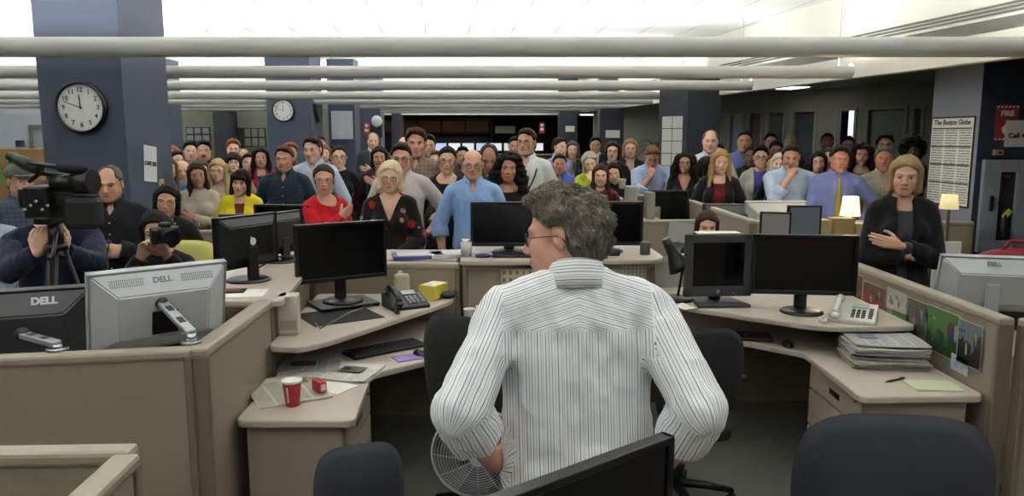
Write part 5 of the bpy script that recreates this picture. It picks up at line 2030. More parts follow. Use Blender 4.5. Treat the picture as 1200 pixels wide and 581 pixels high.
office_chair('black office chair pulled up to the keyboard desk, behind the speaker', (-.09, 3.62), R(145), .50, .60, arms=True, back_z=.50)
office_chair('black office chair beside the drawer pedestal, under the second keyboard', (.84, 3.80), R(-165), .50, .50, arms=True, back_z=.50)
office_chair('small dark grey chair back rising at the bottom edge near the beige desk', (-.565, 2.52), R(200), .30, .50, CHG, back_z=.46, arms=False, thick=.10)
office_chair('large dark grey fabric chair nearest the bottom corner', (1.08, 2.24), R(172), .56, .62, CHG, back_z=.545, arms=False, thick=.10)
o = office_chair('chair draped in pale yellow behind the apple emblem monitor', (-2.0, 4.95), R(180), .46, .55, CHG, back_z=.72, arms=False, seat_z=.5)
for ch in o.children:
    if ch.name.startswith('backrest'): ch.data.materials[0] = mat('yellow_cover', '#b9b566', .9, bump=.4, bscale=30)
office_chair('black chair back wedged between the silver monitor and the counter', (-1.72, 3.75), R(70), .46, .52, back_z=.72, arms=False)

# pedestal fan glimpsed under the speaker's arm
t = thing('pedestal_fan', 'pale round fan seen through the gap under the speaker arm', 'fan', (-.14, 3.02, 0))
FW = mat('fan_wire', '#a8aaac', .4)
b = MB(); b.lathe([(.16, 0), (.16, .015), (.03, .03), (.016, .04)], n=28); b.cyl((0, 0, .03), (0, .03, .55), .014); b.build('stand', GREYP, t)
b = MB()
for r_ in [.03 + .0125 * i for i in range(14)]:
    b.tube([(r_ * math.cos(a), -.05 + .06 * (r_ / .2) ** 2, .60 + r_ * math.sin(a)) for a in [2 * PI * i / 40 for i in range(40)]], .0016 if r_ < .19 else .005, 5, closed=True)
for k in range(12):
    a = 2 * PI * k / 12
    b.tube([(.03 * math.cos(a), -.05, .60 + .03 * math.sin(a)), (.12 * math.cos(a), -.03, .60 + .12 * math.sin(a)), (.195 * math.cos(a), .007, .60 + .195 * math.sin(a))], .0018, 5)
b.cyl((0, -.056, .60), (0, -.045, .60), .032)
b.build('guard', FW, t)
for k in range(4):
    b = MB(); a0 = PI / 2 * k
    b.sheet(lambda u, v: ((.03 + .13 * u) * math.cos(a0 + (v - .5) * 1.0), .0 + .03 * (v - .5), .60 + (.03 + .13 * u) * math.sin(a0 + (v - .5) * 1.0)), 6, 6, .002)
    b.build('blade', mat('fan_blade', '#5f6468', .4), t)
b = MB(); b.cyl((0, .02, .60), (0, .11, .60), .06); b.build('motor', GREYP, t)


# ------------------------------------------------------------------ desk things
def keyboard(label, loc, rz, w=.45, d=.155):
    t = thing('keyboard', label, 'keyboard', loc, rz)
    b = MB(); b.box((0, 0, .010), (w, d, .018), .005); b.build('body', BLACK, t)
    b = MB()
    for r_ in range(6):
        y = d / 2 - .018 - r_ * (d - .03) / 5.4
        n = 20
        for c in range(n):
            if r_ == 5 and 4 <= c <= 9:
                if c == 4: b.box((-w / 2 + .02 + 6.5 * (w - .04) / (n - 1), y, .022), (.115, .015, .007), .002)
                continue
            b.box((-w / 2 + .02 + c * (w - .04) / (n - 1), y, .022), (.016, .015, .007), .002, seg=1)
    b.build('keys', mat('key_black', '#1c1d20', .4), t)
    return t


def mouse(label, loc, rz):
    b = MB(); b.ball((0, 0, .0), .032, 16, (1, 1.75, 1.0)); bmesh.ops.bisect_plane(b.bm, geom=b.bm.verts[:] + b.bm.edges[:] + b.bm.faces[:], plane_co=(0, 0, 0), plane_no=(0, 0, -1), clear_outer=True)
    bmesh.ops.holes_fill(b.bm, edges=b.bm.edges[:])
    b.box((0, -.03, .027), (.006, .016, .008), .002)
    return tag(b.build('computer_mouse', BLACK, None, loc, rz), label, 'mouse')


keyboard('black keyboard on the desk in front of the black phone', (-.70, 4.12, .73), R(38))
mouse('black mouse by the end of the first keyboard', (-.50, 4.03, .73), R(30))
keyboard('black keyboard under the square monitor', (1.30, 4.40, .73), R(-12), .44)
mouse('black mouse beside the second keyboard', (1.56, 4.22, .73), R(-10))
o = MB(); o.box((0, 0, .003), (.14, .11, .006), .001)
tag(o.build('notepad', mat('purple_pad', '#7f6fae', .7), None, (-.56, 3.97, .73), R(30)), 'purple notepad between keyboard and mouse', 'notepad')


def phone(label, loc, rz, base, keys, hs):
    t = thing('desk_phone', label, 'telephone', loc, rz)
    T_ = Matrix.Rotation(R(28), 4, 'X')
    b = MB(); b.prism([(-.11, 0), (.11, 0), (.11, .035), (-.11, .12)], 0, 0.001); b.bm.free()
    b = MB()
    pts = [(-.09, 0), (.09, 0), (.09, .085), (-.09, .02)]
    b.prism(pts, -.12, .12, .006, M=Matrix(((0, 0, 1, 0), (1, 0, 0, 0), (0, 1, 0, 0), (0, 0, 0, 1))))
    b.build('base', base, t)
    sl_ = math.atan2(.065, .18)
    S = Matrix.Translation((0, 0, .053)) @ Matrix.Rotation(sl_, 4, 'X')
    k = MB()
    for i in range(3):
        for j in range(4): k.box((.005 + i * .026, -.06 + j * .022, .004), (.019, .014, .007), .002)
    for j in range(5): k.box((.092, -.06 + j * .022, .004), (.022, .012, .006), .002)
    bmesh.ops.transform(k.bm, matrix=S, verts=k.bm.verts[:]); k.build('keypad', keys, t)
    k = MB(); k.box((.035, .055, .003), (.085, .045, .006), .002); bmesh.ops.transform(k.bm, matrix=S, verts=k.bm.verts[:]); k.build('display', mat('phone_display', '#8f9a98', .3), t)
    h = MB()
    h.tube([(-.075, -.085, .03), (-.075, -.05, .045), (-.075, .05, .045), (-.075, .085, .03)], [.018, .015, .015, .018], 10)
    h.ball((-.075, -.088, .022), .026, 12, (1, 1, .7)); h.ball((-.075, .088, .022), .026, 12, (1, 1, .7))
    bmesh.ops.transform(h.bm, matrix=S, verts=h.bm.verts[:]); h.build('handset', hs, t)
    c = MB()
    P = []
    for i in range(120):
        u = i / 119
        q = Vector((-.11 - .03 * math.sin(u * PI), -.10 - .10 * math.sin(u * PI * .8), .03 * (1 - u) + .006))
        P.append(q + Vector((.008 * math.cos(i * 1.1), .0, .008 * math.sin(i * 1.1) + .004)))
    c.tube(P, .0025, 5); c.build('cord', hs, t)
    return t


phone('black desk phone with handset on the raised shelf', (-.63, 4.46, .90), R(30), BLACK, mat('phone_keys', '#8c9092', .5), BLACK)
phone('white desk phone above the newspaper stack, by the photo board', (1.87, 4.12, .90), R(-30), mat('phone_white', '#b9bab3', .45), mat('phone_keys_dark', '#4a4c4c', .5), mat('handset_white', '#c9cac3', .4))
# yellow box, device, mouse-like stapler on the shelf
o = MB(); o.box((0, 0, .045), (.115, .16, .09), .003)
t = tag(o.build('tissue_box', mat('yellow_box', '#c3b548', .6), None, (-.49, 4.72, .90), R(-28)), 'yellow patterned box next to the black desk phone', 'box')
n = NT('box_print'); vo = n.n('ShaderNodeTexVoronoi'); n.l(n.coord(), vo.inputs['Vector']); vo.inputs['Scale'].default_value = 30
n.set(n.mix(n.math('LESS_THAN', vo.outputs['Distance'], .45), rgb('#d8d0a8'), vo.outputs['Color']), .7)
o = MB(); o.box((0, 0, .0905), (.10, .145, .002)); o.build('printed_top', n.m, t)
o = MB(); o.box((0, 0, .07), (.10, .045, .14), .02)
tag(o.build('pencil_sharpener', mat('device_cream', '#a9a18a', .5), None, (-.70, 4.80, .90), R(10)), 'cream rounded device behind the black desk phone', 'device')
b = MB(); b.ball((0, 0, .02), .045, 14, (1.3, .8, .6)); tag(b.build('tape_dispenser', BLACK, None, (-.39, 4.70, .905), R(40)), 'black tape dispenser at the rounded end of the raised shelf', 'tape dispenser')
o = MB(); o.cyl((0, -.002, 0), (0, .004, 0), .018); tag(o.build('round_stud', WHITEPL, None, (-.72, 4.87, 1.02)), 'white round stud on the partition above the yellow box', 'stud').location = (-.72, 4.868, 1.03)

# white box speaker under the counter
b = MB(); b.box((0, 0, .10), (.10, .10, .20), .006); b.mi = 1; b.box((0, -.051, .05), (.08, .002, .05))
tag(b.build('desktop_speaker', [mat('speaker_white', '#b4aea0', .5), mat('speaker_grille', '#98917f', .7)], None, (-1.145, 3.86, .90), R(8)), 'boxy white speaker beneath the pale counter edge', 'speaker')

# cups and bottle in the middle
b = MB(); b.lathe([(.028, 0), (.038, .12), (.040, .122)], n=24); tag(b.build('paper_cup', mat('cup_white', '#c9c8c1', .5), None, (-.26, 4.62, .73)), 'plain white cup beside the small water bottle', 'cup')
t = thing('water_bottle', 'small clear water bottle with green label and white cap', 'bottle', (-.205, 4.56, .73))
b = MB(); b.lathe([(.030, 0), (.032, .01), (.032, .085), (.026, .11), (.013, .13), (.013, .14)], n=22); b.build('bottle_body', mat('bottle_clear', '#a9b0ad', .15, spec=.8), t)
b = MB(); b.lathe([(.0328, .03), (.0328, .07)], n=22); b.build('label', mat('bottle_label', '#3f7d62', .5), t)
b = MB(); b.lathe([(.015, .138), (.015, .155)], n=16); b.build('cap', WHITEPL, t)
b = MB(); b.lathe([(.034, 0), (.036, .005), (.036, .115), (.033, .12)], n=24); b.mi = 1; b.lathe([(.0365, .02), (.0365, .10)], n=24)
tag(b.build('drink_can', [METAL, mat('can_white', '#b9bcbc', .4)], None, (-.30, 4.98, 1.12)), 'white tin beside the middle black monitor', 'can')
# stuff on the middle counter
b = MB(); b.lathe([(.05, 0), (.055, .012), (.03, .02)], n=20); tag(b.build('mouse_ball', mat('blue_dark_lid', '#23286a', .5), None, (-.19, 4.97, 1.12)), 'dark blue lid lying on the raised counter', 'lid')
b = MB(); b.box((0, 0, .008), (.34, .12, .016), .004); tag(b.build('docking_station', BLACK, None, (.04, 4.98, 1.12)), 'black flat dock below the middle monitor', 'dock')
b = MB(); b.box((0, 0, .02), (.22, .08, .04), .01); tag(b.build('hard_drive', BLACK, None, (.60, 5.02, 1.12), R(8)), 'black flat box under the counter monitor by the paper cup woman', 'drive')
b = MB(); b.lathe([(.035, 0), (.035, .075), (.028, .085)], n=18); tag(b.build('small_speaker', GREYP, None, (.89, 5.08, 1.12)), 'small dark round speaker at the end of the raised counter', 'speaker')
# rolled papers beside it
for k, (x, y, rz_, lb, c_) in enumerate(((-.62, 5.0, 12, 'blue edged binder lying on the partition beside the tin', '#4a4f8c'), (-.40, 5.06, 25, 'white printed magazine slanting beside the blue edged binder', '#b7b9ba'))):
    b = MB(); b.box((0, 0, .012), (.36, .22, .022), .003); b.mi = 1; b.box((0, 0, .024), (.30, .17, .002))
    tag(b.build('binder', [mat('binder_%d' % k, c_, .5), text_page('binder%d' % k, '#b9bbbd', 12, 2)], None, (x, y + .09, 1.10), R(rz_)), lb, 'binder')
b = MB(); b.box2((-1.0, 4.98, 1.06), (-.36, 5.45, 1.098), .006); tag(b.build('shelf_board', WORKTOP), 'narrow pale shelf behind the black desk phone partition', 'shelf')

# calendars pinned under the counter
def on_part(px, py, Yp):
    return at(px, py, Yp)


def pinned(name, label, cat, x0, y0, x1, y1, Yp, m_, tilt=0):
    A, Bq = at(x0, y0, Yp), at(x1, y1, Yp)
    return sheet_obj(name, Bq.x - A.x, A.z - Bq.z, m_, label, cat, M=on_face(((A.x + Bq.x) / 2, Yp, (A.z + Bq.z) / 2), (1, 0, 0), (0, 0, 1)) @ Matrix.Rotation(R(tilt), 4, 'Z'))


def dots_page(key, bg, fg, nx, ny):
    n = NT('page_' + key)
    uv = n.n('ShaderNodeUVMap', uv_map='UVMap').outputs[0]
    U, W, _ = n.sep(uv)
    a_ = n.math('LESS_THAN', n.math('ABSOLUTE', n.math('SUBTRACT', n.math('FRACT', n.math('MULTIPLY', U, float(nx))), .5)), .22)
    b_ = n.math('LESS_THAN', n.math('ABSOLUTE', n.math('SUBTRACT', n.math('FRACT', n.math('MULTIPLY', W, float(ny))), .5)), .26)
    nz = n.math('GREATER_THAN', n.noise(n.mapping(uv, (60, 60, 1)), 1.0, 1), .42)
    n.set(n.mix(n.math('MULTIPLY', n.math('MULTIPLY', a_, b_), nz), rgb(bg), rgb(fg)), .8)
    return n.m


pinned('wall_calendar', 'cream calendar with rows of dark squares under the middle monitor', 'calendar', 587, 315, 640, 350, 4.86, dots_page('cal', '#a9a28c', '#55504a', 7, 4))
pinned('wall_calendar', 'coloured calendar with a drawing, behind the speaker shoulder', 'calendar', 716, 309, 757, 337, 4.93, dots_page('cal2', '#a9aca6', '#58695f', 9, 7))
pinned('paper_sheet', 'small grey sheet pinned beside the coloured calendar', 'paper', 700, 313, 713, 326, 4.92, text_page('sm', '#8f9096', 10, 1))
pinned('paper_sheet', 'crumpled pale paper pinned behind the black desk lamp', 'paper', 768, 300, 802, 341, 5.10, text_page('pl', '#aaa99f', 14, 1, .3), 3)
pinned('paper_sheet', 'big white sheet pinned low on the far partition, above the lamp', 'paper', 783, 262, 835, 286, 7.36, text_page('ph', '#a6a7a2', 6, 1, .25), -8)
# mug right of the calendar
b = MB(); b.lathe([(.036, 0), (.038, .09), (.034, .09), (.033, .01)], n=22); b.tube([(.036, 0, .075), (.062, 0, .07), (.064, 0, .035), (.037, 0, .02)], .006, 8)
tag(b.build('mug', mat('mug_white', '#b9b6aa', .4), None, (.93, 4.80, .73)), 'white mug with handle below the desk lamp', 'mug')

# black desk lamp
t = thing('desk_lamp', 'black jointed desk lamp with a cone shade by the square monitor', 'lamp', (1.02, 4.64, .90))
b = MB(); b.lathe([(.09, 0), (.09, .015), (.08, .024), (.02, .03)], n=28); b.build('base', BLACK, t)
b = MB(); b.tube([(0, 0, .02), (.035, .0, .24)], .008, 8); b.tube([(.035, 0, .24), (-.05, -.03, .31)], .009, 8); b.ball((.035, 0, .24), .018, 10); b.build('arm', BLACK, t)
b = MB()
Ml = Matrix.Translation((-.045, -.03, .30)) @ Matrix.Rotation(R(-28), 4, 'Y')
b.lathe([(.026, .10), (.030, .06), (.034, .0), (.062, -.075), (.075, -.11), (.072, -.11), (.03, -.02)], n=28, M=Ml)
b.build('shade', BLACK, t)

b = MB()
b.sheet(lambda u, v: (-.10 + .2 * u, -.04 + .09 * v, .004 + .018 * math.sin(u * 7) * v), 14, 5, .0015)
tag(b.build('crumpled_paper', PAPER, None, (1.08, 4.45, .90), R(25)), 'crumpled white paper at the foot of the square monitor', 'paper')
# papers lying on the square monitor's far side and on monitors
b = MB(); b.box((0, 0, .004), (.26, .10, .007), .001); tag(b.build('paper_stack', PAPER, None, (1.24, 4.60, 1.322), R(4)), 'white papers lying on top of the square monitor', 'papers')

# ---- newspapers
NEWS = text_page('news', '#b9b5a6', 38, 4, .62, .16)
NEWS2 = text_page('news2', '#a5a6a4', 40, 5, .62, .14)
SPORT = text_page('spread', '#c0bfb8', 30, 4, .5, .3)


def newspaper(label, loc, rz, w=.36, h=.30, m_=None, thick=.012, pics=(), seed=0, group=None, waves=1.0):
    """folded newspaper: a few loose sheets, gently wavy"""
    rs = random.Random(seed)
    t = thing('newspaper', label, 'newspaper', loc, rz, group)
    nl = 4
    for k in range(nl):
        b = MB(); uvl = b.bm.loops.layers.uv.new('UVMap')
        ox, oy, ro = rs.uniform(-.008, .008), rs.uniform(-.008, .008), rs.uniform(-.03, .03)
        z0 = thick * (k + .5) / nl
        nu, nv = 14, 10
        vt = [[None] * (nv + 1) for _ in range(nu + 1)]
        for i in range(nu + 1):
            for j in range(nv + 1):
                x, y = (i / nu - .5) * w + ox, (j / nv - .5) * h + oy
                x, y = x * math.cos(ro) - y * math.sin(ro), x * math.sin(ro) + y * math.cos(ro)
                z = z0 + waves * (.0022 * math.sin(x * 19 + seed) + .0018 * math.sin(y * 23 + seed * 2)) * (k / nl + .2) + .004 * (k / nl) * ((i / nu - .5) * 2) ** 4
                vt[i][j] = b.bm.verts.new((x, y, max(z, .0006)))
        fs = []
        for i in range(nu):
            for j in range(nv):
                f = b.bm.faces.new((vt[i][j], vt[i + 1][j], vt[i + 1][j + 1], vt[i][j + 1])); fs.append(f)
                for lp, (ii, jj) in zip(f.loops, ((i, j), (i + 1, j), (i + 1, j + 1), (i, j + 1))): lp[uvl].uv = (ii / nu, jj / nv)
        b._faces(fs, True)
        thicken(b.bm, fs, thick / nl * .6)
        b.build('sheet', m_ or NEWS, t)
    for (cx, cy, pw, ph, col) in pics:
        b = MB()
        b.box((cx, cy, thick + .0035), (pw, ph, .0015))
        b.build('photograph', mat('news_photo_' + col, col, .7, noise=.7, nscale=45), t)
    return t


newspaper('unfolded newspaper nearest the red cup, text side up', (-1.045, 3.44, .73), R(30), .32, .40, NEWS, .010, [(.06, .08, .10, .07, '#6d7048')], 1)
newspaper('open newspaper with a red sports photo behind the red cup', (-.90, 3.72, .73), R(-12), .46, .28, SPORT, .014, [(.10, .02, .12, .09, '#4e4a48'), (.075, .02, .04, .035, '#a03838')], 2)
newspaper('folded newspaper leaning on the partition at the desk corner', (-1.02, 3.78, .735), R(8), .30, .20, NEWS2, .016, [(-.04, .02, .12, .07, '#4a4c50')], 3)
b = MB(); b.box((0, 0, .001), (.22, .15, .002)); tag(b.build('paper_sheet', PAPER, None, (-.86, 3.50, .731), R(-30)), 'loose white sheet between the two spread newspapers', 'paper')
t = tag(MB().box((0, 0, .024), (.035, .08, .048), .002).build('small_carton', mat('carton_red', '#a82a34', .5), None, (-.885, 3.40, .745), R(40)), 'small red and white carton right behind the red cup', 'carton')
MB().box((0, -.0405, .024), (.024, .002, .030)).build('carton_print', mat('carton_white', '#c9bdb8', .6), t)
# red cup
t = thing('paper_cup', 'red paper cup with white lettering column on the newspaper desk', 'cup', (-.965, 3.245, .73))
b = MB(); b.lathe([(.029, 0), (.030, .003), (.0415, .105), (.0435, .110), (.0415, .111), (.038, .100), (.027, .006)], n=32); b.build('cup_wall', mat('cup_red', '#a31f30', .45, noise=.15, nscale=60), t)
b = MB(); b.lathe([(.0425, .106), (.0455, .110), (.0455, .117), (.040, .119), (.038, .115)], n=32); b.build('rim', mat('cup_rim_white', '#d8d6d0', .5), t)
b = MB()
for k in range(6):
    z = .028 + k * .012; r_ = .029 + .0125 * z / .105 + .0012; a = R(-105)
    b.box((r_ * math.cos(a), r_ * math.sin(a), z), (.008, .002, .0075), rot=Matrix.Rotation(a + PI / 2, 3, 'Z'))
b.build('lettering', mat('cup_print', '#d8cdca', .6), t)

# stack of newspapers on the other desk
for k in range(8):
    newspaper('newspaper in the stack on the desk, sheet edges showing', (1.93 + .012 * math.sin(k * 2.1), 3.88 + .015 * math.cos(k * 1.7), .731 + k * .0165), R(-8 + 5 * math.sin(k * 1.3)), .36, .27, NEWS2 if k % 2 else NEWS, .012, [(-.08, .03, .09, .09, '#5b6472')] if k == 7 else (), 10 + k, 'newspapers stacked on the desk', waves=.5)
b = MB(); b.box((0, 0, .004), (.215, .15, .008), .001); tag(b.build('notepad', mat('green_pad', '#b4bb9b', .75), None, (1.99, 3.50, .73), R(-4)), 'pale green notepad at the desk corner', 'notepad')
b = MB(); b.tube([(-.065, 0, .005), (-.03, 0, .006), (.05, 0, .006), (.068, 0, .005)], [.002, .0055, .0055, .004], 10); b.box((.045, 0, .012), (.03, .003, .002)); tag(b.build('ballpoint_pen', BLACK, None, (1.85, 3.58, .731), R(25)), 'black pen lying beside the green notepad', 'pen')


# ---- photos on the partition (its face looks towards -x)
def on_c(px, py):
    xc, yc = (px - 600) / F_PX, (290.5 - py) / F_PX
    d = Vector((xc, CP + yc * SP, -SP + yc * CP))
    t_ = 2.182 / d.x
    return Vector((0, 0, CAM_H)) + d * t_


def photo_mat(key, cols, sc=14):
    n = NT('photo_' + key)
    vo = n.n('ShaderNodeTexVoronoi'); n.l(n.coord(), vo.inputs['Vector']); vo.inputs['Scale'].default_value = sc * 2
    uv = n.n('ShaderNodeUVMap', uv_map='UVMap').outputs[0]
    U, W, _ = n.sep(uv)
    n.l(n.mapping(uv, (9, 2.6, 1)), vo.inputs['Vector']); vo.inputs['Scale'].default_value = 1.0
    r_, g_, b_ = n.sep(vo.outputs['Color'])
    st = [((i) / len(cols), rgb(c)) for i, c in enumerate(cols)]
    ppl = n.math('MULTIPLY', n.math('LESS_THAN', n.math('ABSOLUTE', n.math('SUBTRACT', W, .5)), .27), n.math('LESS_THAN', vo.outputs['Distance'], .52))
    back = n.mix(n.math('GREATER_THAN', n.math('ADD', W, n.math('MULTIPLY', n.noise(uv, 6, 2), .2)), .62), rgb(cols[0]), rgb(cols[-2]))
    back = n.mix(n.math('MULTIPLY', n.noise(uv, 14, 3), .7), back, rgb(cols[-1]))
    edge = n.math('GREATER_THAN', n.math('MAXIMUM', n.math('ABSOLUTE', n.math('SUBTRACT', U, .5)), n.math('ABSOLUTE', n.math('SUBTRACT', W, .5))), .475)
    pic = n.mix(ppl, back, n.mix(n.math('MULTIPLY', n.noise(uv, 30, 2), .6), n.ramp(r_, st, 'CONSTANT'), (.02, .02, .02)))
    n.set(n.mix(n.math('MULTIPLY', edge, .7), pic, rgb('#b5b3aa')), .4)
    return n.m


GREENF = ['#1f2c22', '#8f9490', '#2b3a6a', '#7a2a2a', '#3c6a2a', '#2f5a26']
PH = [(998, 318, 1011, 350, 'brown toned portrait pinned at the far end of the board', ['#3a2018', '#6a3a26', '#20150f', '#8a5a40']),
      (1013, 328, 1038, 356, 'red team action photo next to the brown portrait', ['#7a2626', '#2a2422', '#a8a49c', '#3a3a2a', '#8a3028']),
      (1041, 336, 1063, 360, 'white printed card pinned above a green photo', ['#b9b8b0', '#a9a8a0', '#6a6a64']),
      (1046, 361, 1064, 388, 'green pitch photo pinned low beside the phone', GREENF),
      (1065, 347, 1086, 390, 'tall dark photo of players in blue and white', ['#1c2230', '#3a4668', '#8f9498', '#2a2c2a', '#6a5a48']),
      (1088, 355, 1124, 408, 'largest photo on the board, a team on green grass', GREENF),
      (1126, 372, 1151, 424, 'photo of players in black and yellow nearest the board end', ['#16181c', '#2a3036', '#b0a040', '#6f7a84', '#0e0f12']),
      (1117, 413, 1136, 432, 'small pale blue card pinned under the photos', ['#93a3b4', '#a3b0bc'])]
for x0, y0, x1, y1, lb, cols in PH:
    A, Bq, Cq = on_c(x0, y0), on_c(x1, y1), on_c(x0, y1)
    w_ = abs(A.y - Bq.y); zt_ = A.z; zb2 = Cq.z
    zc_ = (zt_ + zb2) / 2; 
    sheet_obj('pinned_photo', w_, zt_ - zb2, photo_mat(lb[:12] + str(x0), cols, 26), lb, 'photograph', M=on_face((2.176 - (.002 if x0 > 1110 else 0), (A.y + Bq.y) / 2, min(zc_, 1.05 - (zt_ - zb2) / 2)), (0, -1, 0), (0, 0, 1)))

# ---- beyond: table lamp, boxes, papers
pl = at(993, 252, 6.5)
b = MB(); b.box2((-.35, -.2, 0), (.75, .2, pl.z - .30)); tag(b.build('side_cabinet', STEEL, None, (pl.x, 6.55, 0)), 'beige side cabinet holding the glowing table lamp and papers', 'cabinet')
zt_ = pl.z - .30
t = thing('table_lamp', 'lit table lamp with a cream shade among piles of paper', 'lamp', (pl.x, 6.45, zt_))
b = MB(); b.lathe([(.06, 0), (.06, .01), (.012, .02), (.010, .32)], n=20); b.build('base', METAL, t)
b = MB(); b.lathe([(.082, .30), (.078, .33), (.062, .46), (.060, .46), (.076, .33), (.080, .30)], n=28); b.build('shade', mat('lamp_shade_lit', '#f3e6b8', .8, emit=(1.0, .80, .40), estr=.42), t)
l_ = bpy.data.lights.new('table_lamp_bulb', 'POINT'); l_.energy = 4; l_.color = (1, .82, .5); l_.shadow_soft_size = .05
lo = bpy.data.objects.new('bulb', l_); link(lo, t); lo.location = (0, 0, .5)
p2 = at(1112, 243, 5.30)
b = MB(); b.box2((-.2, -.15, 0), (.12, .15, p2.z - .32)); b.mi = 1
for k in range(8): b.box((-.17 + .033 * k, -.16, .9 + .02 * (k % 3)), (.022, .03, .22), .002)
tag(b.build('magazine_rack', [mat('dark_rack', '#26221c', .6), mat('rack_mix', '#5b4a3a', .6, noise=.8, nscale=20)], None, (p2.x, 5.33, 0)), 'dark rack with magazines below the second lit lamp', 'rack')
t = thing('table_lamp', 'smaller lit lamp shade against the newspaper poster', 'lamp', (p2.x, 5.30, p2.z - .32))
b = MB(); b.lathe([(.06, 0), (.06, .01), (.012, .02), (.010, .33)], n=20); b.build('base', BLACK, t)
b = MB(); b.lathe([(.062, .31), (.050, .41), (.048, .41), (.059, .31)], n=28); b.build('shade', mat('lamp_shade_dim', '#d8c690', .8, emit=(1.0, .80, .42), estr=.16), t)
b = MB(); b.box((0, 0, .60), (.18, .02, 1.20), .002); tag(b.build('paper_board', WHITEPL), 'tall white board standing in front of the magazine rack', 'board').location = (at(1110, 290, 5.12).x, 5.12, 0)
rs = random.Random(4)
for k in range(9):
    px_, py_ = rs.uniform(945, 1035), rs.uniform(236, 262)
    b = MB(); b.box((0, 0, 0), (rs.uniform(.20, .30), rs.uniform(.18, .26), rs.uniform(.012, .03)), .003)
    x = pl.x - .22 + .085 * (k % 6)
    o = b.build('paper_pile', mat('pile_paper_%d' % (k % 2), ('#b5a988', '#a3997c')[k % 2], .8), None, (x, 6.5 + .02 * (k % 3), zt_ + .02 + .034 * (k // 3) + .004 * (k % 3)), rs.uniform(-.5, .5))
    tag(o, 'loose pile of papers around the foot of the lit table lamp', 'papers', 'paper piles round the table lamp')
for k, (x0, x1, y0, y1, Y_, c_, lb) in enumerate(((955, 975, 258, 293, 6.25, '#a89a74', 'upright cardboard file beside the portrait screens'), (978, 1000, 256, 297, 6.2, '#8f7a52', 'brown cardboard box standing under the lit lamp'), (1003, 1030, 262, 292, 6.22, '#a19676', 'hanging papers below the lit table lamp'))):
    A, Bq = at(x0, y0, Y_), at(x1, y1, Y_)
    b = MB(); b.box2((A.x, 0, Bq.z), (Bq.x, .14, A.z), .004); tag(b.build('file_box', mat('file_%d' % k, c_, .8, noise=.15, nscale=12), None, (0, Y_, 0)), lb, 'box')
b = MB()
for k in range(5): b.tube([(.0, 0, .02), (.1, .05, .12 - .02 * k), (.2 + .03 * k, .0, .01)], .006, 6)
tag(b.build('cable_heap', BLACK, None, (2.62, 5.55, .92)), 'black cables heaped before the upright cardboard files', 'cables')
b = MB(); b.lathe([(.028, 0), (.028, .085)], n=16); b.mi = 1; b.lathe([(.03, 0), (.03, .02)], n=16)
tag(b.build('pen_cup', [BLACK, mat('purple_base', '#4a3fa0', .5)], None, (at(962, 295, 5.6).x, 5.6, .92)), 'black pen cup with purple foot behind the wide monitor', 'pen cup')
b = MB()
b.sheet(lambda u, v: (-.38 + .76 * u, -.12 + .26 * v, .006 + .02 * abs(math.sin(u * 9 + v * 3)) ), 20, 6, .004)
tag(b.build('crumpled_paper', mat('paper_dull', '#9b9a90', .85), None, (2.02, 5.33, 1.0), R(-6)), 'spread of crumpled papers behind the wide monitor', 'paper').location = (1.72, 5.30, 1.06)
b = MB(); b.box2((-.5, -.1, 1.02), (.5, .2, 1.058)); tag(b.build('shelf_board', WORKTOP, None, (1.70, 5.33, 0)), 'narrow shelf carrying the crumpled papers behind the wide monitor', 'shelf')
# flyers, pink tag on the long partition
b = MB(); b.box((0, 0, 0), (.05, .02, .13), .004); tag(b.build('pink_tag', mat('pink_tag', '#d0606a', .7), None, at(791, 249, 7.9) + Vector((0, 0, 0))), 'pink tag clipped on the long partition rail', 'tag').location = (2.165, at(791, 249, 9.2).y, 1.12)
# papers and files crammed between partitions
for k, (px_, py_, Y_, sz, lb) in enumerate(((739, 238, 7.62, (.10, .22, .34), 'white file pile behind the paper cup woman'), (761, 240, 7.62, (.08, .2, .26), 'upright white folder beside the white file pile'))):
    p = at(px_, py_, Y_)
    b = MB(); b.box((0, 0, 0), sz, .006); o = tag(b.build('file_stack', mat('filed_paper_%d' % k, '#86877f', .8, noise=.2, nscale=20), None, p), lb, 'files')
    b = MB(); b.box2((-.085, -.14, 0), (.085, .14, p.z - sz[2] / 2)); tag(b.build('low_cabinet', STEEL, None, (p.x, Y_, 0)), ['beige cabinet under the white file pile', 'beige cabinet under the upright white folder', 'beige cabinet under the small pale tower'][k], 'cabinet')
# red bag at the far right
b = MB(); b.ball((0, 0, .12), .2, 18, (1.4, .8, .55)); b.tube([(-.12, 0, .18), (-.05, -.02, .28), (.08, 0, .27), (.14, 0, .18)], .012, 8)
tag(b.build('bag', mat('bag_red', '#7c1522', .8, noise=.2, nscale=8), None, (3.38, 5.1, .93)), 'red bag showing over the silver monitor at the frame edge', 'bag')
b = MB(); b.box2((3.14, 4.85, 0), (4.4, 5.35, .93), .01); tag(b.build('low_cabinet', DARKV), 'dark low cabinet carrying the red bag behind the silver monitor', 'cabinet')
b = MB(); b.box2((2.30, 4.0, 0), (4.3, 4.55, .735), .008); tag(b.build('desk', WORKTOP), 'desk under the silver monitor behind the photo board', 'desk')
b = MB(); b.tube([(-1.05, 4.0, .915), (-1.0, 3.9, .91), (-.9, 4.2, .93), (-.86, 4.35, .92)], .004, 6); tag(b.build('cable', mat('cable_grey', '#7d7a74', .5), None, (0, 0, 0)), 'grey cable trailing over the raised shelf to the monitor riser', 'cable')
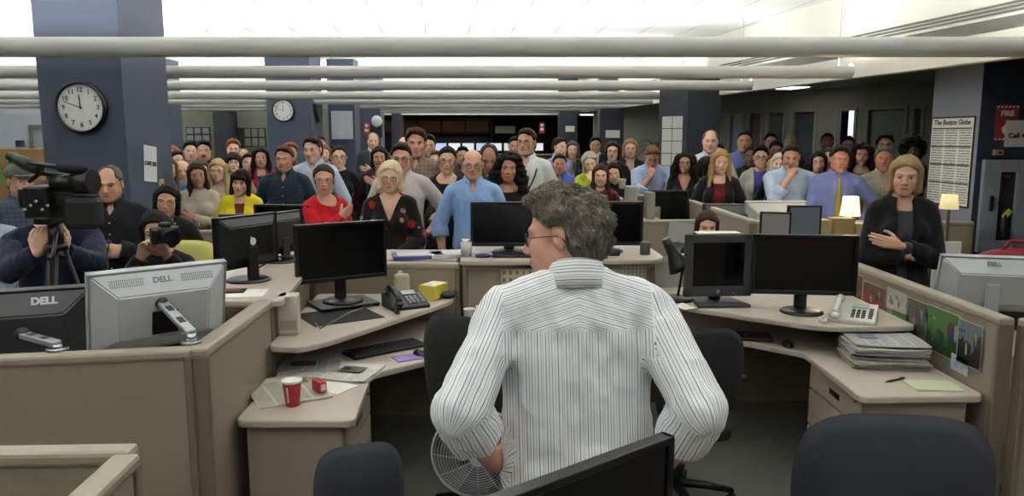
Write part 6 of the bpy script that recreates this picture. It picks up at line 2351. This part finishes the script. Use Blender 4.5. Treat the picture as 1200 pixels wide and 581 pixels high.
b = MB(); b.tube([(-1.55, 4.6, 1.106), (-1.48, 4.8, 1.15), (-1.40, 5.0, 1.11), (-1.36, 5.2, 1.18), (-1.42, 5.4, 1.11)], .006, 6); b.tube([(-1.5, 5.0, 1.11), (-1.38, 5.15, 1.13), (-1.40, 5.35, 1.2), (-1.5, 5.5, 1.11)], .005, 6); tag(b.build('cable', BLACK), 'tangle of black cables on the pale counter behind the monitors', 'cable')
# ------------------------------------------------------------------ the crowd
import os as _os
BR, DB, BK, GY, BL = '#3a281c', '#241a14', '#0e0c0c', '#6f6a62', '#a58a5c'
FAIR, MID, TAN, DARK = '#cfa890', '#c29a80', '#ab8066', '#6a4a3a'
DN, CA_, CB = 'down', 'cross_a', 'cross_b'
CROSS = (CA_, CB)
CNT = [0]


PLACED = []


def P(label, px, ytop, Y, sex='m', hair=('short', BR), yaw=None, dy=0, **kw):
    p = at(px, ytop, Y)
    while any(abs(p.x - x_) < .40 and abs(Y - y_) < .27 for x_, y_ in PLACED) and Y > 4.2:
        Y += .06; p = at(px, ytop, Y)
    PLACED.append((p.x, Y))
    if yaw is None:
        yaw = math.degrees(math.atan2(.2 - p.x, Y - 1.6)) * .8 + dy
    CNT[0] += 1
    r = build_person(label, px, ytop, Y, sex, hair=hair, yaw=yaw, **kw)
    return r


def front_y(r, x, z):
    """how far forward the cloth reaches at a height (upright people)"""
    loc = np.array([v.co[:] for v in r['shirt'].data.vertices]) / r['s'] - r['D']
    mk = (np.abs(loc[:, 2] - z) < .02) & (np.abs(loc[:, 0] - x) < .02) & (loc[:, 1] < 0)
    return loc[mk, 1].min() if mk.any() else -.12


def add_watch(r):
    sg, S, El, Wt, fd, pn, c = r['joints'][0]
    u = nrm(Wt - El); a = nrm(np.cross(u, V(0, 0, 1))); b_ = np.cross(u, a); c0 = Wt - u * .03
    b = MB()
    b.tube([Vector((c0 + (a * math.cos(t) + b_ * math.sin(t)) * .034) * r['s']) for t in np.linspace(0, 2 * PI, 25)[:-1]], .006, 6, closed=True)
    q = Vector((c0 - b_ * .036 - a * .01) * r['s'])
    b.ball(q, .017, 10)
    b.build('wristwatch', mat('watch_dark', '#26282a', .3), r['body'])


def add_strap(r):
    b = MB()
    pts = [(x, front_y(r, x, z) - .006, z) for x, z in ((.10, 1.40), (.085, 1.34), (.055, 1.27), (.02, 1.20), (-.02, 1.13), (-.06, 1.06))]
    b.tube([Vector((V(*p) + r['D']) * r['s']) for p in pts], .009, 6)
    b.build('strap', BLACKM, r['body'])


def add_necklace(r):
    b = MB()
    for k in range(15):
        t = (k / 14 - .5) * 2
        x = .068 * t; z = 1.385 + .075 * t * t
        p = V(x, front_y(r, x, z) - .004 if False else -.075 - .03 * (1 - t * t), z) + r['D']
        b.ball(Vector(p * r['s']), .0075, 8)
    b.build('necklace', mat('pearl', '#b8a890', .3), r['body'])


def add_cap(r):
    H = r['H']
    b = MB()
    M3 = Matrix([list(row) for row in r['o']])
    b.ball(H((0, .012, .045)), .101, 18, (1, 1.12, .92), rot=M3)
    bmesh.ops.bisect_plane(b.bm, geom=b.bm.verts[:] + b.bm.edges[:] + b.bm.faces[:], plane_co=H((0, 0, .045)), plane_no=H((0, 0, 1)) - H((0, 0, 0)), clear_inner=True)
    b.sheet(lambda u, v: H(((u - .5) * .15, -.08 - .075 * v * (1 - (2 * u - 1) ** 2 * .6), .052 - .012 * v)), 10, 4, .004)
    b.build('cap', cloth_mat('#55564f', 'speckle', '#3c3d38'), r['body'])


def add_moustache(r):
    H = r['H']; b = MB()
    for sg in (-1, 1):
        b.tube([H((sg * .002, -.109, -.053)), H((sg * .014, -.105, -.055)), H((sg * .027, -.093, -.066))], [.005, .0065, .003], 8)
    b.build('moustache', hair_mat(BK), r['body'])


def crowd():
    # --- press and people on the near side of the aisle
    r = P('man in grey cap and denim shirt, in profile behind the video camera', 22, 192, 5.6, hair=('buzz', '#4a4640'), yaw=55, top='#4a5468', pat='plaid', c2='#2c3342', skin=MID)
    add_cap(r)
    P('person in a pale checked shirt at the very edge, mostly out of frame', -30, 214, 4.6, hair=('short', GY), yaw=25, top='#8f9aa6', pat='stripe', c2='#6f7884', skin=FAIR, w=1.1)
    cam_man = P('camera operator in a navy jacket, face hidden by the video camera', 56, 214, 4.15, hair=('short', BR), yaw=29, head=(0, 12, 0), lean=8, top='#101a30', skin=FAIR, w=1.12, arms=(((.060, -.46, 1.47), (.42, -.22, 1.05), (-.30, -.05, .95), (-.35, .85, 0), .9), ((.060, -.46, 1.47), (.42, -.22, 1.05), (-.30, -.05, .95), (-.35, .85, 0), .9)), neck='crew', seated=True)
    r = P('man in black shirt with grey hair and wristwatch, arms crossed by the column', 126, 194, 5.2, hair=('balding', '#4f4a44'), top='#14151b', skin='#b98e76', arms=CROSS, w=1.08, yaw=14, head=(-4, 8, 0), sleeve=.55, c2=None)
    add_watch(r)
    P('woman in black raising a camera to her eye, seated below the column', 179, 247, 4.35, 'f', ('bob', '#171210'), yaw=18, head=(0, 6, -6), top='#101013', skin=MID, neck='crew', arms=('camera', 'camera'), seated=True)
    r = P('woman with black bobbed hair, glasses and a pale necklace, black cardigan', 196, 216, 5.3, 'f', ('bob', BK), yaw=12, head=(4, 2, 4), top='#c2bdb4', skin='#b98f74', neck='scoop', outer=('cardigan', '#121116'), glasses='#3a3634', arms=('down', 'down'), seated=True)
    add_necklace(r)
    P('woman with long dark hair in a cream sweater, arms crossed', 229, 190, 7.3, 'f', ('long', '#241812'), yaw=15, head=(12, 4, -4), top='#b3a898', pat='rib', c2='#8f8577', skin=TAN, neck='crew', arms=CROSS)
    P('blonde woman with glasses in a pale pink top behind the cream sweater', 255, 186, 7.9, 'f', ('wavy', '#a08862'), yaw=6, top='#a8938c', pat='speckle', c2='#86716c', skin=FAIR, neck='crew', arms=('clasp', 'clasp'), glasses='#8a7a70')
    P('dark haired woman in a bright yellow jacket, head tilted', 283, 198, 6.95, 'f', ('bangs', '#17110f'), yaw=10, head=(-6, 8, 8), top='#6a2a22', skin=MID, neck='scoop', outer=('jacket', '#c9b81e', .97, .03), arms=('clasp', 'clasp'))
    P('man in a dark checked shirt, red brown hair, in front of the far column', 333, 170, 7.6, hair=('short', '#4a2f20'), yaw=4, head=(-4, 4, 3), top='#16202b', pat='plaid', c2='#24384a', skin='#b98770', w=1.05)
    P('tall man in a pale blue shirt with dark fringe behind the red sweater', 365, 159, 8.0, hair=('side', DB), yaw=-4, head=(-6, 6, 0), top='#b4bed0', pat='stripe', c2='#a3b0c8', skin=FAIR)
    P('woman in a bright red sweater with glasses, turned sideways', 379, 192, 6.0, 'f', ('updo', '#2c2420'), yaw=48, head=(-36, 2, 0), top='#b0141f', skin='#b98c74', neck='scoop', arms=(CA_, 'chest'), glasses='#181212', w=1.12)
    P('blonde woman in a black floral blouse with red flowers, hands clasped', 458, 188, 5.9, 'f', ('bob', '#b5a686'), yaw=2, head=(0, 4, 3), top='#120f10', pat='floral', c2='#a58a6a', c3='#9c1c22', skin='#c9a08a', neck='v', arms=('clasp', 'clasp'), glasses='#241c1a', w=1.1)
    P('man in a cream shirt and glasses with one hand on his hip', 470, 167, 6.7, hair=('short', DB), yaw=4, head=(-2, 4, 0), top='#b3aca6', skin='#bc8b74', arms=('hip', 'down'), glasses='#201a18', sleeve=.6, trousers='#8c8574', w=1.08)
    P('very tall man in a brown plaid shirt with dark hair', 487, 149, 7.5, hair=('short_full', '#3a2419'), yaw=2, head=(4, 4, 0), top='#8a7a6c', pat='plaid', c2='#5c4c42', skin='#b98870')
    P('woman in black with glasses and a black bun', 525, 171, 7.2, 'f', ('updo', BK), yaw=2, head=(0, 4, 4), top='#131114', skin=MID, neck='scoop', glasses='#3a3230', arms=(DN, DN))
    P('bald man in a blue shirt and glasses, beside the middle monitor', 554, 174, 6.35, hair=('fringe', '#5d5048'), yaw=3, head=(0, 4, 0), top='#83a2cd', pat='stripe', c2='#7093c6', skin='#bd9078', glasses='#4a4442', sleeve=.35, trousers='#39342e')
    P('balding man in an olive shirt looking down at his feet', 573, 170, 7.4, hair=('balding', '#3a2c24'), yaw=3, head=(0, 28, 0), top='#3d4236', skin='#a87c66')
    P('woman with big black curly hair in a black top, arms crossed', 597, 179, 6.2, 'f', ('curly', '#120e0d'), yaw=1, head=(-2, 3, 3), top='#0f0f12', skin='#a9785c', neck='scoop', arms=CROSS)
    r = P('tall man in a white shirt and black glasses with a bag strap', 617, 149, 7.7, hair=('side', '#2e2019'), yaw=-6, head=(-14, -2, 0), top='#c4c6c4', skin='#b88e76', glasses='#111111', arms=(DN, DN))
    add_strap(r)
    # --- behind them on the left
    bh = [('woman with long light brown hair half hidden by the near column', 197, 184, 8.2, 'f', ('long', '#5c432e'), dict(top='#3f6a80', neck='crew')),
          ('dark haired man in profile beside the near column', 206, 176, 9.4, 'm', ('short', DB), dict(top='#8a7e74', dy=30)),
          ('red blonde person at the back beside the near column', 202, 170, 10.8, 'f', ('bob', '#7a4a34'), dict(top='#5a4a44', neck='crew')),
          ('young man with dark hair below the black framed windows', 223, 165, 10.2, 'm', ('short_full', BK), dict(top='#7c7468')),
          ('man with a moustache, long dark fringe and black shirt', 238, 164, 9.7, 'm', ('side', BK), dict(top='#17171a', stubble=.5)),
          ('bald man just behind the woman in cream', 213, 187, 8.6, 'm', ('fringe', '#7d7266'), dict(top='#8d847a')),
          ('brown haired head between the cream sweater and the moustache', 236, 187, 8.7, 'f', ('bob', '#4a3526'), dict(top='#5c4f48', neck='crew')),
          ('man with red brown quiff below the tall dark door', 273, 163, 10.4, 'm', ('short_full', '#6a4028'), dict(top='#3d3a38')),
          ('woman with dark bangs behind the yellow jacket', 273, 178, 8.9, 'f', ('bangs', '#1d1613'), dict(top='#8f8268', neck='crew')),
          ('grey haired man far back between the quiff and the red cardigan', 285, 174, 11.6, 'm', ('balding', '#7d766c'), dict(top='#55514c')),
          ('young man with brown hair right behind the yellow jacket shoulder', 291, 179, 9.8, 'm', ('short', '#3b271c'), dict(top='#1b1c22')),
          ('woman in a red cardigan over blue with long dark hair', 305, 172, 9.3, 'f', ('wavy', BK), dict(top='#2a3560', outer=('cardigan', '#8c1220'), neck='scoop', skin=TAN)),
          ('red haired head peeking over the dark checked shirt', 340, 167, 10.4, 'm', ('short_full', '#7a3f26'), dict(top='#44403c')),
          ('man at the back just beside the pale blue shirt', 374, 158, 12.2, 'm', ('short', BR), dict(top='#44464c')),
          ('fair woman between the two far columns', 380, 169, 11.2, 'f', ('bob', '#6b4a36'), dict(top='#6a5a52', neck='crew')),
          ('small dark haired person below the white chart', 388, 170, 11.7, 'f', ('bob', BK), dict(top='#33343a', neck='crew')),
          ('woman in black with glasses and pinned up hair below the white chart', 397, 170, 8.7, 'f', ('updo', '#1a1412'), dict(top='#101114', neck='crew', glasses='#2a2422')),
          ('grey haired man in a dark jacket and white shirt by the wall phone', 437, 155, 12.6, 'm', ('balding', '#6a5f54'), dict(top='#b4b6b8', outer=('jacket', '#2c3236'), arms=CROSS)),
          ('woman with a black bob in a maroon cardigan over white', 444, 171, 8.8, 'f', ('bob', BK), dict(top='#c4c0bc', outer=('cardigan', '#2a1420'), neck='scoop', skin=TAN, arms=('chest', DN))),
          ('small bald head behind the brown plaid shirt', 473, 160, 14.0, 'm', ('fringe', '#8a7a6a'), dict(top='#5a5650')),
          ('young man with black hair behind the brown plaid shoulder', 502, 158, 10.2, 'm', ('short_full', BK), dict(top='#4a4c52')),
          ('man in light blue between the plaid shirt and the woman in black', 510, 176, 9.8, 'm', ('short', '#4a382c'), dict(top='#8fa6c0')),
          ('dark haired person hidden behind the bald man in blue', 542, 171, 9.6, 'm', ('short', BK), dict(top='#39302c', skin=TAN)),
          ('dark haired man behind the tall white shirt', 603, 160, 11.0, 'm', ('short', BK), dict(top='#4b4f55', skin=TAN)),
          # right of the speaker's head
          ('man in a lavender shirt in profile beside the dark far columns', 656, 161, 10.9, 'm', ('short', DB), dict(top='#8d8fb8', dy=45)),
          ('smiling man in a royal blue shirt, seated below the lavender shirt', 656, 180, 9.4, 'm', ('short', DB), dict(top='#4858b4', seated=True, arms=('lap', 'lap'), skin='#b07f66')),
          ('person with a greyish bob and dark coat next to the lavender shirt', 671, 165, 11.4, 'f', ('bob', '#4a4238'), dict(top='#4c5038', outer=('coat', '#1d2122'), neck='crew')),
          ('grey haired woman in lime green resting her cheek on a hand', 690, 178, 9.0, 'f', ('bob', '#8a8478'), dict(top='#96a62c', neck='crew', arms=('chin', 'chin'), head=(0, 12, -8), seated=True)),
          ('man in a black suit with white collar in front of the dark far column', 698, 160, 12.4, 'm', ('short', BK), dict(top='#c4c4c4', outer=('jacket', '#15161a'), skin=TAN)),
          ('woman in maroon with long brown hair behind the paper cup woman', 704, 192, 7.9, 'f', ('long', '#2c1d16'), dict(top='#561a20', neck='crew', seated=True)),
          ('woman with glasses and black cardigan over a pale blouse', 718, 165, 10.0, 'f', ('bob', '#2a1c15'), dict(top='#8c8480', outer=('cardigan', '#15161a'), neck='scoop', glasses='#222222')),
          ('woman with short light brown hair in a dark suit', 739, 162, 9.9, 'f', ('bob', '#7a6048'), dict(top='#3a3230', outer=('jacket', '#16171b'), neck='v')),
          ('woman with black curls and glasses, arms crossed, by the grid chart', 803, 178, 8.9, 'f', ('curly', '#14100f'), dict(top='#101013', neck='v', arms=CROSS, glasses='#2a2422', skin=TAN)),
          ('tall balding man in a white shirt before the dark column', 833, 150, 9.4, 'm', ('balding', '#6b5038'), dict(top='#b9bcc6')),
          ('dark haired man just behind the blonde woman in black', 841, 167, 9.6, 'm', ('short', DB), dict(top='#6a6a70')),
          ('person in a teal sweater with black hair, turned away', 830, 183, 8.3, 'f', ('bob', BK), dict(top='#1f7a66', neck='crew', dy=60, arms=CROSS)),
          ('man in a slate blue shirt standing by the office door', 873, 151, 10.2, 'm', ('short', DB), dict(top='#55658f', skin='#a87a64')),
          ('dark skinned man with arms crossed beside the purple top', 880, 171, 9.5, 'm', ('buzz', BK), dict(top='#15161c', skin=DARK)),
          ('person in a white jacket over a purple top with glasses', 892, 171, 9.0, 'f', ('short_full', BK), dict(top='#4c4690', outer=('jacket', '#a3a198', .97, .05), neck='crew', glasses='#222222', skin=MID)),
          ('man with dark hair at the back beneath the office windows', 904, 155, 11.4, 'm', ('short', BK), dict(top='#2a2c30', skin=TAN)),
          ('man in a yellow shirt with dark skin beneath the windows', 910, 165, 10.4, 'm', ('short_full', BK), dict(top='#a8a02c', skin=DARK)),
          ('white haired woman between the yellow shirt and the blue shirt', 914, 179, 8.7, 'f', ('bob', '#a39c8c'), dict(top='#1a1a1e', neck='crew', skin=FAIR)),
          ('grey haired man far back right of the yellow shirt', 926, 156, 11.2, 'm', ('balding', '#6b6660'), dict(top='#3c3f44', skin=MID)),
          ('woman with dark hair in green at the shoulder of the blue shirt', 960, 177, 9.0, 'f', ('bob', BK), dict(top='#27301f', neck='crew')),
          ('young woman with fair face behind the yellow tie man', 971, 172, 9.5, 'f', ('long', '#3c2a1e'), dict(top='#232a20', neck='crew')),
          ('bald dark skinned man at the back below the office windows', 970, 155, 11.2, 'm', ('buzz', BK), dict(top='#26282c', skin=DARK)),
          ('dark head against the bright window', 994, 159, 10.6, 'm', ('short', BK), dict(top='#22242a', skin=DARK)),
          ('woman with dark curly hair in a tan top behind the tie man', 1011, 168, 9.1, 'f', ('curly', '#1a110e'), dict(top='#8a7450', neck='scoop', skin=MID)),
          ('man with black hair and glasses before the closed office door', 1038, 156, 9.3, 'm', ('short_full', BK), dict(top='#4a4b4e', glasses='#111111', skin=TAN)),
          ('older grey haired man in a beige jacket below the glasses man', 1037, 171, 7.9, 'm', ('short', '#5c564e'), dict(top='#8f897a', skin='#a8705c')),
          ('person with a black afro beside the newspaper poster', 1071, 161, 8.7, 'f', ('afro', BK), dict(top='#1c1c20', neck='crew', skin=DARK))]
    for lb, px, yt, Y, sx, hr, kw in bh:
        kw = dict(kw)
        kw.setdefault('skin', FAIR if len(lb) % 3 else MID)
        r = P(lb, px, yt, Y, sx, hr, **kw)
        if 'moustache' in lb and 'man with a' in lb: add_moustache(r)
    # --- nearer people on the right
    P('woman in black with long dark hair holding a white paper cup', 717, 190, 7.8, 'f', ('long', '#150f0e'), yaw=-10, head=(0, 4, -12), side=0, top='#101013', neck='turtle', skin=MID, arms=(DN, 'cup'), seated=True)
    P('man in a pale blue shirt resting his chin on his fist', 765, 172, 8.9, hair=('side', '#5c4028'), yaw=-6, head=(0, 16, 0), lean=14, top='#a2b2d0', pat='stripe', c2='#8ea2c8', skin='#b5846c', arms=('lean', 'chin'), sleeve=.5, seated=True)
    P('woman with long blonde hair, black cardigan over a maroon top', 846, 175, 7.9, 'f', ('wavy', '#8a6b4a'), yaw=-12, head=(8, 2, 3), top='#5e1420', neck='scoop', outer=('cardigan', '#111114', .97, .045), skin=FAIR, arms=(DN, DN))
    P('man in a light blue shirt with a hand over his mouth', 928, 168, 7.7, hair=('short', '#241a15'), yaw=-10, head=(-6, 14, 0), top='#a0b0c8', skin='#b08470', arms=('support', 'mouth'), sleeve=.5, w=1.1)
    P('man in a blue shirt with a yellow tie behind the table lamp', 985, 170, 7.4, hair=('short', '#17110f'), yaw=-16, head=(6, 4, 0), top='#6770a4', skin='#b07f6a', tie='#a08a34', arms=('hip', 'lap'), w=1.05)
    P('brown haired girl peering over the square monitor, seated', 830, 247, 5.75, 'f', ('long', '#2c1c14'), yaw=-10, head=(4, 6, 3), top='#23262e', neck='crew', skin='#c09880', arms=('lap', 'lap'), seated=True)
    P('blonde woman in a black coat with arms crossed beside the dark column', 1064, 182, 4.85, 'f', ('bob', '#7b664a'), yaw=-18, head=(-10, 4, 2), top='#3a3b3e', neck='scoop', outer=('coat', '#0d0d10', .97, .03), skin='#b98f7a', arms=CROSS, w=1.0)


def speaker():
    A1 = ((.232, .02, .972), (.37, .33, 1.15), (-.70, -.70, -.10), (-.55, .7, .1), .35)
    A2 = ((.236, .02, .995), (.38, .32, 1.15), (-.70, -.70, -.10), (-.55, .7, .1), .35)
    return P('grey haired speaker in a striped shirt, seen from behind, hands on hips', 654, 219, 2.10, hair=('tousled', '#524d45'), hair2='#8c867a', yaw=180, head=(70, 6, 0), lean=3, side=1.3, hz=.026, nf=.012, top='#ffffff', pat='dress_shirt',
             arms=(A2, A1), sleeve=.42, w=1.17, skin='#cb9a84', glasses='#1c1c22', res=.0042, coarse=.0055, fold=.010, loose=.024, stubble=.15, trousers='#121216')
# ------------------------------------------------------------------ press equipment
def video_camera():
    c = at(62, 236, 3.78)
    t = thing('video_camera', 'large black shoulder video camera with furry microphone on a tripod', 'camera', c, R(-6))
    G = BLACK
    b = MB(); b.box((-.02, 0, 0), (.13, .20, .16), .012); b.box((-.10, -.02, .02), (.05, .12, .10), .01); b.build('body', G, t)
    # the lens reaches to one side, towards the speaker
    b = MB(); L = [( .045, 0, .06), (.17, 0, .07), (.175, 0, .07), (.26, 0, .075)]
    b.tube([(.03, -.02, .09), (.14, -.02, .095)], [.042, .042], 20); b.tube([(.14, -.02, .095), (.235, -.02, .10)], [.055, .060], 24); b.build('lens', mat('lens_black', '#0a0a0c', .3), t)
    b = MB(); b.box((.10, -.01, .0), (.20, .06, .07), .02); b.box((.17, -.02, -.05), (.18, .09, .16), .03); b.build('battery_and_hood', BLACKM, t)
    b = MB(); b.tube([(-.10, -.02, .10), (-.04, -.02, .14), (.08, -.02, .13), (.12, -.02, .11)], .012, 10); b.build('top_handle', G, t)
    b = MB(); b.tube([(-.17, -.03, .215), (-.09, -.03, .19)], [.028, .020], 14); b.tube([(-.19, -.03, .225), (-.10, -.03, .185), (-.03, -.03, .16)], [.02, .034, .03], 14); b.build('viewfinder', G, t)
    b = MB(); b.tube([(-.10, -.05, .19), (.05, -.05, .175), (.08, -.05, .172)], .011, 10); b.build('microphone', G, t)
    b = MB(); b.tube([(.075, -.05, .172), (.09, -.05, .171), (.20, -.05, .160), (.225, -.05, .158)], [.012, .024, .024, .012], 16); b.build('wind_shield', mat('foam_black', '#131315', 1.0, bump=.6, bscale=400), t)
    b = MB()
    for k in range(5): b.cyl((-.07 + .03 * k, -.101, -.03 + .02 * (k % 3)), (-.07 + .03 * k, -.108, -.03 + .02 * (k % 3)), .006, n=10)
    b.build('button', SILVER, t)
    b = MB(); b.box((-.02, 0, -.095), (.09, .13, .03), .006); b.build('plate', G, t)
    tr = thing('tripod', 'black tripod standing under the video camera', 'tripod', (c.x, c.y, 0), R(-6))
    z = c.z - .11
    b = MB(); b.cyl((0, 0, z - .12), (0, 0, z), .035); b.lathe([(.05, z - .13), (.05, z - .10)], n=18); b.build('head', BLACK, tr)
    b = MB(); b.tube([(.02, -.02, z - .04), (.10, -.16, z - .12), (.12, -.22, z - .14)], .009, 8); b.build('pan_handle', BLACK, tr)
    for k in range(3):
        a = -PI / 2 + 2 * PI * k / 3 + .2
        d = Vector((math.cos(a), math.sin(a), 0)); s_ = Vector((-d.y, d.x, 0)) * .016
        b = MB()
        for sg in (-1, 1): b.tube([d * .03 + s_ * sg + Vector((0, 0, z - .12)), d * .22 + s_ * sg + Vector((0, 0, .62))], .009, 6)
        b.tube([d * .20 + Vector((0, 0, .70)), d * .38 + Vector((0, 0, .02))], .011, 6); b.ball(d * .38 + Vector((0, 0, .02)), .02, 8)
        b.build('leg', BLACK, tr)


def stills_camera():
    c = at(193, 275, 4.02)
    t = thing('stills_camera', 'black stills camera with a long lens held by the seated woman', 'camera', c, R(40))
    b = MB(); b.box((0, 0, 0), (.14, .06, .09), .012); b.box((0, -.005, .052), (.055, .05, .03), .01); b.box((-.058, -.025, -.005), (.03, .05, .085), .012); b.build('body', BLACK, t)
    b = MB(); b.tube([(0, -.03, -.002), (0, -.06, -.002), (0, -.062, -.002), (0, -.11, -.002), (0, -.112, -.002), (0, -.14, -.002)], [.032, .034, .037, .038, .042, .043], 26); b.build('lens', mat('lens_black', '#0a0a0c', .3), t)
    b = MB(); b.cyl((0, -.1405, -.002), (0, -.141, -.002), .034, n=26); b.build('glass', mat('front_glass', '#0c1018', .05, spec=.9), t)


def extras():
    # cup in the hand of the woman in black
    p = at(729, 217, 7.06)
    b = MB(); b.lathe([(.026, 0), (.036, .085), (.038, .087), (.034, .086)], n=22)
    tag(b.build('paper_cup', mat('cup_bright', '#d0cec8', .5), None, (p.x, p.y, p.z - .03)), 'white paper cup held by the woman in black', 'cup')
    for o in list(bpy.data.objects):
        lb = o.get('label', '')
        if lb.startswith('man in black shirt with grey hair'):
            pass


video_camera()
stills_camera()
extras()
crowd()
spk = speaker()

# ------------------------------------------------------------------ camera, world, exposure
cam = bpy.data.cameras.new('camera')
co = bpy.data.objects.new('camera', cam)
COL.objects.link(co)
co.location = (0, 0, CAM_H)
co.rotation_euler = (PI / 2 - PITCH, 0, 0)
cam.sensor_width = 36
cam.lens = 36 * F_PX / 1200
cam.clip_start = .05
sc = bpy.context.scene
sc.camera = co
w_ = bpy.data.worlds.new('world')
sc.world = w_
w_.use_nodes = True
w_.node_tree.nodes['Background'].inputs[0].default_value = (.5, .53, .55, 1)
w_.node_tree.nodes['Background'].inputs[1].default_value = .25
vs = sc.view_settings
vs.view_transform = 'Standard'
vs.look = 'None'
vs.gamma = 1
vs.use_curve_mapping = False
vs.exposure = EXPO
cy = sc.cycles
cy.max_bounces = 7
cy.diffuse_bounces = 4
cy.glossy_bounces = 3
cy.transmission_bounces = 3
cy.transparent_max_bounces = 8
cy.use_denoising = True
cy.sample_clamp_indirect = 4
cy.caustics_reflective = False
cy.caustics_refractive = False
